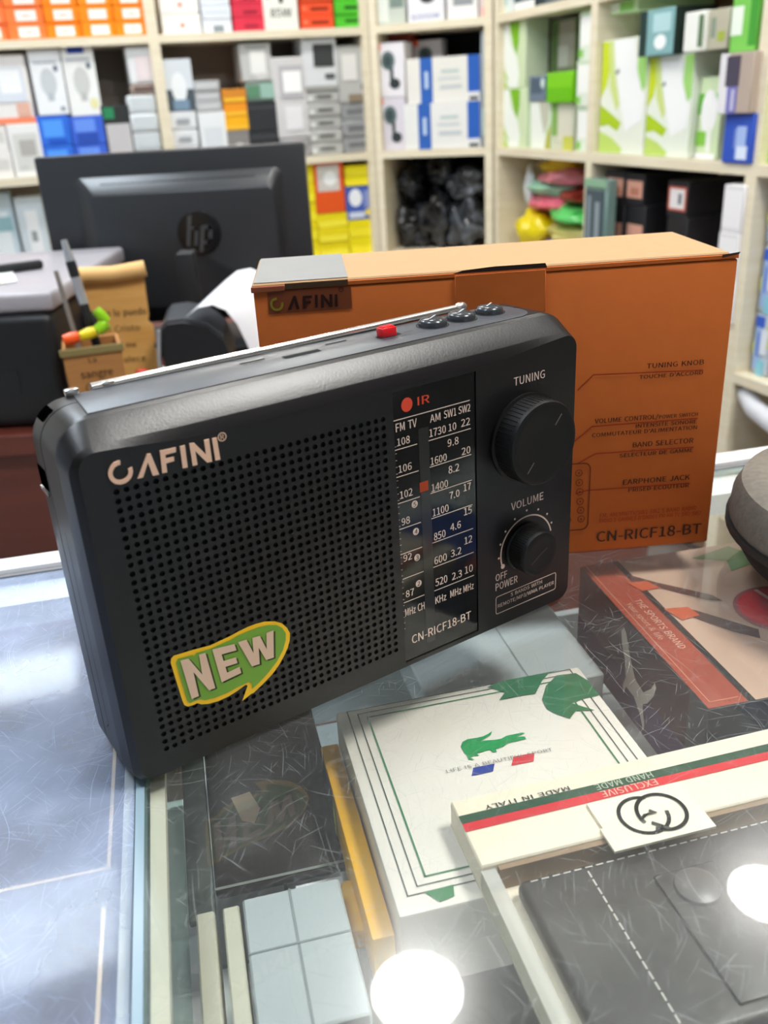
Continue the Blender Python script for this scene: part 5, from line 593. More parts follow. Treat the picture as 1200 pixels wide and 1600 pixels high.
# left wall with a shop window in it (local x runs towards the street)
lw = bmesh.new()
for x0, x1, z0, z1 in ((-.42, 1.0, 0, HH), (1.0, 3.4, 0, .75), (1.0, 3.4, 2.15, HH), (3.4, 4.4, 0, HH)): bm_box(x0, x1, 0, .09, z0, z1, bm=lw)
LW_ROT = ANG_A - PI / 2
fb = bmesh.new()
for x0, x1, z0, z1 in ((-2.4, -.5, 0, HH), (-.5, .6, 2.1, HH), (.6, 3.2, 0, HH)): bm_box(x0, x1, -.1, 0, z0, z1, bm=fb)
struct('added_front_wall', fb, m_panel, loc=(PA.x + nx(ANG_A).x * -4.35, PA.y + nx(ANG_A).y * -4.35, FLOOR), rot=(0, 0, ANG_A))  # unseen wall added to cut the light from behind the camera
wa = struct('wall_left', lw, m_wall, loc=(wl.x, wl.y, FLOOR), rot=(0, 0, LW_ROT))
fw = bmesh.new()
for x0, x1, z0, z1 in ((.97, 1.03, .72, 2.18), (3.37, 3.43, .72, 2.18), (1.03, 3.37, .72, .78), (1.03, 3.37, 2.12, 2.18), (2.17, 2.23, .78, 2.12)): bm_box(x0, x1, -.02, .11, z0, z1, bm=fw)
win = struct('window_1', fw, mat('window_aluminium', 'c9ccd0', .35, .9), loc=(wl.x, wl.y, FLOOR), rot=(0, 0, LW_ROT))
for a, b in ((1.03, 2.17), (2.23, 3.37)): box('pane', a, b, .04, .045, .78, 2.12, clear_mat('window_glass', (.97, .98, 1), .05), win)
# ------------------------------------------------------------------ ceiling lamps and added fill panels
m_lamp = bpy.data.materials.new('lamp_diffuser'); m_lamp.use_nodes = True
_b = m_lamp.node_tree.nodes['Principled BSDF']; _b.inputs['Emission Color'].default_value = (1, .985, .94, 1); _b.inputs['Emission Strength'].default_value = LAMP
_b.inputs['Base Color'].default_value = (.9, .9, .9, 1)
m_cool = m_lamp.copy(); m_cool.name = 'lamp_diffuser_cool'; m_cool.node_tree.nodes['Principled BSDF'].inputs['Emission Color'].default_value = (.80, .90, 1, 1); m_cool.node_tree.nodes['Principled BSDF'].inputs['Emission Strength'].default_value = LAMP * .5
m_soft = m_lamp.copy(); m_soft.name = 'fill_diffuser_soft'; m_soft.node_tree.nodes['Principled BSDF'].inputs['Emission Strength'].default_value = LAMP * .75
m_trim = mat('white_lamp_rim', 'f2f2f0', .4)
def round_lamp(x, y, r, label):
    t = thing('ceiling_lamp', label, 'lamp', (x, y, CEIL), 0, 'ceiling lamps')
    obj('housing', bm_lathe([(0, -.001), (r + .012, -.001), (r + .012, -.03), (r, -.034), (r, -.028), (0, -.028)], 40), m_trim, t, 40)
    obj('diffuser', bm_lathe([(0, -.031), (r - .001, -.031), (r - .001, -.0285), (0, -.0285)], 40), m_lamp, t)
def panel_lamp(x, y, a, b, label, m=None, rz=ANG_A):
    t = thing('ceiling_lamp', label, 'lamp', (x, y, CEIL), rz, 'ceiling lamps')
    f = bmesh.new()
    for q in ((-a - .015, -a, -b - .015, b + .015), (a, a + .015, -b - .015, b + .015), (-a, a, -b - .015, -b), (-a, a, b, b + .015)): bm_box(q[0], q[1], q[2], q[3], -.035, -.001, bm=f)
    obj('housing', f, m_trim, t)
    box('diffuser', -a + .001, a - .001, -b + .001, b - .001, -.03, -.026, m or m_lamp, t)
round_lamp(.01, 1.225, .092, 'round ceiling lamp mirrored in the glass beside the crocodile box')
round_lamp(.785, 1.41, .078, 'round ceiling lamp mirrored at the right edge of the glass')
panel_lamp(-1.15, 2.42, .13, .13, 'square ceiling panel near the back shelves mirrored at the left', m_cool)
panel_lamp(-.25, 2.35, .26, .05, 'long ceiling panel in front of the back shelves')
panel_lamp(-.84, 1.42, .20, .14, 'wide added fill panel above the office printer and desk', m_cool)  # added out of view to brighten the monitor chamfer and desk
panel_lamp(-.42, .26, .15, .13, 'small added fill panel above the left counter', m_cool)  # added fill, lights the counter inside and cools the left side
panel_lamp(.68, .32, .17, .20, 'added fill panel above the right end of the counter', m_soft)  # added out of view, placed for the highlight along the radio's chamfer
# ------------------------------------------------------------------ shelves
S1, S2 = .448, .105
def shelf_unit(wk, label, s0, s1, ups, rows, S3, depth=.3, ztop=.86, back=m_back, sides=None):
    P, a = WALLS[wk]
    t = thing('shelf_unit', label, 'shelf', (P.x, P.y, FLOOR), a)
    zf = -FLOOR
    for u, wd in ups: box('upright', u - wd / 2, u + wd / 2, 0, depth, 0, ztop + zf, sides.get(u, m_board) if sides else m_board, t)
    xs = sorted([s0] + [u for u, wd in ups] + [s1])
    for a0, a1 in zip(xs[:-1], xs[1:]):
        if a1 - a0 < .05: continue
        w0 = next((wd for u, wd in ups if u == a0), 0) / 2; w1 = next((wd for u, wd in ups if u == a1), 0) / 2
        for z in rows(a0): box('board', a0 + w0, a1 - w1, 0, depth, z - .021 + zf, z + zf - .0005, m_board, t)
        box('back_panel', a0 + w0, a1 - w1, depth - .008, depth - .001, .05, ztop + zf, back, t)
    return t
shelf_unit('A', 'pale shelf unit along the back wall left of the corner', -1.55, -.0, [(-1.535, .03), (-.623, .03), (-.012, .022)], lambda a: [.86, S1, S2, -.2, -.6], -.2, depth=.235)
shelf_unit('C', 'angled pale shelf bay across the corner holding black bags', 0, .37, [(.012, .022), (.358, .024)], lambda a: [.86, S1, S2, -.2, -.6], -.2, back=mat('black_back_panel', '1d1b1a', .8))
shelf_unit('B', 'pale shelf unit on the right hand wall with green cartons', 0, 1.75, [(.013, .024), (.538, .028), (1.126, .032), (1.735, .03)], lambda a: [.86, S1, S2, -.2 if a < 1 else -.295, -.6], -.2, sides={.013: m_board, .538: m_board}, back=m_woodside)
# ------------------------------------------------------------------ shelf stock
m_edge = {}
LEAF = {0: [('d6e6bc', rect(0, 0, 1, 1)), ('f6fbf4', [(.08, 1), (.42, 1), (.5, .7), (.72, .45), (.8, .2), (.75, 0), (.42, 0), (.3, .3), (.12, .6)]), ('7ebc1e', [(.45, 1), (.8, 1), (.78, .7), (.7, .5), (.6, .62)]), ('b4d04a', [(0, .42), (.2, .33), (.4, .15), (.42, .1), (.2, .25), (0, .3)]), ('c0d860', [(0, .16), (.25, .12), (.4, .0), (0, 0)])],
        1: [('f1f6ee', [(.1, 0), (.75, 0), (.8, .3), (.55, .6), (.45, 1), (.05, 1)]), ('c9c9b6', [(.45, 1), (.95, 1), (.9, .6), (.7, .3), (.6, .6)]), ('b7b83e', [(.75, 0), (1, 0), (1, .55), (.86, .35)])],
        2: [('ccdc2a', [(0, .5), (.14, .62), (.2, .8), (.14, 1), (0, 1)]), ('d2e28c', [(.14, 1), (.24, 1), (.3, .75), (.44, .45), (.38, .38), (.2, .6)]), ('b2d022', [(0, .44), (.2, .38), (.5, .28), (.42, .2), (.2, .26), (0, .24)]), ('fafcfb', [(.28, 1), (.72, 1), (.8, .7), (.98, .5), (.95, .3), (.6, .2), (.48, .42), (.34, .72)]), ('c4de70', [(0, .2), (.3, .14), (.55, .04), (.5, 0), (0, 0)]), ('a4da78', [(.82, 1), (1, 1), (1, .6), (.92, .55), (.8, .75)]), ('9ba79b', [(.32, .73), (.4, .76), (.42, .72), (.34, .70)])]}
for nm, wk, s0, s1, z0, z1, t, dep, col, deco, sdeco, lab, cat, grp in ITEMS:
    P, a = WALLS[wk]; wd, ht = s1 - s0, z1 - z0; o = P + ex(a) * (s0 + wd / 2) + nx(a) * t
    soft = 'pack' in nm or 'card' in nm
    r = thing(nm, lab, cat, (o.x, o.y, z0), a, grp)
    glossy = mat('glossy_pack', col, .3, 0, .5, .05, 50) if soft else paper(col)
    box('carton_body' if not soft else 'pack_body', -wd / 2, wd / 2, .0, dep, 0, ht, glossy, r, min(.004 if soft else .0015, wd / 6, ht / 6), 1)
    pl = Pl((-wd / 2, 0, 0), (1, 0, 0), (0, 0, 1)); cnt = 0
    for d in deco:
        cnt += 1; dd = .0003 + .00015 * cnt
        if d[0] == 'L':
            for q, (c, pts) in enumerate(LEAF[d[1]]): obj('leaf_print', bm_poly(pl, [(x * wd * .98 + .01 * wd, y * ht * .98 + .01 * ht) for x, y in pts], .0003 + .00015 * q), flat(c), r)
        elif d[0] == 't': obj('lettering', bm_text(pl, d[1], d[3] * wd, d[5] * wd, d[4] * ht, (d[6] - d[4]) * ht, dd, .03), flat(d[2]), r)
        else:
            sh = (ell if d[0] == 'e' else rect)(d[2] * wd, d[3] * ht, d[4] * wd, d[5] * ht)
            th = .002 if soft and d[0] == 'r' else 0
            obj('printed_panel', bm_poly(pl, sh, dd, th=th), flat(d[1]), r)
    ps = Pl((wd / 2, 0, 0), (0, 1, 0), (0, 0, 1))
    for d in sdeco: obj('side_panel', bm_poly(ps, rect(d[2] * dep, d[3] * ht, d[4] * dep, d[5] * ht), .0004), flat(d[1]), r)
# wrapped goods in the corner bay and the coloured bundles beside it
def wall_at(wk, s, t, z): P, a = WALLS[wk]; v = P + ex(a) * s + nx(a) * t; return (v.x, v.y, z)
def highlight_wrap_mat(name, c1, c2, rough=.18):  # the colour ramp paints soft highlights onto the crinkled wrap
    m = bpy.data.materials.new(name); m.use_nodes = True; nt = m.node_tree; b = nt.nodes['Principled BSDF']
    tc = nt.nodes.new('ShaderNodeTexCoord'); nz = nt.nodes.new('ShaderNodeTexNoise'); nz.inputs['Scale'].default_value = 9; nz.inputs['Detail'].default_value = 2.5; nz.inputs['Distortion'].default_value = 1.5
    rp = nt.nodes.new('ShaderNodeValToRGB'); rp.color_ramp.elements[0].color = (*lin(c1), 1); rp.color_ramp.elements[1].color = (*lin(c2), 1)
    rp.color_ramp.elements[0].position = .45; rp.color_ramp.elements[1].position = .8
    bp = nt.nodes.new('ShaderNodeBump'); bp.inputs['Strength'].default_value = .7; bp.inputs['Distance'].default_value = .006
    nt.links.new(tc.outputs['Object'], nz.inputs['Vector']); nt.links.new(nz.outputs['Fac'], rp.inputs[0]); nt.links.new(rp.outputs[0], b.inputs['Base Color'])
    nt.links.new(nz.outputs['Fac'], bp.inputs['Height']); nt.links.new(bp.outputs[0], b.inputs['Normal']); b.inputs['Roughness'].default_value = rough
    return m
m_bag1 = highlight_wrap_mat('black_wrap_highlights', '0c0c0f', '55575e'); m_bag2 = highlight_wrap_mat('pale_wrap', '24262b', '9aa2b0')
for i, (s, t, z, sx, sy, sz_, m, lab) in enumerate([
    (.085, .14, -.13, .065, .09, .07, m_bag1, 'black bagged goods at the lower left of the corner bay'),
    (.075, .15, .0, .05, .08, .06, m_bag1, 'black bagged goods at the upper left of the corner bay'),
    (.17, .10, -.1, .06, .06, .085, m_bag1, 'dark wrapped bundle low in the middle of the corner bay'),
    (.17, .14, .03, .06, .09, .045, m_bag1, 'dark wrapped bundle high in the middle of the corner bay'),
    (.265, .10, -.12, .07, .06, .075, m_bag2, 'pale clear bag at the lower right of the corner bay'),
    (.27, .12, .0, .065, .09, .055, m_bag2, 'crinkled grey bag at the upper right of the corner bay')]):
    tag(obj('plastic_bag', bm_lump(sx * .82, sy * .85, sz_ * .9, .5, 1.6, i + 3, 4), m, None, 60, wall_at('C', s, t, z), (0, 0, ANG_C)), lab, 'bag', 'wrapped goods in the corner bay')
for i, (s, t, z, sx, sz_, c, lab) in enumerate([
    (.19, .08, .055, .09, .03, 'f2c81e', 'yellow wrapped bundle topping the coloured heap'),
    (.25, .06, .028, .11, .022, 'e88a98', 'pink wrapped bundle below the yellow one'),
    (.2, .05, .0, .10, .022, '9fd6b8', 'mint green wrapped bundle in the coloured heap'),
    (.33, .07, -.015, .09, .022, '8e2f22', 'dark red wrapped bundle in the coloured heap'),
    (.2, .05, -.04, .095, .028, 'ea6a80', 'rose red wrapped bundle at the left of the coloured heap'),
    (.33, .05, -.065, .11, .030, '5fcf6a', 'bright green wrapped bundle in the coloured heap'),
    (.31, .05, -.115, .105, .025, 'd9cc7a', 'straw yellow wrapped bundle in the coloured heap'),
    (.31, .04, -.16, .11, .03, '9a86c8', 'violet wrapped bundle at the foot of the heap'),
    (.13, .02, -.13, .07, .06, 'f4d40c', 'yellow bag at the lower left of the heap'),
    (.10, .01, -.005, .02, .055, 'dfe3e6', 'white plastic twist beside the coloured heap')]):
    tag(obj('wrapped_bundle', bm_lump(sx, min(.07, sx * .8), sz_, .4, 1.5, i + 21, 3), mat('shiny_wrap', c, .25, 0, .5, .25, 30, .5), None, 60, wall_at('B', s, t + .06, z), (0, 0, ANG_B)), lab, 'bundle', 'coloured wrapped bundles')
m_white_wrap = highlight_wrap_mat('white_wrap', 'b9b5ba', 'f4f4fa')
tag(obj('plastic_bag', bm_lump(.13, .09, .07, .5, 1.8, 41, 4), m_white_wrap, None, 60, wall_at('B', 1.34, .10, -.47)), 'crumpled white plastic bag on the low shelf right of the carton', 'bag')
t = thing('white_tray', 'curved white plastic tray under the hanging packs', 'tray', wall_at('B', 1.3, -.02, -.352), ANG_B)
obj('tray_body', bm_tube([(-.15, .05, .012), (-.1, .03, -.004), (0, .01, -.014), (.12, .0, -.016), (.3, 0, -.01)], .02, 10), mat('white_plastic', 'd9dbe2', .3), t, 60)
# ------------------------------------------------------------------ glass counters
CY = .2105; CO = Vector((-.1085, .2875, 0))
def at_c(c, m, z): v = CO + ex(CY) * c + nx(CY) * m; return (v.x, v.y, z)
m_alu = mat('counter_aluminium', 'e4e6ea', .35, .25, .5, .03, 20)
m_whiteband = mat('white_counter_band', 'f4f6f8', .4, 0, .5, .02, 20)
m_grey = mat('grey_gasket', '7c7d80', .5)
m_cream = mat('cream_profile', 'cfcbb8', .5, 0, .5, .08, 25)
m_bluestrip = mat('blue_grey_glass_edge', '8fa6b4', .2, 0, .5, .1, 30)
m_cab = mat('white_cabinet', 'dcdcd8', .5)
m_deck = mat('deck_tile_glaze', 'f0f3f4', .25, 0, .5, .05, 14)
m_grout = mat('grey_grout', 'a2a6a6', .8)
g_right = glass_mat('scratched_glass_right', (.95, .97, .96), .036, .40, (.82, .87, .88), .012, 1.5)
g_left = glass_mat('scratched_glass_left', (.9, .93, .96), .36, .45, (.58, .69, .96), .07, .36, .25)  # blue haze colour also stands for cool reflected daylight, besides the scratches
g_edge = clear_mat('green_glass_edge', (.55, .75, .68), .1, .15, (.5, .7, .65))
g_under = clear_mat('glass_underside', (.985, .995, .99), .0)
g_shelf = clear_mat('shelf_glass', (.97, .985, .98), .03)
def pane(name, x0, x1, y0, y1, m, parent):
    b = bm_box(x0, x1, y0, y1, -.006, 0)
    b.normal_update()
    for f in b.faces: f.material_index = 0 if f.normal.z > .9 else 2 if f.normal.z < -.9 else 1
    return obj(name, b, [m, g_edge, g_under], parent)
MF, MB_ = -.26, .228
def counter(label, c0, c1, glass):
    t = thing('glass_counter', label, 'counter', (CO.x, CO.y, 0), CY)
    pane('glass_top', c0, c1, MF, .2265, glass, t)
    box('back_rail', c0, c1, .2265, .244, -.03, .004, m_alu, t, .001)
    box('gasket', c0, c1, .2225, .2262, .0001, .0012, m_grey, t)
    box('back_band', c0, c1, .198, .2262, -.022, -.0065, m_whiteband, t)
    box('front_rail', c0, c1, MF - .015, MF - .0005, -.03, .002, m_alu, t, .001)
    box('glass_shelf', c0 + .02, c1 - .02, MF + .01, .196, -.086, -.08, g_shelf, t)
    box('base_cabinet', c0, c1, MF, .24, -1.0, -.33, m_cab, t)
    box('back_frame', c0, c1, .22, .2262, -.329, -.2, m_cab, t)
    return t
right = counter('glass topped display counter carrying the radio and its carton', .0036, 1.0, g_right)
left = counter('scratched glass counter at the lower left over brown leather', -1.1, -.0006, g_left)
# seam between the counters: ledges and the upright glass edge
box('seam_ledge', .0046, .0108, MF, .197, -.012, -.0065, m_cream, right)
box('seam_ledge', -.0062, -.0024, MF, .197, -.012, -.0065, m_cream, left)
box('divider_glass', .0048, .0100, MF, .197, -.079, -.0125, clear_mat('divider_glass', (.75, .88, .84), .08, .12, (.7, .8, .78)), right)
c0_ = .0102
# deck of white tiles under the right glass
DK = -.14
box('back_panel', .0106, .97, .205, .2115, DK, -.087, m_deck, right)
gx = [.0106, .0572, .2072, .3572, .5072, .6572, .8072, .96]; gy = [-.24, -.123, .027, .177, .2045]
box('deck_board', .0106, .97, MF + .005, .2045, DK - .02, DK - .003, m_grout, right)
for i in range(len(gx) - 1):
    for j in range(len(gy) - 1):
        box('deck_tile', gx[i] + .001, gx[i + 1] - .001, gy[j] + .001, gy[j + 1] - .001, DK - .003, DK, m_deck, right, .0005, 1)
# ------------------------------------------------------------------ goods under the glass
def yawed(name, label, cat, c, m, z, rz=CY, group=None): return thing(name, label, cat, at_c(c, m, z), rz, group)
m_boxwhite = mat('white_box_card', 'efe6dc', .45, 0, .4, .02, 30)
# white wallet box with crocodile (origin is the far left corner of its lid)
t = thing('wallet_gift_box', 'white gift box with green crocodile and leaf print under the glass', 'box', (-.0314, .381, -.0795), .21)
box('box_base', .002, .134, -.132, -.002, 0, .035, m_boxwhite, t, .001)
box('box_lid', 0, .136, -.134, 0, .0225, .0455, m_boxwhite, t, .0015)
pl = Pl((0, 0, .0455), (1, 0, 0), (0, 1, 0)); dk = flat('4d5a52'); gr = flat('1f7a45')
for k, q in enumerate(((.0058, .0058), (.0107, .0095), (.0152, .0135))):
    a0, b1 = q[0], -q[1] + .004; a1, b0 = .136 - q[0], -.134 + q[1] + .003
    b = bm_line(pl, [(a0, b0), (a0, b1), (a1, b1), (a1, b0), (a0, b0)], .0006 if k < 2 else .0009, .0003); obj('border_line', b, dk if k < 2 else flat('3b7a52'), t)
for lf in D['lac']['leaf']: obj('leaf_print', bm_poly(pl, [(min(a, .135), min(b, -.001)) for a, b in lf], .0005), mat('leaf_green', '2a7048', .5, 0, .4, .3, 150), t)
obj('crocodile_emblem', bm_poly(pl, D['lac']['croc'], .0005), mat('crocodile_green', '1f9450', .5, 0, .4, .5, 700), t)
obj('flag_print', bm_poly(pl, D['lac']['blue'], .0004), flat('2b3f96'), t)
obj('flag_print', bm_poly(pl, D['lac']['red'], .0004), flat('d8323a'), t)
obj('lettering', bm_text(pl, 'LIFE IS A BEAUTIFUL SPORT', .0418, .0949, -.0615, .0022, .0006, .0), flat('8a8480'), t)
obj('leaf_print', bm_poly(pl, [(a, max(b, -.133)) for a, b in D['lac']['green2'][:4]], .0005), gr, t)
# yellow and black box beneath it
t = yawed('accessory_box', 'narrow yellow and black box along the left side of the crocodile box', 'box', .0845, .076, -.0795)
box('box_body', 0, .0095, -.129, -.006, 0, .030, mat('yellow_card', 'f4b414', .5), t, .001)
pl = Pl((-.0002, 0, 0), (0, -1, 0), (0, 0, 1))
obj('black_end', bm_poly(pl, rect(.0065, .0005, .040, .0295), .0002), flat('2b2b26'), t)
obj('side_print', bm_poly(pl, ell(.041, .006, .049, .024), .0003), flat('e8f03a'), t)
# cream tray box with dark wallet
t = thing('wallet_tray_box', 'cream presentation box with green red stripe holding a dark wallet', 'box', (.021, .2963, -.0338), .23)
m_cr = mat('cream_card', 'f3e6d0', .45, 0, .4, .03, 30); m_tan = mat('tan_inner_card', '94795f', .6)
H = .0138
box('tray_bottom', 0, .160, -.125, -.0, 0, .0018, m_cr, t)
box('far_border', .0, .160, -.038, 0, .0018, H, m_cr, t, .0008, 1)
box('inner_wall', .007, .153, -.0405, -.0381, .0018, H - .0012, m_tan, t)
box('side_wall', 0, .006, -.125, -.0382, .0018, H - .002, clear_mat('clear_box_side', (.9, .92, .9), .12, .45, (.92, .9, .86)), t)
box('side_wall', .154, .160, -.125, -.0382, .0018, H - .002, m_cr, t)
pl = Pl((0, 0, H), (1, 0, 0), (0, 1, 0))
obj('green_stripe', bm_poly(pl, rect(.0004, -.0143, .1596, -.0098), .0003), flat('1d4a30'), t)
obj('red_stripe', bm_poly(pl, rect(.0004, -.0190, .1596, -.0144), .0003), flat('d5202c'), t)
up = Pl((0, 0, H), (-1, 0, 0), (0, -1, 0))
obj('lettering', bm_text(up, 'MADE IN ITALY', -.0513, -.0128, .0073, .0024, .0004, .02), flat('2a2622'), t)
obj('lettering', bm_text(up, 'HAND MADE', -.0889, -.0620, .0102, .0034, .0005, .01), flat('b9c4ae'), t)
obj('lettering', bm_text(up, 'EXCLUSIVE', -.0885, -.0625, .0147, .0036, .0005, .01), flat('f0b8a8'), t)
fl = box('sign_card', .0522, .0970, -.0478, -.0352, H + .0004, H + .0016, mat('cream_sign_card', 'f6ecd8', .45), t)
fl2 = box('sign_card', .0535, .0965, -.0353, -.0205, H + .0004, H + .0016, MATS[('cream_sign_card', 'f6ecd8')], t)
pl = Pl((0, 0, H + .0016), (1, 0, 0), (0, 1, 0)); eb = bmesh.new()
def arc(cx, cy, rx, ry, a0, a1, n=26): return [(cx + rx * math.cos(math.radians(a0 + (a1 - a0) * i / n)), cy + ry * math.sin(math.radians(a0 + (a1 - a0) * i / n))) for i in range(n + 1)]
bm_line(pl, arc(.0725, -.0337, .0100, .0100, 62, 352), .0016, .0003, eb)
bm_line(pl, arc(.0803, -.0343, .0100, .0100, 196, -128, 36), .0016, .00045, eb)
bm_poly(pl, [(.0705, -.0362), (.0702, -.0345), (.0785, -.0345), (.0762, -.0318), (.0752, -.0328), (.0758, -.0336), (.0722, -.0336)], .0006, eb)
bm_line(pl, [(.0738, -.0392), (.0762, -.0415), (.0782, -.0436)], .0015, .0006, eb)
obj('interlocked_emblem', eb, flat('4a4844'), t)
t2 = thing('leather_wallet', 'dark grey leather wallet inside the cream striped box', 'wallet', (.021, .2963, -.0318), .23)
m_lth = mat('dark_leather', '3b3736', .38, 0, .5, .2, 90, .5)
box('wallet_body', .012, .150, -.122, -.045, 0, .0085, m_lth, t2, .003, 3)
st = bmesh.new(); pl = Pl((0, 0, .0085), (1, 0, 0), (0, 1, 0))
for k in range(16): bm_line(pl, [(.040, -.050 - k * .0042), (.040, -.0525 - k * .0042)], .0007, .0003, st)
for k in range(28): bm_line(pl, [(.017 + k * .0046, -.0478), (.0195 + k * .0046, -.0478)], .0006, .0003, st)
obj('stitching', st, flat('c8c2bc'), t2)
box('wallet_strap', .062, .088, -.116, -.060, .0086, .0100, m_lth, t2, .001)
obj('snap_button', bm_lathe([(0, .0127), (.006, .0124), (.0085, .0113), (.009, .0101)], 28, cx=.075, cy=-.070), mat('dark_snap', '565150', .35), t2, 40)
# puma style box: long box with orange lid
t = thing('watch_box', 'navy box with rust red lid strip and leaping cat mark under the glass', 'box', (.1209, .4941, -.0795), .19)
m_nv = mat('navy_black_card', '24222c', .4); m_rust = mat('rust_card', 'a2452f', .45, 0, .5, .06, 30); m_tn = mat('tan_print_card', 'c9a792', .45, 0, .5, .05, 20)
H = .0605
box('box_body', 0, .115, -.151, 0, 0, H, m_nv, t, .001)
pl = Pl((0, 0, H), (1, 0, 0), (0, 1, 0))
obj('rust_strip', bm_poly(pl, rect(.0005, -.1503, .0215, -.0005), .0003), m_rust, t)
obj('black_band', bm_poly(pl, rect(.0215, -.1503, .0255, -.0005), .0003), flat('26201f'), t)
obj('tan_panel', bm_poly(pl, rect(.0255, -.1503, .1145, -.0005), .0003), m_tn, t)
obj('edge_line', bm_line(pl, [(.0035, -.002), (.0035, -.146), (.0185, -.146)], .0005, .0005), flat('d98f72'), t)
tp_ = Pl((0, 0, H), (0, -1, 0), (1, 0, 0))
obj('lettering', bm_text(tp_, 'THE SPORTS BRAND', .048, .101, .0125, .0042, .0006, .01), flat('e8b49c'), t)
obj('lettering', bm_text(tp_, 'Your sport & life', .050, .090, .0065, .0034, .0006, .0), flat('e0a48c'), t)
obj('strap_print', bm_poly(pl, [(.022, -.026), (.03, -.036), (.052, -.060), (.06, -.064), (.058, -.056), (.034, -.032), (.024, -.020)], .0006), flat('5b3d38'), t)
obj('strap_print', bm_poly(pl, [(.030, -.062), (.04, -.068), (.062, -.096), (.058, -.104), (.048, -.094), (.032, -.070)], .0006), flat('5b3d38'), t)
obj('buckle_print', bm_poly(pl, [(.018, -.028), (.03, -.030), (.034, -.040), (.022, -.040)], .0008), flat('c45a38'), t)
obj('buckle_print', bm_poly(pl, [(.024, -.062), (.038, -.064), (.040, -.074), (.028, -.076)], .0008), flat('c45a38'), t)
obj('dial_print', bm_poly(pl, ell(.060, -.106, .112, -.056, 32), .0008), flat('a85a5c'), t)
obj('dial_print', bm_poly(pl, ell(.0625, -.1035, .1095, -.0585, 32), .001), flat('d9343c'), t)
obj('dial_print', bm_line(pl, [(.084, -.060), (.087, -.082), (.106, -.088)], .0025, .0012), flat('e8c4b8'), t)
obj('pale_panel', bm_poly(pl, [(.062, -.108), (.112, -.112), (.112, -.148), (.052, -.148)], .0006), flat('c5bccb'), t)
obj('plant_print', bm_poly(pl, [(.07, -.012), (.10, -.004), (.114, -.03), (.114, -.045), (.098, -.03), (.084, -.034), (.088, -.022)], .0006), flat('7f9a6c'), t)
sp = Pl((0, 0, 0), (0, -1, 0), (0, 0, 1))
cat = [(.060, .050), (.063, .054), (.066, .052), (.069, .046), (.074, .038), (.080, .030), (.090, .028), (.098, .036), (.101, .042), (.103, .040), (.101, .033), (.095, .024), (.090, .020), (.094, .008), (.093, .004), (.088, .012), (.080, .018), (.070, .018), (.068, .012), (.066, .016), (.069, .024), (.067, .034), (.062, .042)]
obj('leaping_cat_emblem', bm_poly(sp, cat, .0003), flat('d9d2c8'), t)
obj('navy_panel', bm_poly(sp, rect(.001, .001, .150, .026), .0002), flat('34385c'), t)
# more goods under the glass
t = yawed('wallet_box', 'dark brown box under the glass left of the crocodile box', 'box', .0235, .160, -.0795)
box('box_body', 0, .065, -.148, 0, 0, .006, mat('dark_brown_card', '2c2624', .4, 0, .5, .2, 40), t, .002)
obj('silver_edge', bm_line(Pl((0, 0, .006), (1, 0, 0), (0, 1, 0)), [(.001, -.1465), (.063, -.1465)], .0016, .0003), flat('8f9490'), t)
obj('tag_print', bm_poly(Pl((0, 0, .006), (1, 0, 0), (0, 1, 0)), [(.012, -.088), (.022, -.086), (.026, -.100), (.022, -.110), (.016, -.106)], .0004), flat('a89484'), t)
tag(box('white_card', 0, .022, -.020, 0, 0, .0012, mat('white_card_stock', 'f0f4f8', .5), None, loc=at_c(.060, .0095, -.0793), rot=(0, 0, CY)), 'small white card lying below the dark brown box', 'card')
tag(box('yellow_clip', 0, .012, -.030, 0, 0, .012, mat('yellow_clip_plastic', 'e8b020', .4), None, .003, loc=at_c(.0795, -.002, -.0793), rot=(0, 0, CY - .12)), 'small yellow block beside the white card', 'clip')
tag(box('blue_box', 0, .10, -.07, 0, 0, .045, mat('royal_blue_card', '1f4aa0', .4), None, .001, loc=at_c(.262, -.022, -.0795), rot=(0, 0, .36)), 'royal blue box behind the cream striped box', 'box')
tag(box('dark_reflection_strip', 0, .0122, -.165, 0, 0, .004, mat('reflection_green_grey', '3d4642', .5), None, .001, loc=at_c(.0106, .165, -.0793), rot=(0, 0, CY)), 'dark sheet standing in for the radio reflection beside the counter seam', 'folder')  # added dark sheet where the radio's mirror image darkens the glass
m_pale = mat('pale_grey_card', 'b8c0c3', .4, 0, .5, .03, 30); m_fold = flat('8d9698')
t = yawed('pale_box', 'pale stand-in box for a ceiling reflection below the dark brown box', 'box', .0356, -.0125, -.0795)  # added solid box for what is likely the ceiling mirrored in the glass
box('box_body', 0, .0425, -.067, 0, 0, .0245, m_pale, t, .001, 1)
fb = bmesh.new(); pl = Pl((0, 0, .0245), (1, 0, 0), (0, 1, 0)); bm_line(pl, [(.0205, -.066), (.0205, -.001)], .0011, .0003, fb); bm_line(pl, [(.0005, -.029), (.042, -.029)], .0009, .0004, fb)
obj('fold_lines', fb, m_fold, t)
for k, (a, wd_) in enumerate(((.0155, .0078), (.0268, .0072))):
    tag(box('reflection_bar', 0, wd_, -.066, 0, 0, .022, m_cream, None, .0008, 1, loc=at_c(a, -.0125, -.0795), rot=(0, 0, CY)), ('left' if k == 0 else 'right') + ' one of two stand-in bars for ceiling reflections beside the counter seam', 'rail', 'reflection bars under the glass')  # added bars in place of ceiling battens mirrored in the glass
tag(box('black_pouch', 0, .056, -.03, 0, 0, .024, m_lth, None, .003, 2, loc=at_c(.016, -.0815, -.0795), rot=(0, 0, CY)), 'black leather pouch at the bottom picture edge below the pale box', 'pouch')
t = yawed('pale_box', 'pale green grey box behind the crocodile box and below the radio', 'box', .150, .190, -.0795)
box('box_body', 0, .105, -.100, 0, 0, .0255, m_pale, t, .001, 1)
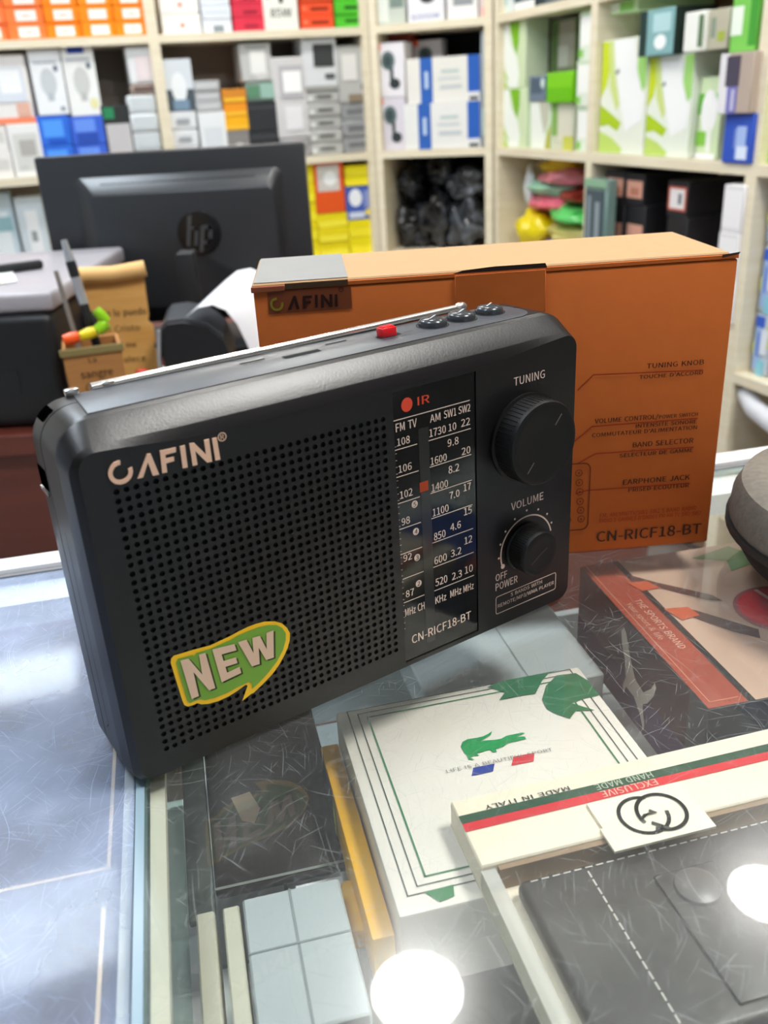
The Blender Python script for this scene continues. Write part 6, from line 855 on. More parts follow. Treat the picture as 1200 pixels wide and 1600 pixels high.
obj('fold_lines', bm_line(Pl((0, 0, .0255), (1, 0, 0), (0, 1, 0)), [(.062, -.099), (.062, -.001)], .0009, .0003), m_fold, t)
# leather goods under the left pane
m_br = mat('brown_leather', '4a3f3c', .5, 0, .5, .25, 70, .6)
def stitched(label, c0, c1, m0, m1, runs):
    t = thing('leather_pouch', label, 'pouch', at_c(c0, m0, -.031), CY, 'leather pouches under the left glass')
    wd, ht = c1 - c0, m1 - m0
    box('pouch_body', 0, wd, 0, ht, 0, .022, m_br, t, .004, 3)
    b = bmesh.new(); pl = Pl((0, 0, .022), (1, 0, 0), (0, 1, 0))
    for (a, q, c, d) in runs:
        a, c, q, d = a - c0, c - c0, q - m0, d - m0
        L = math.hypot(c - a, d - q); n = int(L / .0042)
        for i in range(n):
            f0, f1 = i / n, (i + .68) / n
            bm_line(pl, [(a + (c - a) * f0, q + (d - q) * f0), (a + (c - a) * f1, q + (d - q) * f1)], .0015, .0004, b)
    obj('stitching', b, flat('f0cf9c'), t)
    return t
p1 = stitched('upper brown leather pouch with embossed letters under the left glass', -.30, -.0075, -.030, .17, [(-.0115, -.026, -.0115, .165), (-.29, -.0265, -.010, -.0265)])
eb = bmesh.new(); pl = Pl((0, 0, .022), (1, 0, 0), (0, 1, 0))
for k in range(7): bm_line(pl, [(.10, .022 + k * .0045), (.236, .022 + k * .0045 + (.001 if k % 2 else 0))], .0011, .0004, eb)
for k in range(8): bm_line(pl, [(.15 + k * .011, .055), (.15 + k * .011 + .004, .075), (.15 + k * .011 + .008, .056)], .0013, .0004, eb)
obj('embossed_lines', eb, flat('3d3634'), p1)
stitched('lower brown leather pouch with stitched edge under the left glass', -.30, -.0085, -.24, -.040, [(-.0125, -.235, -.0125, -.045)])
# ------------------------------------------------------------------ round grey case at the right edge
t = thing('round_case', 'round dark grey fabric case on the glass at the right edge', 'case', (.287, .436, .0002))
m_fab = mat('charcoal_fabric', '7d776e', .9, 0, .15, .25, 260, .5); m_fabd = mat('black_fabric', '1b1a1a', .9)
obj('lower_shell', bm_lathe([(0, 0), (.070, 0), (.083, .006), (.089, .016), (.091, .024)], 56), m_fabd, t, 50)
obj('upper_shell', bm_lathe([(.091, .024), (.093, .028), (.092, .040), (.088, .048), (.080, .051), (.074, .0505), (.071, .047), (.066, .0475), (.04, .052), (0, .054)], 56), m_fab, t, 40)
obj('zip', bm_lathe([(.0915, .0225), (.0945, .0225), (.0945, .0265), (.0915, .0265)], 56), mat('dark_zip', '2a2928', .6), t, 40)
box('seam_strip', -.0003, .0033, MF, .2262, -.03, -.0003, m_bluestrip, right)
# ------------------------------------------------------------------ desk behind the counter
m_desk = wood_mat('red_brown_desk', '5a2a20', '6b3428', 5, .45)
DZ = -.1
t = thing('desk', 'red brown wooden desk behind the counter under the printer', 'desk', (-.35, 1.06, FLOOR))
box('desk_top', -.75, .72, 0, .62, DZ - FLOOR - .028, DZ - FLOOR, m_desk, t, .002, 1)
box('front_panel', -.72, .70, .012, .03, .0, DZ - FLOOR - .0285, m_desk, t)
for a in (-.74, .69): box('side_panel', a, a + .02, .031, .6, 0, DZ - FLOOR - .0285, m_desk, t)
m_blk = mat('black_plastic', '1a1b1f', .42, 0, .5, .06, 300); m_blk2 = mat('matt_black_plastic', '1d1e21', .6, 0, .4, .06, 200)
# monitor seen from behind
t = thing('computer_monitor', 'black computer monitor seen from behind with round hp badge', 'monitor', (-.300, 1.50, DZ), .0, rot=(0, 0, .0))
MW, Z0, Z1 = .42, .035, .300
m_mon = mat('monitor_shell', '2d2f32', .33, 0, .5, .05, 250)
box('rear_shell', -MW / 2, MW / 2, 0, .022, Z0, Z1, m_mon, t, .004, 2)
box('screen', -MW / 2 + .008, MW / 2 - .008, .0221, .024, Z0 + .012, Z1 - .008, mat('screen_glass', '0c0d10', .15), t)
# raised back with a chamfer all round
def frame_loop(a, b, c, d, r, y): return [(x, y, z) for x, z in rrect(a, b, c, d, r, 6)]
hx0, hx1 = -.155, .172
obj('rear_bulge', bm_loft([frame_loop(hx0, Z0 + .01, hx1, Z1 - .034, .012, -.0002), frame_loop(hx0 + .006, Z0 + .015, hx1 - .005, Z1 - .037, .012, -.004), frame_loop(hx0 + .028, Z0 + .03, hx1 - .014, Z1 - .058, .010, -.026), frame_loop(hx0 + .031, Z0 + .033, hx1 - .017, Z1 - .061, .009, -.0275)], cap0=False), m_mon, t, 30)
vb = bmesh.new()
for k in range(62): x = hx0 + .045 + k * .0039; bm_box(x, x + .0018, -.0125, -.0115, Z1 - .0455, Z1 - .0425, bm=vb)
o = obj('vent_slots', vb, flat('101012'), t); o['kind'] = 'stuff'
bx_, bz_ = .036, .178
obj('badge', bm_lathe([(0, .0035), (.033, .0035), (.034, .002), (.034, 0)], 40), mat('glossy_black_badge', '141518', .25), t, 40, loc=(bx_, -.0274, bz_), rot=(PI / 2, 0, 0))
pl = Pl((bx_, -.0309, bz_), (1, 0, 0), (.18, 0, 1)); hb = bmesh.new()
bm_line(pl, [(-.0165, -.016), (-.0165, .024)], .0058, .0004, hb); bm_line(pl, [(-.0145, .008), (-.006, .0085), (-.0045, .006), (-.0045, -.016)], .0052, .0005, hb)
bm_line(pl, [(.005, -.026), (.005, .0085)], .0058, .0004, hb); bm_line(pl, [(.0065, .0085), (.0155, .0085), (.0178, .006), (.0178, -.012), (.0155, -.0145), (.0065, -.0145)], .0052, .0005, hb)
obj('badge_letters', hb, mat('badge_chrome', '53565a', .3, .3), t)
box('stand_neck', -.03, .05, -.024, .0, .012, Z0 + .02, m_blk, t, .004)
box('stand_foot', -.11, .12, -.10, .08, .0005, .012, m_blk, t, .004)
# office printer
t = thing('office_printer', 'large black office printer, top greyed for its sheen, at the left edge', 'printer', (-.60, 1.085, DZ + .0005), 0)
box('lower_body', -.25, .214, .0, .36, 0, .142, m_blk, t, .012, 3)
box('scanner_lid', -.25, .218, .006, .37, .1425, .166, mat('printer_top_sheen', 'aaa6ac', .35, 0, .5, .05, 60), t, .006, 3)  # lid colour greyed to hold the light reflected off the top
box('paper_slot', -.24, .16, -.0015, .0, .045, .075, m_blk2, t)
box('control_strip', -.2, .1, -.0015, .0, .112, .132, mat('dark_panel_gloss', '17181b', .2), t)
t = thing('paper_sheet', 'pale yellow and white papers lying on the printer', 'paper', (-.555, 1.19, DZ + .1675), .4)
box('sheet', -.09, .09, -.06, .06, 0, .001, mat('white_paper', 'eef2ee', .6), t); box('sheet', -.08, .07, -.065, .03, .0012, .002, mat('yellow_paper', 'dfe3a0', .6), t)
tag(box('black_marker', -.03, .03, -.006, .006, 0, .012, m_blk2, None, .004, loc=(-.475, 1.26, DZ + .167), rot=(0, 0, .5)), 'short black marker on the printer top', 'marker')
# pen holder with its pens
m_ply = wood_mat('engraved_plywood', 'a8713c', 'b98248', 14, .6)
t = thing('pen_holder', 'square plywood pen holder engraved with dark script', 'pen holder', (-.341, 1.075, DZ + .0005), .30)
hw, hh = .0335, .106
for nm, q in (('front_panel', (-hw, hw, -hw, -hw + .004)), ('back_panel', (-hw, hw, hw - .004, hw)), ('side_panel', (-hw, -hw + .004, -hw + .0041, hw - .0041)), ('side_panel', (hw - .004, hw, -hw + .0041, hw - .0041))): box(nm, *q, .0, hh, m_ply, t, .0006, 1)
box('rim', -hw - .003, hw + .003, -hw - .003, -hw - .0001, hh - .006, hh + .003, mat('olive_rim', '8a7a4a', .6), t, .0008, 1)
box('holder_base', -hw + .0041, hw - .0041, -hw + .0041, hw - .0041, .0, .004, m_ply, t)
pl = Pl((0, -hw, 0), (1, 0, 0), (0, 0, 1)); dkp = flat('3a2814'); lb_ = bmesh.new()
for s, a0, a1, b, h, bo in (('La', -.006, .003, .090, .006, 0), ('sangre', -.018, .019, .072, .009, .03), ('Cristo', -.015, .019, .055, .010, 0), ('poder', -.014, .020, .037, .009, .015)): bm_text(pl, s, a0, a1, b, h, .0004, bo, lb_)
obj('engraved_lettering', lb_, dkp, t)
t = thing('ballpoint_pen', 'black and silver pen leaning in the pen holder', 'pen', (-.320, 1.068, DZ + .0045), 0, rot=(-.03, -.13, 0))
obj('barrel', bm_tube([(0, 0, 0), (0, 0, .15)], .0052, 12), m_blk2, t, 40); obj('grip_band', bm_tube([(0, 0, .1502), (0, 0, .182)], .0056, 12), mat('silver_pen_metal', 'c9ccd2', .25, .6), t, 40)
obj('cap', bm_tube([(0, 0, .1822), (0, 0, .2)], .0058, 12), m_blk2, t, 40); obj('clicker', bm_tube([(0, 0, .2002), (0, 0, .224)], .005, 12, taper=[.0055, .0035]), mat('silver_pen_metal', 'c9ccd2', .25, .6), t, 40)
tag(obj('pen_stick', bm_tube([(0, 0, 0), (-.012, .0, .12), (-.022, .01, .185)], .003, 8), mat('grey_stick', '9a938a', .5), None, 40, (-.350, 1.085, DZ + .0045)), 'thin grey stick at the left of the pen holder', 'stick')
t = thing('segmented_marker', 'bent orange yellow and green segmented marker on the holder rim', 'marker', (-.350, 1.046, DZ + .1125), .3)
for nm, p, q, r, c in (('orange_segment', (-.012, 0, .006), (.006, 0, .008), .0072, 'ff5a14'), ('yellow_segment', (.0075, 0, .0082), (.026, 0, .012), .007, 'ecd21a'), ('green_segment', (.027, 0, .0125), (.040, 0, .020), .0075, '9ad61a'), ('green_segment', (.040, 0.001, .0215), (.030, .002, .036), .0065, '8ecb16')):
    obj(nm, bm_tube([p, [(a + b) / 2 for a, b in zip(p, q)], q], r, 12, taper=[r * .8, r, r * .85]), mat('bright_marker', c, .35), t, 40)
# parchment plaque
m_parch = wood_mat('parchment_plaque', 'd69a4e', 'e0ac62', 10, .6)
t = thing('scroll_plaque', 'tan parchment scroll plaque with dark script behind the pen holder', 'plaque', (-.345, 1.215, DZ + .0005), 0, rot=(-.06, .03, .2))
rg = [(-.040, .0), (.047, .0), (.048, .018), (.042, .026), (.049, .034), (.045, .055), (.041, .062), (.045, .07), (.044, .09), (.038, .098), (.040, .105), (.040, .158), (-.041, .158), (-.043, .12), (-.038, .1), (-.044, .08), (-.040, .04)]
obj('sheet', bm_poly(Pl((0, 0, 0), (1, 0, 0), (0, 0, 1)), rg, 0, th=.006), m_parch, t)
obj('top_roll', bm_tube([(-.044, -.009, .163), (0, -.009, .162), (.043, -.009, .167)], .0105, 16), mat('parchment_roll', 'e6b673', .55), t, 50)
pl = Pl((0, -.006, 0), (1, 0, 0), (0, 0, 1)); lb_ = bmesh.new()
for s, a0, a1, b, h, bo in (('Todo lo puedo', -.034, .037, .107, .0085, .025), ('en Cristo', -.026, .026, .086, .008, .0), ('que me', -.016, .018, .064, .007, .02), ('fortalece', -.022, .028, .044, .008, .0)): bm_text(pl, s, a0, a1, b, h, .0005, bo, lb_)
obj('script_lettering', lb_, flat('33220f'), t)
# receipt printer with its paper curling out
t = thing('receipt_printer', 'black receipt printer with white paper curling out', 'printer', (-.222, 1.10, DZ + .0005), .12)
prof = [(-.04, 0), (.045, 0), (.045, .062), (.036, .092), (.018, .110), (-.010, .118), (-.030, .117), (-.037, .111), (-.040, .095)]
obj('printer_body', bm_loft([[(x, 0, z) for x, z in prof], [(x, .13, z) for x, z in prof]]), m_blk, t, 30)
obj('silver_side_bar', bm_tube([(-.049, -.004, .0), (-.045, -.004, .08), (-.040, -.004, .112)], .0026, 8), mat('silver_bar', 'b8bcc2', .3, .5), t, 40)
obj('lid_band', bm_loft([[(x * 1.02, .012, z * 1.02) for x, z in prof[3:]] + [(-.036, .012, .10), (0, .012, .105), (.03, .012, .088)], [(x * 1.02, .118, z * 1.02) for x, z in prof[3:]] + [(-.036, .118, .10), (0, .118, .105), (.03, .118, .088)]]), mat('printer_lid_gloss', '44474c', .3), t, 30)
cur = [(-.006, .124), (.010, .134), (.028, .136), (.043, .128), (.055, .110), (.064, .085), (.070, .06), (.075, .03), (.082, .003)]
pb = bmesh.new(); A_ = [pb.verts.new((x, .005, z)) for x, z in cur]; B_ = [pb.verts.new((x + .05, .13, z + .02 if z > .01 else z)) for x, z in cur]
for i in range(len(cur) - 1): pb.faces.new((A_[i], A_[i + 1], B_[i + 1], B_[i]))
o = obj('paper_strip', pb, mat('receipt_paper', 'f6f5fa', .6, var=.02), t, 60)
sm = o.modifiers.new('thick', 'SOLIDIFY'); sm.thickness = .0006
# a wide white sheet hanging beside it
pb = bmesh.new(); cur = [(.0, .10), (.03, .125), (.06, .122), (.085, .1), (.1, .06), (.108, .0)]
A_ = [pb.verts.new((x, 0, z)) for x, z in cur]; B_ = [pb.verts.new((x + .05, .10, z + .005 if z else 0)) for x, z in cur]
for i in range(len(cur) - 1): pb.faces.new((A_[i], A_[i + 1], B_[i + 1], B_[i]))
o = obj('paper_sheet', pb, mat('receipt_paper', 'f6f5fa', .6, var=.02), None, 60, (-.195, 1.24, DZ + .0005)); o.modifiers.new('thick', 'SOLIDIFY').thickness = .0006
tag(o, 'wide white paper curling behind the receipt printer', 'paper')
tag(box('paper_pad', -.045, .045, -.04, .04, 0, .014, mat('white_pad', 'e6eaec', .6), None, .001, loc=(-.290, 1.255, DZ + .0005), rot=(0, 0, .1)), 'white paper pad on the desk beside the scroll plaque', 'notepad')
tag(box('glass_dish', -.05, .05, -.03, .03, 0, .03, mat('pale_green_plastic', 'b9d6cc', .25), None, .006, 3, loc=(-.268, 1.13, DZ + .0005), rot=(0, 0, .2)), 'pale green plastic dish in front of the plaque', 'dish')
tag(obj('red_cap', bm_lathe([(0, 0), (.011, 0), (.012, .004), (.010, .055), (.006, .06), (0, .06)], 18), mat('red_plastic', 'c8342c', .4), None, 40, (-.2945, 1.108, DZ + .0005)), 'red bottle cap beside the plywood pen holder', 'cap')
tag(box('cable_box', -.012, .012, -.02, .02, 0, .17, m_blk2, None, .003, loc=(-.262, 1.33, DZ + .0005)), 'black adapter block standing behind the plaque', 'adapter')
tag(obj('power_cable', bm_tube([(-.42, 1.4, DZ + .01), (-.41, 1.3, DZ + .05), (-.405, 1.22, DZ + .10), (-.402, 1.15, DZ + .11), (-.395, 1.12, DZ + .05), (-.39, 1.12, DZ + .006)], .0045, 8), mat('grey_cable', '8a8680', .5), None, 50), 'grey cable hanging between printer and pen holder', 'cable')
tag(obj('power_cable', bm_tube([(-.405, 1.36, DZ + .008), (-.385, 1.3, DZ + .09), (-.375, 1.22, DZ + .12), (-.38, 1.17, DZ + .05), (-.385, 1.16, DZ + .006)], .008, 8), m_blk2, None, 50), 'thick black cable looping behind the pen holder', 'cable')
# ------------------------------------------------------------------ cardboard carton of the radio
BW, BH, BD = .2557, .1716, .0830
m_kraft = mat('orange_kraft_board', 'be632a', .75, 0, .2, .07, 90, .12); m_kt = mat('top_lit_kraft', 'b6916a', .7, 0, .25, .04, 120, .1); m_dkb = mat('dark_board_edge', '5a3a22', .9)  # walls and lid are one kraft board; top light is in the lid colour
t = thing('radio_carton', 'orange brown cardboard carton standing behind the radio', 'carton', (-.0606, .4678, .0004), .0518)
box('carton_body', 0, BW, 0, BD, 0, BH - .004, m_kraft, t, .0012, 2)
lid = bmesh.new(); bm_box(-.0006, BW - .004, .0018, BD + .0008, BH - .0038, BH - .0006, .0008, 1, bm=lid)
obj('lid_flap', lid, m_kt, t)
fr_ = box('front_fold', 0, BW, -.0002, .0016, BH - .0037, BH - .0018, m_kraft, t)
pl = Pl((0, 0, 0), (1, 0, 0), (0, 0, 1)); dkb = flat('3c1d0e'); rd = flat('9a2a10')
box('tuck_tab', .1045, .1525, -.0012, -.0001, .147, BH - .0025, m_kraft, t, .0004, 1)
obj('flap_gap', bm_poly(pl, [(.1035, BH - .0016), (.1085, BH - .0002), (.125, BH + .0008), (.152, BH + .0008), (.153, BH - .0016)], .0014), flat('23140c'), t)
obj('corner_tear', bm_poly(pl, [(.2465, BH - .0030), (.2555, BH - .0016), (.2562, BH - .0004), (.2465, BH - .0014)], .0006), flat('3a1e10'), t)
box('corner_fold', -.001, .0165, -.0008, .0012, BH - .0046, BH - .0016, mat('torn_board', '8f4a2c', .85), t, .0004, 1)
tpl = Pl((0, 0, BH - .0006), (1, 0, 0), (0, 1, 0))
obj('grey_tape', bm_poly(tpl, [(.0005, .003), (.0493, .003), (.0483, BD), (.0005, BD)], .0004), mat('grey_tape_film', '858584', .45), t)
obj('tape_edge', bm_poly(pl, rect(.0165, BH - .0038, .0490, BH - .0008), .0006), flat('4a3622'), t)
pb = bmesh.new()
obj('brand_patch', bm_poly(pl, [(.0068, .1556), (.0502, .1556), (.0504, .1668), (.0072, .1672)], .0003), mat('brand_tape_patch', '7d3f22', .4), t)
for k, pts in D['box_logo'].items():
    if k != 'C': bm_poly(pl, pts, .0006, pb)
bm_text(pl, 'R', .0447, .0457, .1655, .0011, .0006, .0, pb); bm_ring(pl, ell(.0439, .1646, .0465, .1672, 16), ell(.0442, .1649, .0462, .1669, 16), .0006, pb)
obj('brand_lettering', pb, flat('2b0f08'), t)
def cring(pl, cx, cy, ro, ri, a0, a1, d, n=30):
    bm = bmesh.new(); P = [(cx + r * math.cos(math.radians(a0 + (a1 - a0) * i / n)), cy + r * math.sin(math.radians(a0 + (a1 - a0) * i / n))) for r in (ro, ri) for i in range(n + 1)]
    V = [bm.verts.new(pl.p(*p, d)) for p in P]
    for i in range(n): bm.faces.new((V[i], V[i + 1], V[n + 2 + i], V[n + 1 + i]))
    bmesh.ops.recalc_face_normals(bm, faces=bm.faces[:]); return bm
obj('brand_ring', cring(pl, .0115, .1606, .0035, .0022, 85, 375, .0006), flat('8a7a22'), t)
pb = bmesh.new()
for s, a0, a1, b, h in D['box_text']: bm_text(pl, s, a0, a1, b, h * (.95 if h > .006 else .8), .0005, .03, pb)
obj('printed_lettering', pb, dkb, t)['kind'] = 'stuff'
pb = bmesh.new()
for s, a0, a1, b, h in D['box_red']: bm_text(pl, s, a0, a1, b, h, .0005, .0, pb)
for l in D['box_lines']: bm_line(pl, l, .0006, .0004, pb)
bm_line(pl, [(.0118, .1394), (.0219, .1394)], .0028, .0004, pb)
obj('red_print', pb, rd, t)['kind'] = 'stuff'
pb = bmesh.new()
rm = rrect(.150, .0155, .1812, .0580, .004, 4); bm_line(pl, rm + [rm[0]], .0006, .0004, pb)
for a, b in D['remote_dots']:
    for dx in (0, -.008, -.016): bm_ring(pl, ell(a + dx - .0022, b - .0022, a + dx + .0022, b + .0022, 14), ell(a + dx - .0018, b - .0018, a + dx + .0018, b + .0018, 14), .0004, pb); bm_poly(pl, ell(a + dx - .0005, b - .0005, a + dx + .0005, b + .0005, 8), .0004, pb)
obj('remote_drawing', pb, flat('6a230d'), t)
# ------------------------------------------------------------------ the radio
RW, RD, RZ = .2475, .0495, .1572
RO = (-.1097, .2903, .0006); RY = .5715
radio = thing('portable_radio', 'black portable radio with speaker grille and dial standing on the glass', 'radio', RO, RY)
def radio_mat(name, col, rough, bump=.06):
    return mat(name, col, rough, 0, .55, .05, 900, bump)
m_case = radio_mat('charcoal_case', '131011', .36); m_top = radio_mat('sheen_top_plate', '44474d', .36); m_hole = mat('grille_hole', '060606', .9, var=0)  # top plate colour lightened to carry the reflected shelves and ceiling
m_seam = mat('dark_seam', '0c0c0d', .7, var=0); m_ink = mat('cream_ink', 'ead2c4', .5, 0, .4, 0)
def sstep(x): x = max(0, min(1, x)); return x * x * (3 - 2 * x)
def outline(a0, a1, b0, b1, rt_, rb, lift=0, nt=26, nc=7):
    rl = rt_ * 1.05
    """rounded outline in (u, z): bottom-left round to top-left; LIFT raises both ends of the top edge"""
    P = []
    for i in range(nc + 1): t = PI + i / nc * PI / 2; P.append((a0 + rb + rb * math.cos(t), b0 + rb + rb * math.sin(t)))
    for i in range(nc + 1): t = 1.5 * PI + i / nc * PI / 2; P.append((a1 - rb + rb * math.cos(t), b0 + rb + rb * math.sin(t)))
    for i in range(nc + 1): t = i / nc * PI / 2; P.append((a1 - rt_ + rt_ * math.cos(t), b1 - rt_ + rt_ * math.sin(t)))
    for i in range(1, nt): P.append((a1 - rt_ + (a0 + rl - a1 + rt_) * i / nt, b1))
    for i in range(nc + 1): t = PI / 2 + i / nc * PI / 2; P.append((a0 + rl + rl * math.cos(t), b1 - rl + rl * math.sin(t)))
    if lift:
        q = []
        for u, z in P:
            e = min(u - a0, a1 - u) / .055
            q.append((u, z + (lift * (1 - sstep(e)) if z > .12 else 0)))
        P = q
    return P
LAY = [(0, (.0045, RW - .0012, .0022, .1432, .007, .007), .0040), (.0018, (.0018, RW - .0003, .0008, .1479, .009, .008), .0010), (.0021, (.0015, RW - .0003, .0007, .1484, .0095, .008), .0008),
       (.0096, (.0, RW, 0, .1558, .0125, .010), 0), (.0102, (.0, RW, 0, .1563, .0128, .010), 0), (.0125, (0, RW, 0, RZ, .014, .010), 0)]
LAYB = [(.0298, (0, RW, 0, RZ, .014, .010), 0), (.0300, (.0006, RW - .0006, .0006, RZ - .0006, .014, .010), 0)]
LAYC = [(.0304, (.0006, RW - .0006, .0006, RZ - .0006, .014, .010), 0), (.0306, (0, RW, 0, RZ, .014, .010), 0), (.0410, (0, RW, 0, RZ, .014, .010), 0), (.0435, (.0004, RW - .0004, .0003, RZ - .0007, .014, .010), 0), (.0460, (.0014, RW - .0014, .001, RZ - .0024, .014, .010), 0), (.0485, (.004, RW - .004, .0035, RZ - .0062, .013, .010), 0), (RD, (.008, RW - .008, .008, RZ - .011, .012, .010), 0)]
loops = [[(u, v, z) for u, z in outline(*o, l)] for v, o, l in LAY + LAYB]
bm = bmesh.new(); R = [[bm.verts.new(p) for p in l] for l in loops]; n = len(R[0])
for A_, B_ in zip(R[:-1], R[1:]):
    for i in range(n): bm.faces.new((A_[i], A_[(i + 1) % n], B_[(i + 1) % n], B_[i]))
bm.faces.new(R[-1])
# front face with openings for the grille and the dial
PIT = .003755; G0, G1 = .0163 - PIT / 2, .0163 + 31 * PIT + PIT / 2; H0, H1 = .0141 - PIT / 2, .0141 + 31 * PIT + PIT / 2
DU0, DU1, DZ0, DZ1 = .1380, .1836, .0046, .1412
ed = [bm.edges.get((R[0][i], R[0][(i + 1) % n])) for i in range(n)]
holes = []
for a0, b0, a1, b1 in ((G0, H0, G1, H1), (DU0, DZ0, DU1, DZ1)):
    vs = [bm.verts.new((a, 0, b)) for a, b in rect(a0, b0, a1, b1)]; holes.append(vs)
    ed += [bm.edges.new((vs[i], vs[(i + 1) % 4])) for i in range(4)]
bmesh.ops.triangle_fill(bm, edges=ed, use_beauty=True, use_dissolve=False)
vs = holes[1]; back = [bm.verts.new((v.co.x, .0014, v.co.z)) for v in vs]
for i in range(4): bm.faces.new((vs[i], vs[(i + 1) % 4], back[(i + 1) % 4], back[i]))
bm.faces.new(back)
bmesh.ops.recalc_face_normals(bm, faces=bm.faces[:])
front = obj('front_case', bm, m_case, radio, 16)
bk = bm_loft([[(u, v, z) for u, z in outline(*o, l)] for v, o, l in LAYC])
obj('back_case', bk, m_case, radio, 22)
# speaker grille: a pierced plate, 32 x 32 holes
bm = bmesh.new(); NH = 12; RH = .00118
for i in range(32):
    for j in range(32):
        cx, cz = .0163 + i * PIT, .0141 + j * PIT; q = PIT / 2
        ring = [(cx + RH * math.cos(2 * PI * k / NH + PI / 4), cz + RH * math.sin(2 * PI * k / NH + PI / 4)) for k in range(NH)]
        sq = []
        for k in range(NH):
            t = 2 * PI * k / NH + PI / 4; c, s = math.cos(t), math.sin(t); m_ = max(abs(c), abs(s)); sq.append((cx + q * c / m_, cz + q * s / m_))
        V0 = [bm.verts.new((a, 0, b)) for a, b in sq]; V1 = [bm.verts.new((a, 0, b)) for a, b in ring]
        V2 = [bm.verts.new((a, .0011, b)) for a, b in ring]
        for k in range(NH):
            l = (k + 1) % NH
            bm.faces.new((V0[k], V0[l], V1[l], V1[k])); bm.faces.new((V1[k], V1[l], V2[l], V2[k]))
        f = bm.faces.new(V2); f.material_index = 1
for f in bm.faces:
    f.normal_update()
bmesh.ops.remove_doubles(bm, verts=bm.verts[:], dist=1e-6)
bmesh.ops.recalc_face_normals(bm, faces=bm.faces[:])
o = obj('speaker_grille', bm, [m_case, m_hole], radio)
for p in o.data.polygons:
    if p.normal.y > .5: p.flip()
fp = Pl((0, 0, 0), (1, 0, 0), (0, 0, 1))
# dial window
dial = box('dial_window', DU0 + .0002, DU1 - .0002, .0006, .0013, DZ0 + .0002, DZ1 - .0002, mat('black_dial_acrylic', '141414', .08, 0, .6, 0), radio)
dp = Pl((0, .0006, 0), (1, 0, 0), (0, 0, 1))
s0, s1 = D['slot']
obj('tuning_slot', bm_poly(dp, rect(s0, .010, s1, .1215), .0001), mat('smoke_grey_slot', '2e2d2c', .12, 0, .6), dial)
q = D['needle']; obj('tuning_needle', bm_poly(dp, rect(q[0], q[2], q[1], q[3]), .0002), flat('a8401e'), dial)
pb = bmesh.new()
for s, a0, a1, b, h in D['dial_text']: bm_text(dp, s, a0, a1, b, h * .93, .0002, .012, pb)
for a0, a1, b in D['dial_lines']: bm_line(dp, [(a0, b), (a1, b)], .0004, .0002, pb)
for k, a, b in D['dial_circ']: bm_poly(dp, ell(a - .0017, b - .0018, a + .0017, b + .0018, 20), .0002, pb)
for k in range(60):
    if k % 2: bm_line(dp, [(.1384, .022 + k * .0016), (.1390, .022 + k * .0016)], .0002, .0002, pb)
obj('dial_print', pb, m_ink, dial)
pb = bmesh.new()
for k, a, b in D['dial_circ']: bm_text(dp, str(k), a - .0008, a + .0008, b - .0011, .0022, .0003, .02, pb)
obj('channel_numbers', pb, flat('151515'), dial)
a, b, r = D['ir']; pb = bm_poly(dp, ell(a - r * .92, b - r, a + r * .92, b + r, 28), .0002)
s, a0, a1, b, h = D['ir_text']; bm_text(dp, s, a0, a1, b, h * .93, .0002, .03, pb)
obj('infrared_mark', pb, mat('orange_red_ink', 'e2492a', .45, 0, .4, 0), dial)
# print beside the knobs
pb = bmesh.new()
for k, (s, a0, a1, b, h) in enumerate(D['face_text']): bm_text(fp, s, a0, a1, b + (.0 if k < 4 else .0008), h * (.93 if k < 4 else .62), .0002, .012 if k < 4 else .0, pb)
rb = rrect(.1951, .0100, .2368, .0201, .0012, 4); bm_line(fp, rb + [rb[0]], .0004, .0002, pb)
ac = arc(.2155, .0425, .0172, .0172, 199, 14, 40); bm_line(fp, ac, .0008, .0002, pb)
for a, b in D['arcdots']: bm_poly(fp, ell(a - .0006, b - .0006, a + .0006, b + .0006, 12), .0002, pb)
bm_poly(fp, ell(.1983, .0352, .2009, .0379, 18), .0003, pb)
obj('panel_print', pb, m_ink, radio)['kind'] = 'stuff'
# knobs
def knob(name, u, z, r, h, ring):
    g = obj(name, bm_lathe([(0, 0), (ring, 0), (ring, .0012), (r, .0016), (r, h - .002), (r - .0006, h - .0006), (r - .002, h), (r - .004, h - .0004), (0, h - .0008)], 56), mat('knob_black', '0b0a0a', .5, 0, .4, .1, 600), radio, 35, (u, -.0002, z), (PI / 2, 0, 0))
    b = bmesh.new()
    for k in range(60):
        t = 2 * PI * k / 60; c, s = math.cos(t), math.sin(t)
        bm_tube([(r * c, r * s, .002), (r * c, r * s, h - .0022)], .00022, 4, b)
    obj('knurling', b, mat('knob_black', '0b0a0a', .5, 0, .4, .1, 600), g)
    return g
k1 = knob('tuning_knob', .2140, .1025, .0208, .0135, .0222)
k2 = knob('volume_knob', .2140, .0435, .0118, .0125, .0128)
pb = bmesh.new(); kp = Pl((0, 0, .0128), (1, 0, 0), (0, 1, 0))
for t in (50, 230):
    c, s = math.cos(math.radians(t)), math.sin(math.radians(t)); bm_line(kp, [(.0105 * c, .0105 * s), (.016 * c, .016 * s)], .0007, .0003, pb)
obj('index_marks', pb, flat('6a6058'), k1)
pb = bmesh.new(); kp = Pl((0, 0, .0118), (1, 0, 0), (0, 1, 0))
bm_line(kp, [(-.006, -.004), (0, 0), (.004, .002)], .0006, .0003, pb); obj('index_marks', pb, flat('4a4442'), k2)
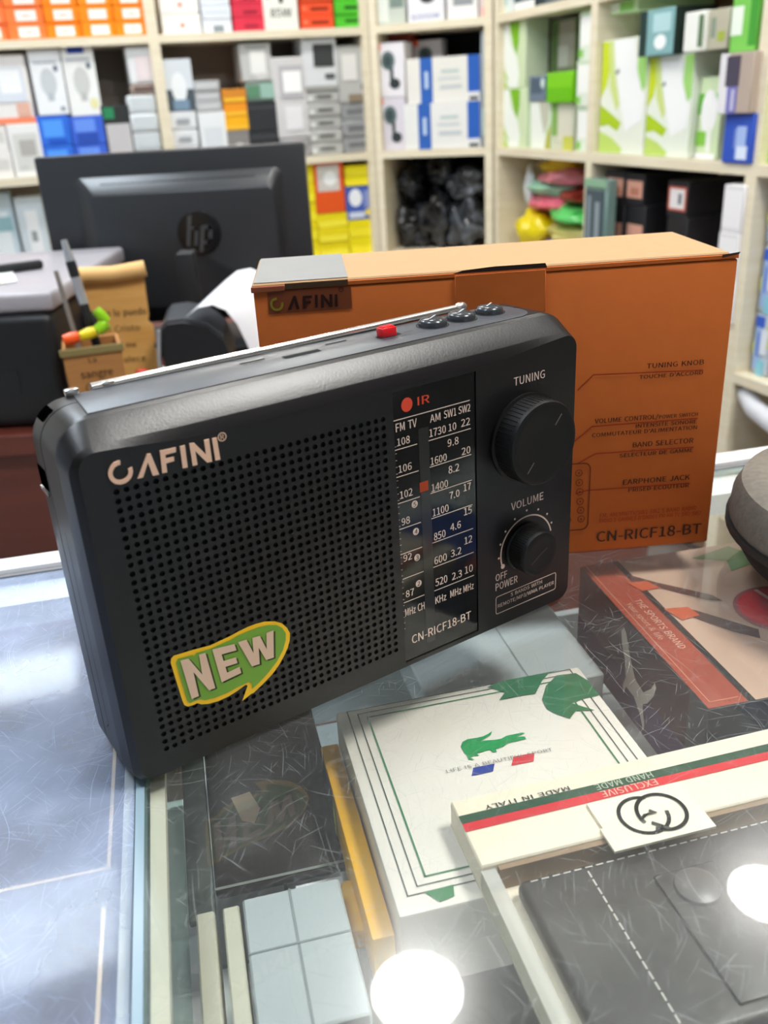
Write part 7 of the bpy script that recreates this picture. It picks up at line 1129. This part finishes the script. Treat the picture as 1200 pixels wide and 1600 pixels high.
# raised brand lettering
m_logo = mat('rose_cream_logo', 'f4c8ac', .4, .0, .5, .04, 90)
lg = cring(fp, .0189, .1377, .0045, .0029, 82, 372, .0003)
r = bmesh.ops.extrude_face_region(lg, geom=lg.faces[:])
for v in [x for x in r['geom'] if isinstance(x, bmesh.types.BMVert)]: v.co.y -= .0005
for k, pts in D['logo_pts'].items():
    x = bm_poly(fp, pts, .0002, th=.0005); join(lg, x)
bm_ring(fp, ell(.0575, .1393, .0611, .1429, 22), ell(.0579, .1397, .0607, .1425, 22), .0004, lg); bm_text(fp, 'R', .0586, .0600, .1401, .0019, .0004, .01, lg)
bmesh.ops.recalc_face_normals(lg, faces=lg.faces[:])
obj('brand_lettering', lg, m_logo, radio)
# NEW sticker
sk = obj('new_sticker', bm_poly(fp, D['new_outer'], .0003), mat('sticker_yellow', 'ffc808', .35, 0, .5, .02), radio)
obj('green_field', bm_poly(fp, D['new_inner'], .0005), mat('sticker_green', '76a830', .35, 0, .5, .05, 40), sk)
pb = bmesh.new(); pw = bmesh.new()
for k in 'NEW':
    bm_poly(fp, [(a + .0009, b - .0009) for a, b in D['new_' + k]], .0006 , pb); bm_poly(fp, D['new_' + k], .0008, pw)
obj('letter_shadow', pb, flat('39421f'), sk); obj('letter_faces', pw, mat('sticker_cream', 'e8c4a8', .4), sk)
# top plate with its slots, switch, buttons and antenna
def plate(a0, a1, b0, b1, r):
    return [(a0, b0), *[(a1 - r + r * math.cos(-PI / 2 + PI / 2 * i / 8), b0 + r + r * math.sin(-PI / 2 + PI / 2 * i / 8)) for i in range(9)], *[(a1 - r + r * math.cos(PI / 2 * i / 8), b1 - r + r * math.sin(PI / 2 * i / 8)) for i in range(9)], (a0 + .003, b1)]
tp0 = plate(.0150, .2320, .0126, .0408, .011)
obj('plate_seam', bm_loft([[(a, b, RZ - .0004) for a, b in plate(.0146, .2326, .0125, .0412, .0114)], [(a, b, RZ + .00012) for a, b in plate(.0146, .2326, .0125, .0412, .0114)]]), m_seam, radio)
obj('top_plate', bm_loft([[(a, b, RZ) for a, b in tp0], [(a, b, RZ + .0003) for a, b in tp0], [(a, b, RZ + .0004) for a, b in plate(.0152, .2317, .0128, .0406, .0108)]]), m_top, radio, 30)
TZ = RZ + .0004; tpp = Pl((0, 0, TZ), (1, 0, 0), (0, 1, 0))
for nm, q in (('usb_slot', (.1030, .0262, .1205, .0302)), ('card_slot', (.0848, .0318, .0964, .0332)), ('jack_slot', (.1268, .0335, .1378, .0348)), ('switch_slot', (.1500, .0252, .1618, .0292))):
    obj(nm, bm_poly(tpp, rect(*q), .0002), m_hole, radio)
obj('usb_tongue', bm_poly(tpp, rect(.1040, .0288, .1195, .0298), .0004), flat('55595e'), radio)
sw = box('slide_switch', .1512, .1590, .0250, .0300, TZ, TZ + .0042, mat('red_switch', 'e8202a', .35, 0, .5, .02), radio, .0005, 2)
for k in range(5): box('switch_rib', .1520 + k * .00135, .1526 + k * .00135, .0256, .0294, TZ + .0042, TZ + .0047, MATS[('red_switch', 'e8202a')], sw)
for u, v in ((.1819, .0290), (.1990, .0292), (.2168, .0300)):
    b = obj('push_button', bm_lathe([(0, .0), (.0068, 0), (.0066, .0018), (.0055, .0030), (.003, .0036), (0, .0037)], 30), mat('button_gloss_grey', '3a3d41', .22, .2), radio, 50, (u, v, TZ))
    obj('button_well', bm_lathe([(.0071, .0002), (.0078, .0002), (.0078, 0), (.0071, 0)], 30), m_seam, b)
    obj('button_ridge', bm_line(Pl((0, 0, .0037), (1, 0, 0), (0, 1, 0)), [(-.003, -.002), (.003, .002)], .0008, .0002), flat('a9aeb2'), b)
pb = bmesh.new()
bm_text(tpp, 'USB', .1090, .1125, .0232, .0015, .0002, 0, pb); bm_text(tpp, 'TF CARD', .0850, .0930, .0288, .0015, .0002, 0, pb); bm_text(tpp, 'RADIO  MP3', .1500, .1640, .0215, .0015, .0002, 0, pb); bm_text(tpp, 'MODE', .1640, .1690, .0262, .0013, .0002, 0, pb); bm_text(tpp, 'DC', .0975, .1000, .0345, .0014, .0002, 0, pb)
obj('embossed_marks', pb, flat('16171a'), radio)
m_chr = mat('antenna_steel', 'd8d3cd', .22, .85, .5, 0)
an = obj('antenna', bm_tube([(.0260, .0438, RZ + .0003), (.1000, .0435, RZ + .0008), (.1001, .0435, RZ + .0008), (.2070, .0428, RZ + .0021)], .0017, 14, taper=[.0022, .0022, .0018, .0018]), m_chr, radio, 50)
obj('antenna_tip', bm_lathe([(0, -.0035), (.0016, -.0033), (.0024, -.0015), (.0024, .0015), (.0014, .0032), (0, .0036)], 20), m_chr, an, 50, (.2095, .0428, RZ + .0022), (0, PI / 2, 0))
obj('antenna_hinge', bm_box(.0150, .0205, .0395, .0430, TZ - .0005, TZ + .0022, .0006, 2), m_chr, radio, 40)
obj('antenna_clip', bm_box(.0300, .0350, .0415, .0440, TZ, TZ + .0018, .0005, 2), m_chr, radio, 40)
# strap slots on the upper left corner and side
m_slot = mat('strap_slot_black', '020202', 1, 0, 0, var=0)
cpl = lambda ang, off: None
th = math.radians(135); CR = .0147; cc = Vector((CR, 0, RZ - CR)); dr = Vector((math.cos(th), 0, math.sin(th))); tg = Vector((-dr.z, 0, dr.x))
sp_ = Pl(cc + dr * CR, Vector((0, -1, 0)), -tg)
def curved_patch(name, a0, a1, v0, v1, m, lift=.00015, n=6):
    b = bmesh.new(); rows = []
    for i in range(n + 1):
        t = math.radians(a0 + (a1 - a0) * i / n); d = Vector((math.cos(t), 0, math.sin(t))); p = cc + d * (CR + lift)
        rows.append((b.verts.new((p.x, v0, p.z)), b.verts.new((p.x, v1, p.z))))
    for A_, B_ in zip(rows[:-1], rows[1:]): b.faces.new((A_[0], A_[1], B_[1], B_[0]))
    bmesh.ops.recalc_face_normals(b, faces=b.faces[:]); return obj(name, b, m, radio, 60)
curved_patch('strap_slot', 118, 141, .0325, .0412, m_slot)
sd = Pl((0, 0, 0), (0, -1, 0), (0, 0, 1))
obj('strap_slot', bm_poly(sd, rect(-.0430, .1245, -.0318, .1335), .0002), m_slot, radio)
box('strap_pin', -.0008, .0002, .0325, .0435, .1225, .1242, m_chr, radio)
obj('side_seam', bm_line(sd, [(-.0200, .022), (-.0200, .112)], .0005, .0002), m_seam, radio)
obj('side_seam', bm_line(sd, [(-.0200, .022), (-.0235, .019)], .0005, .0002), m_seam, radio)
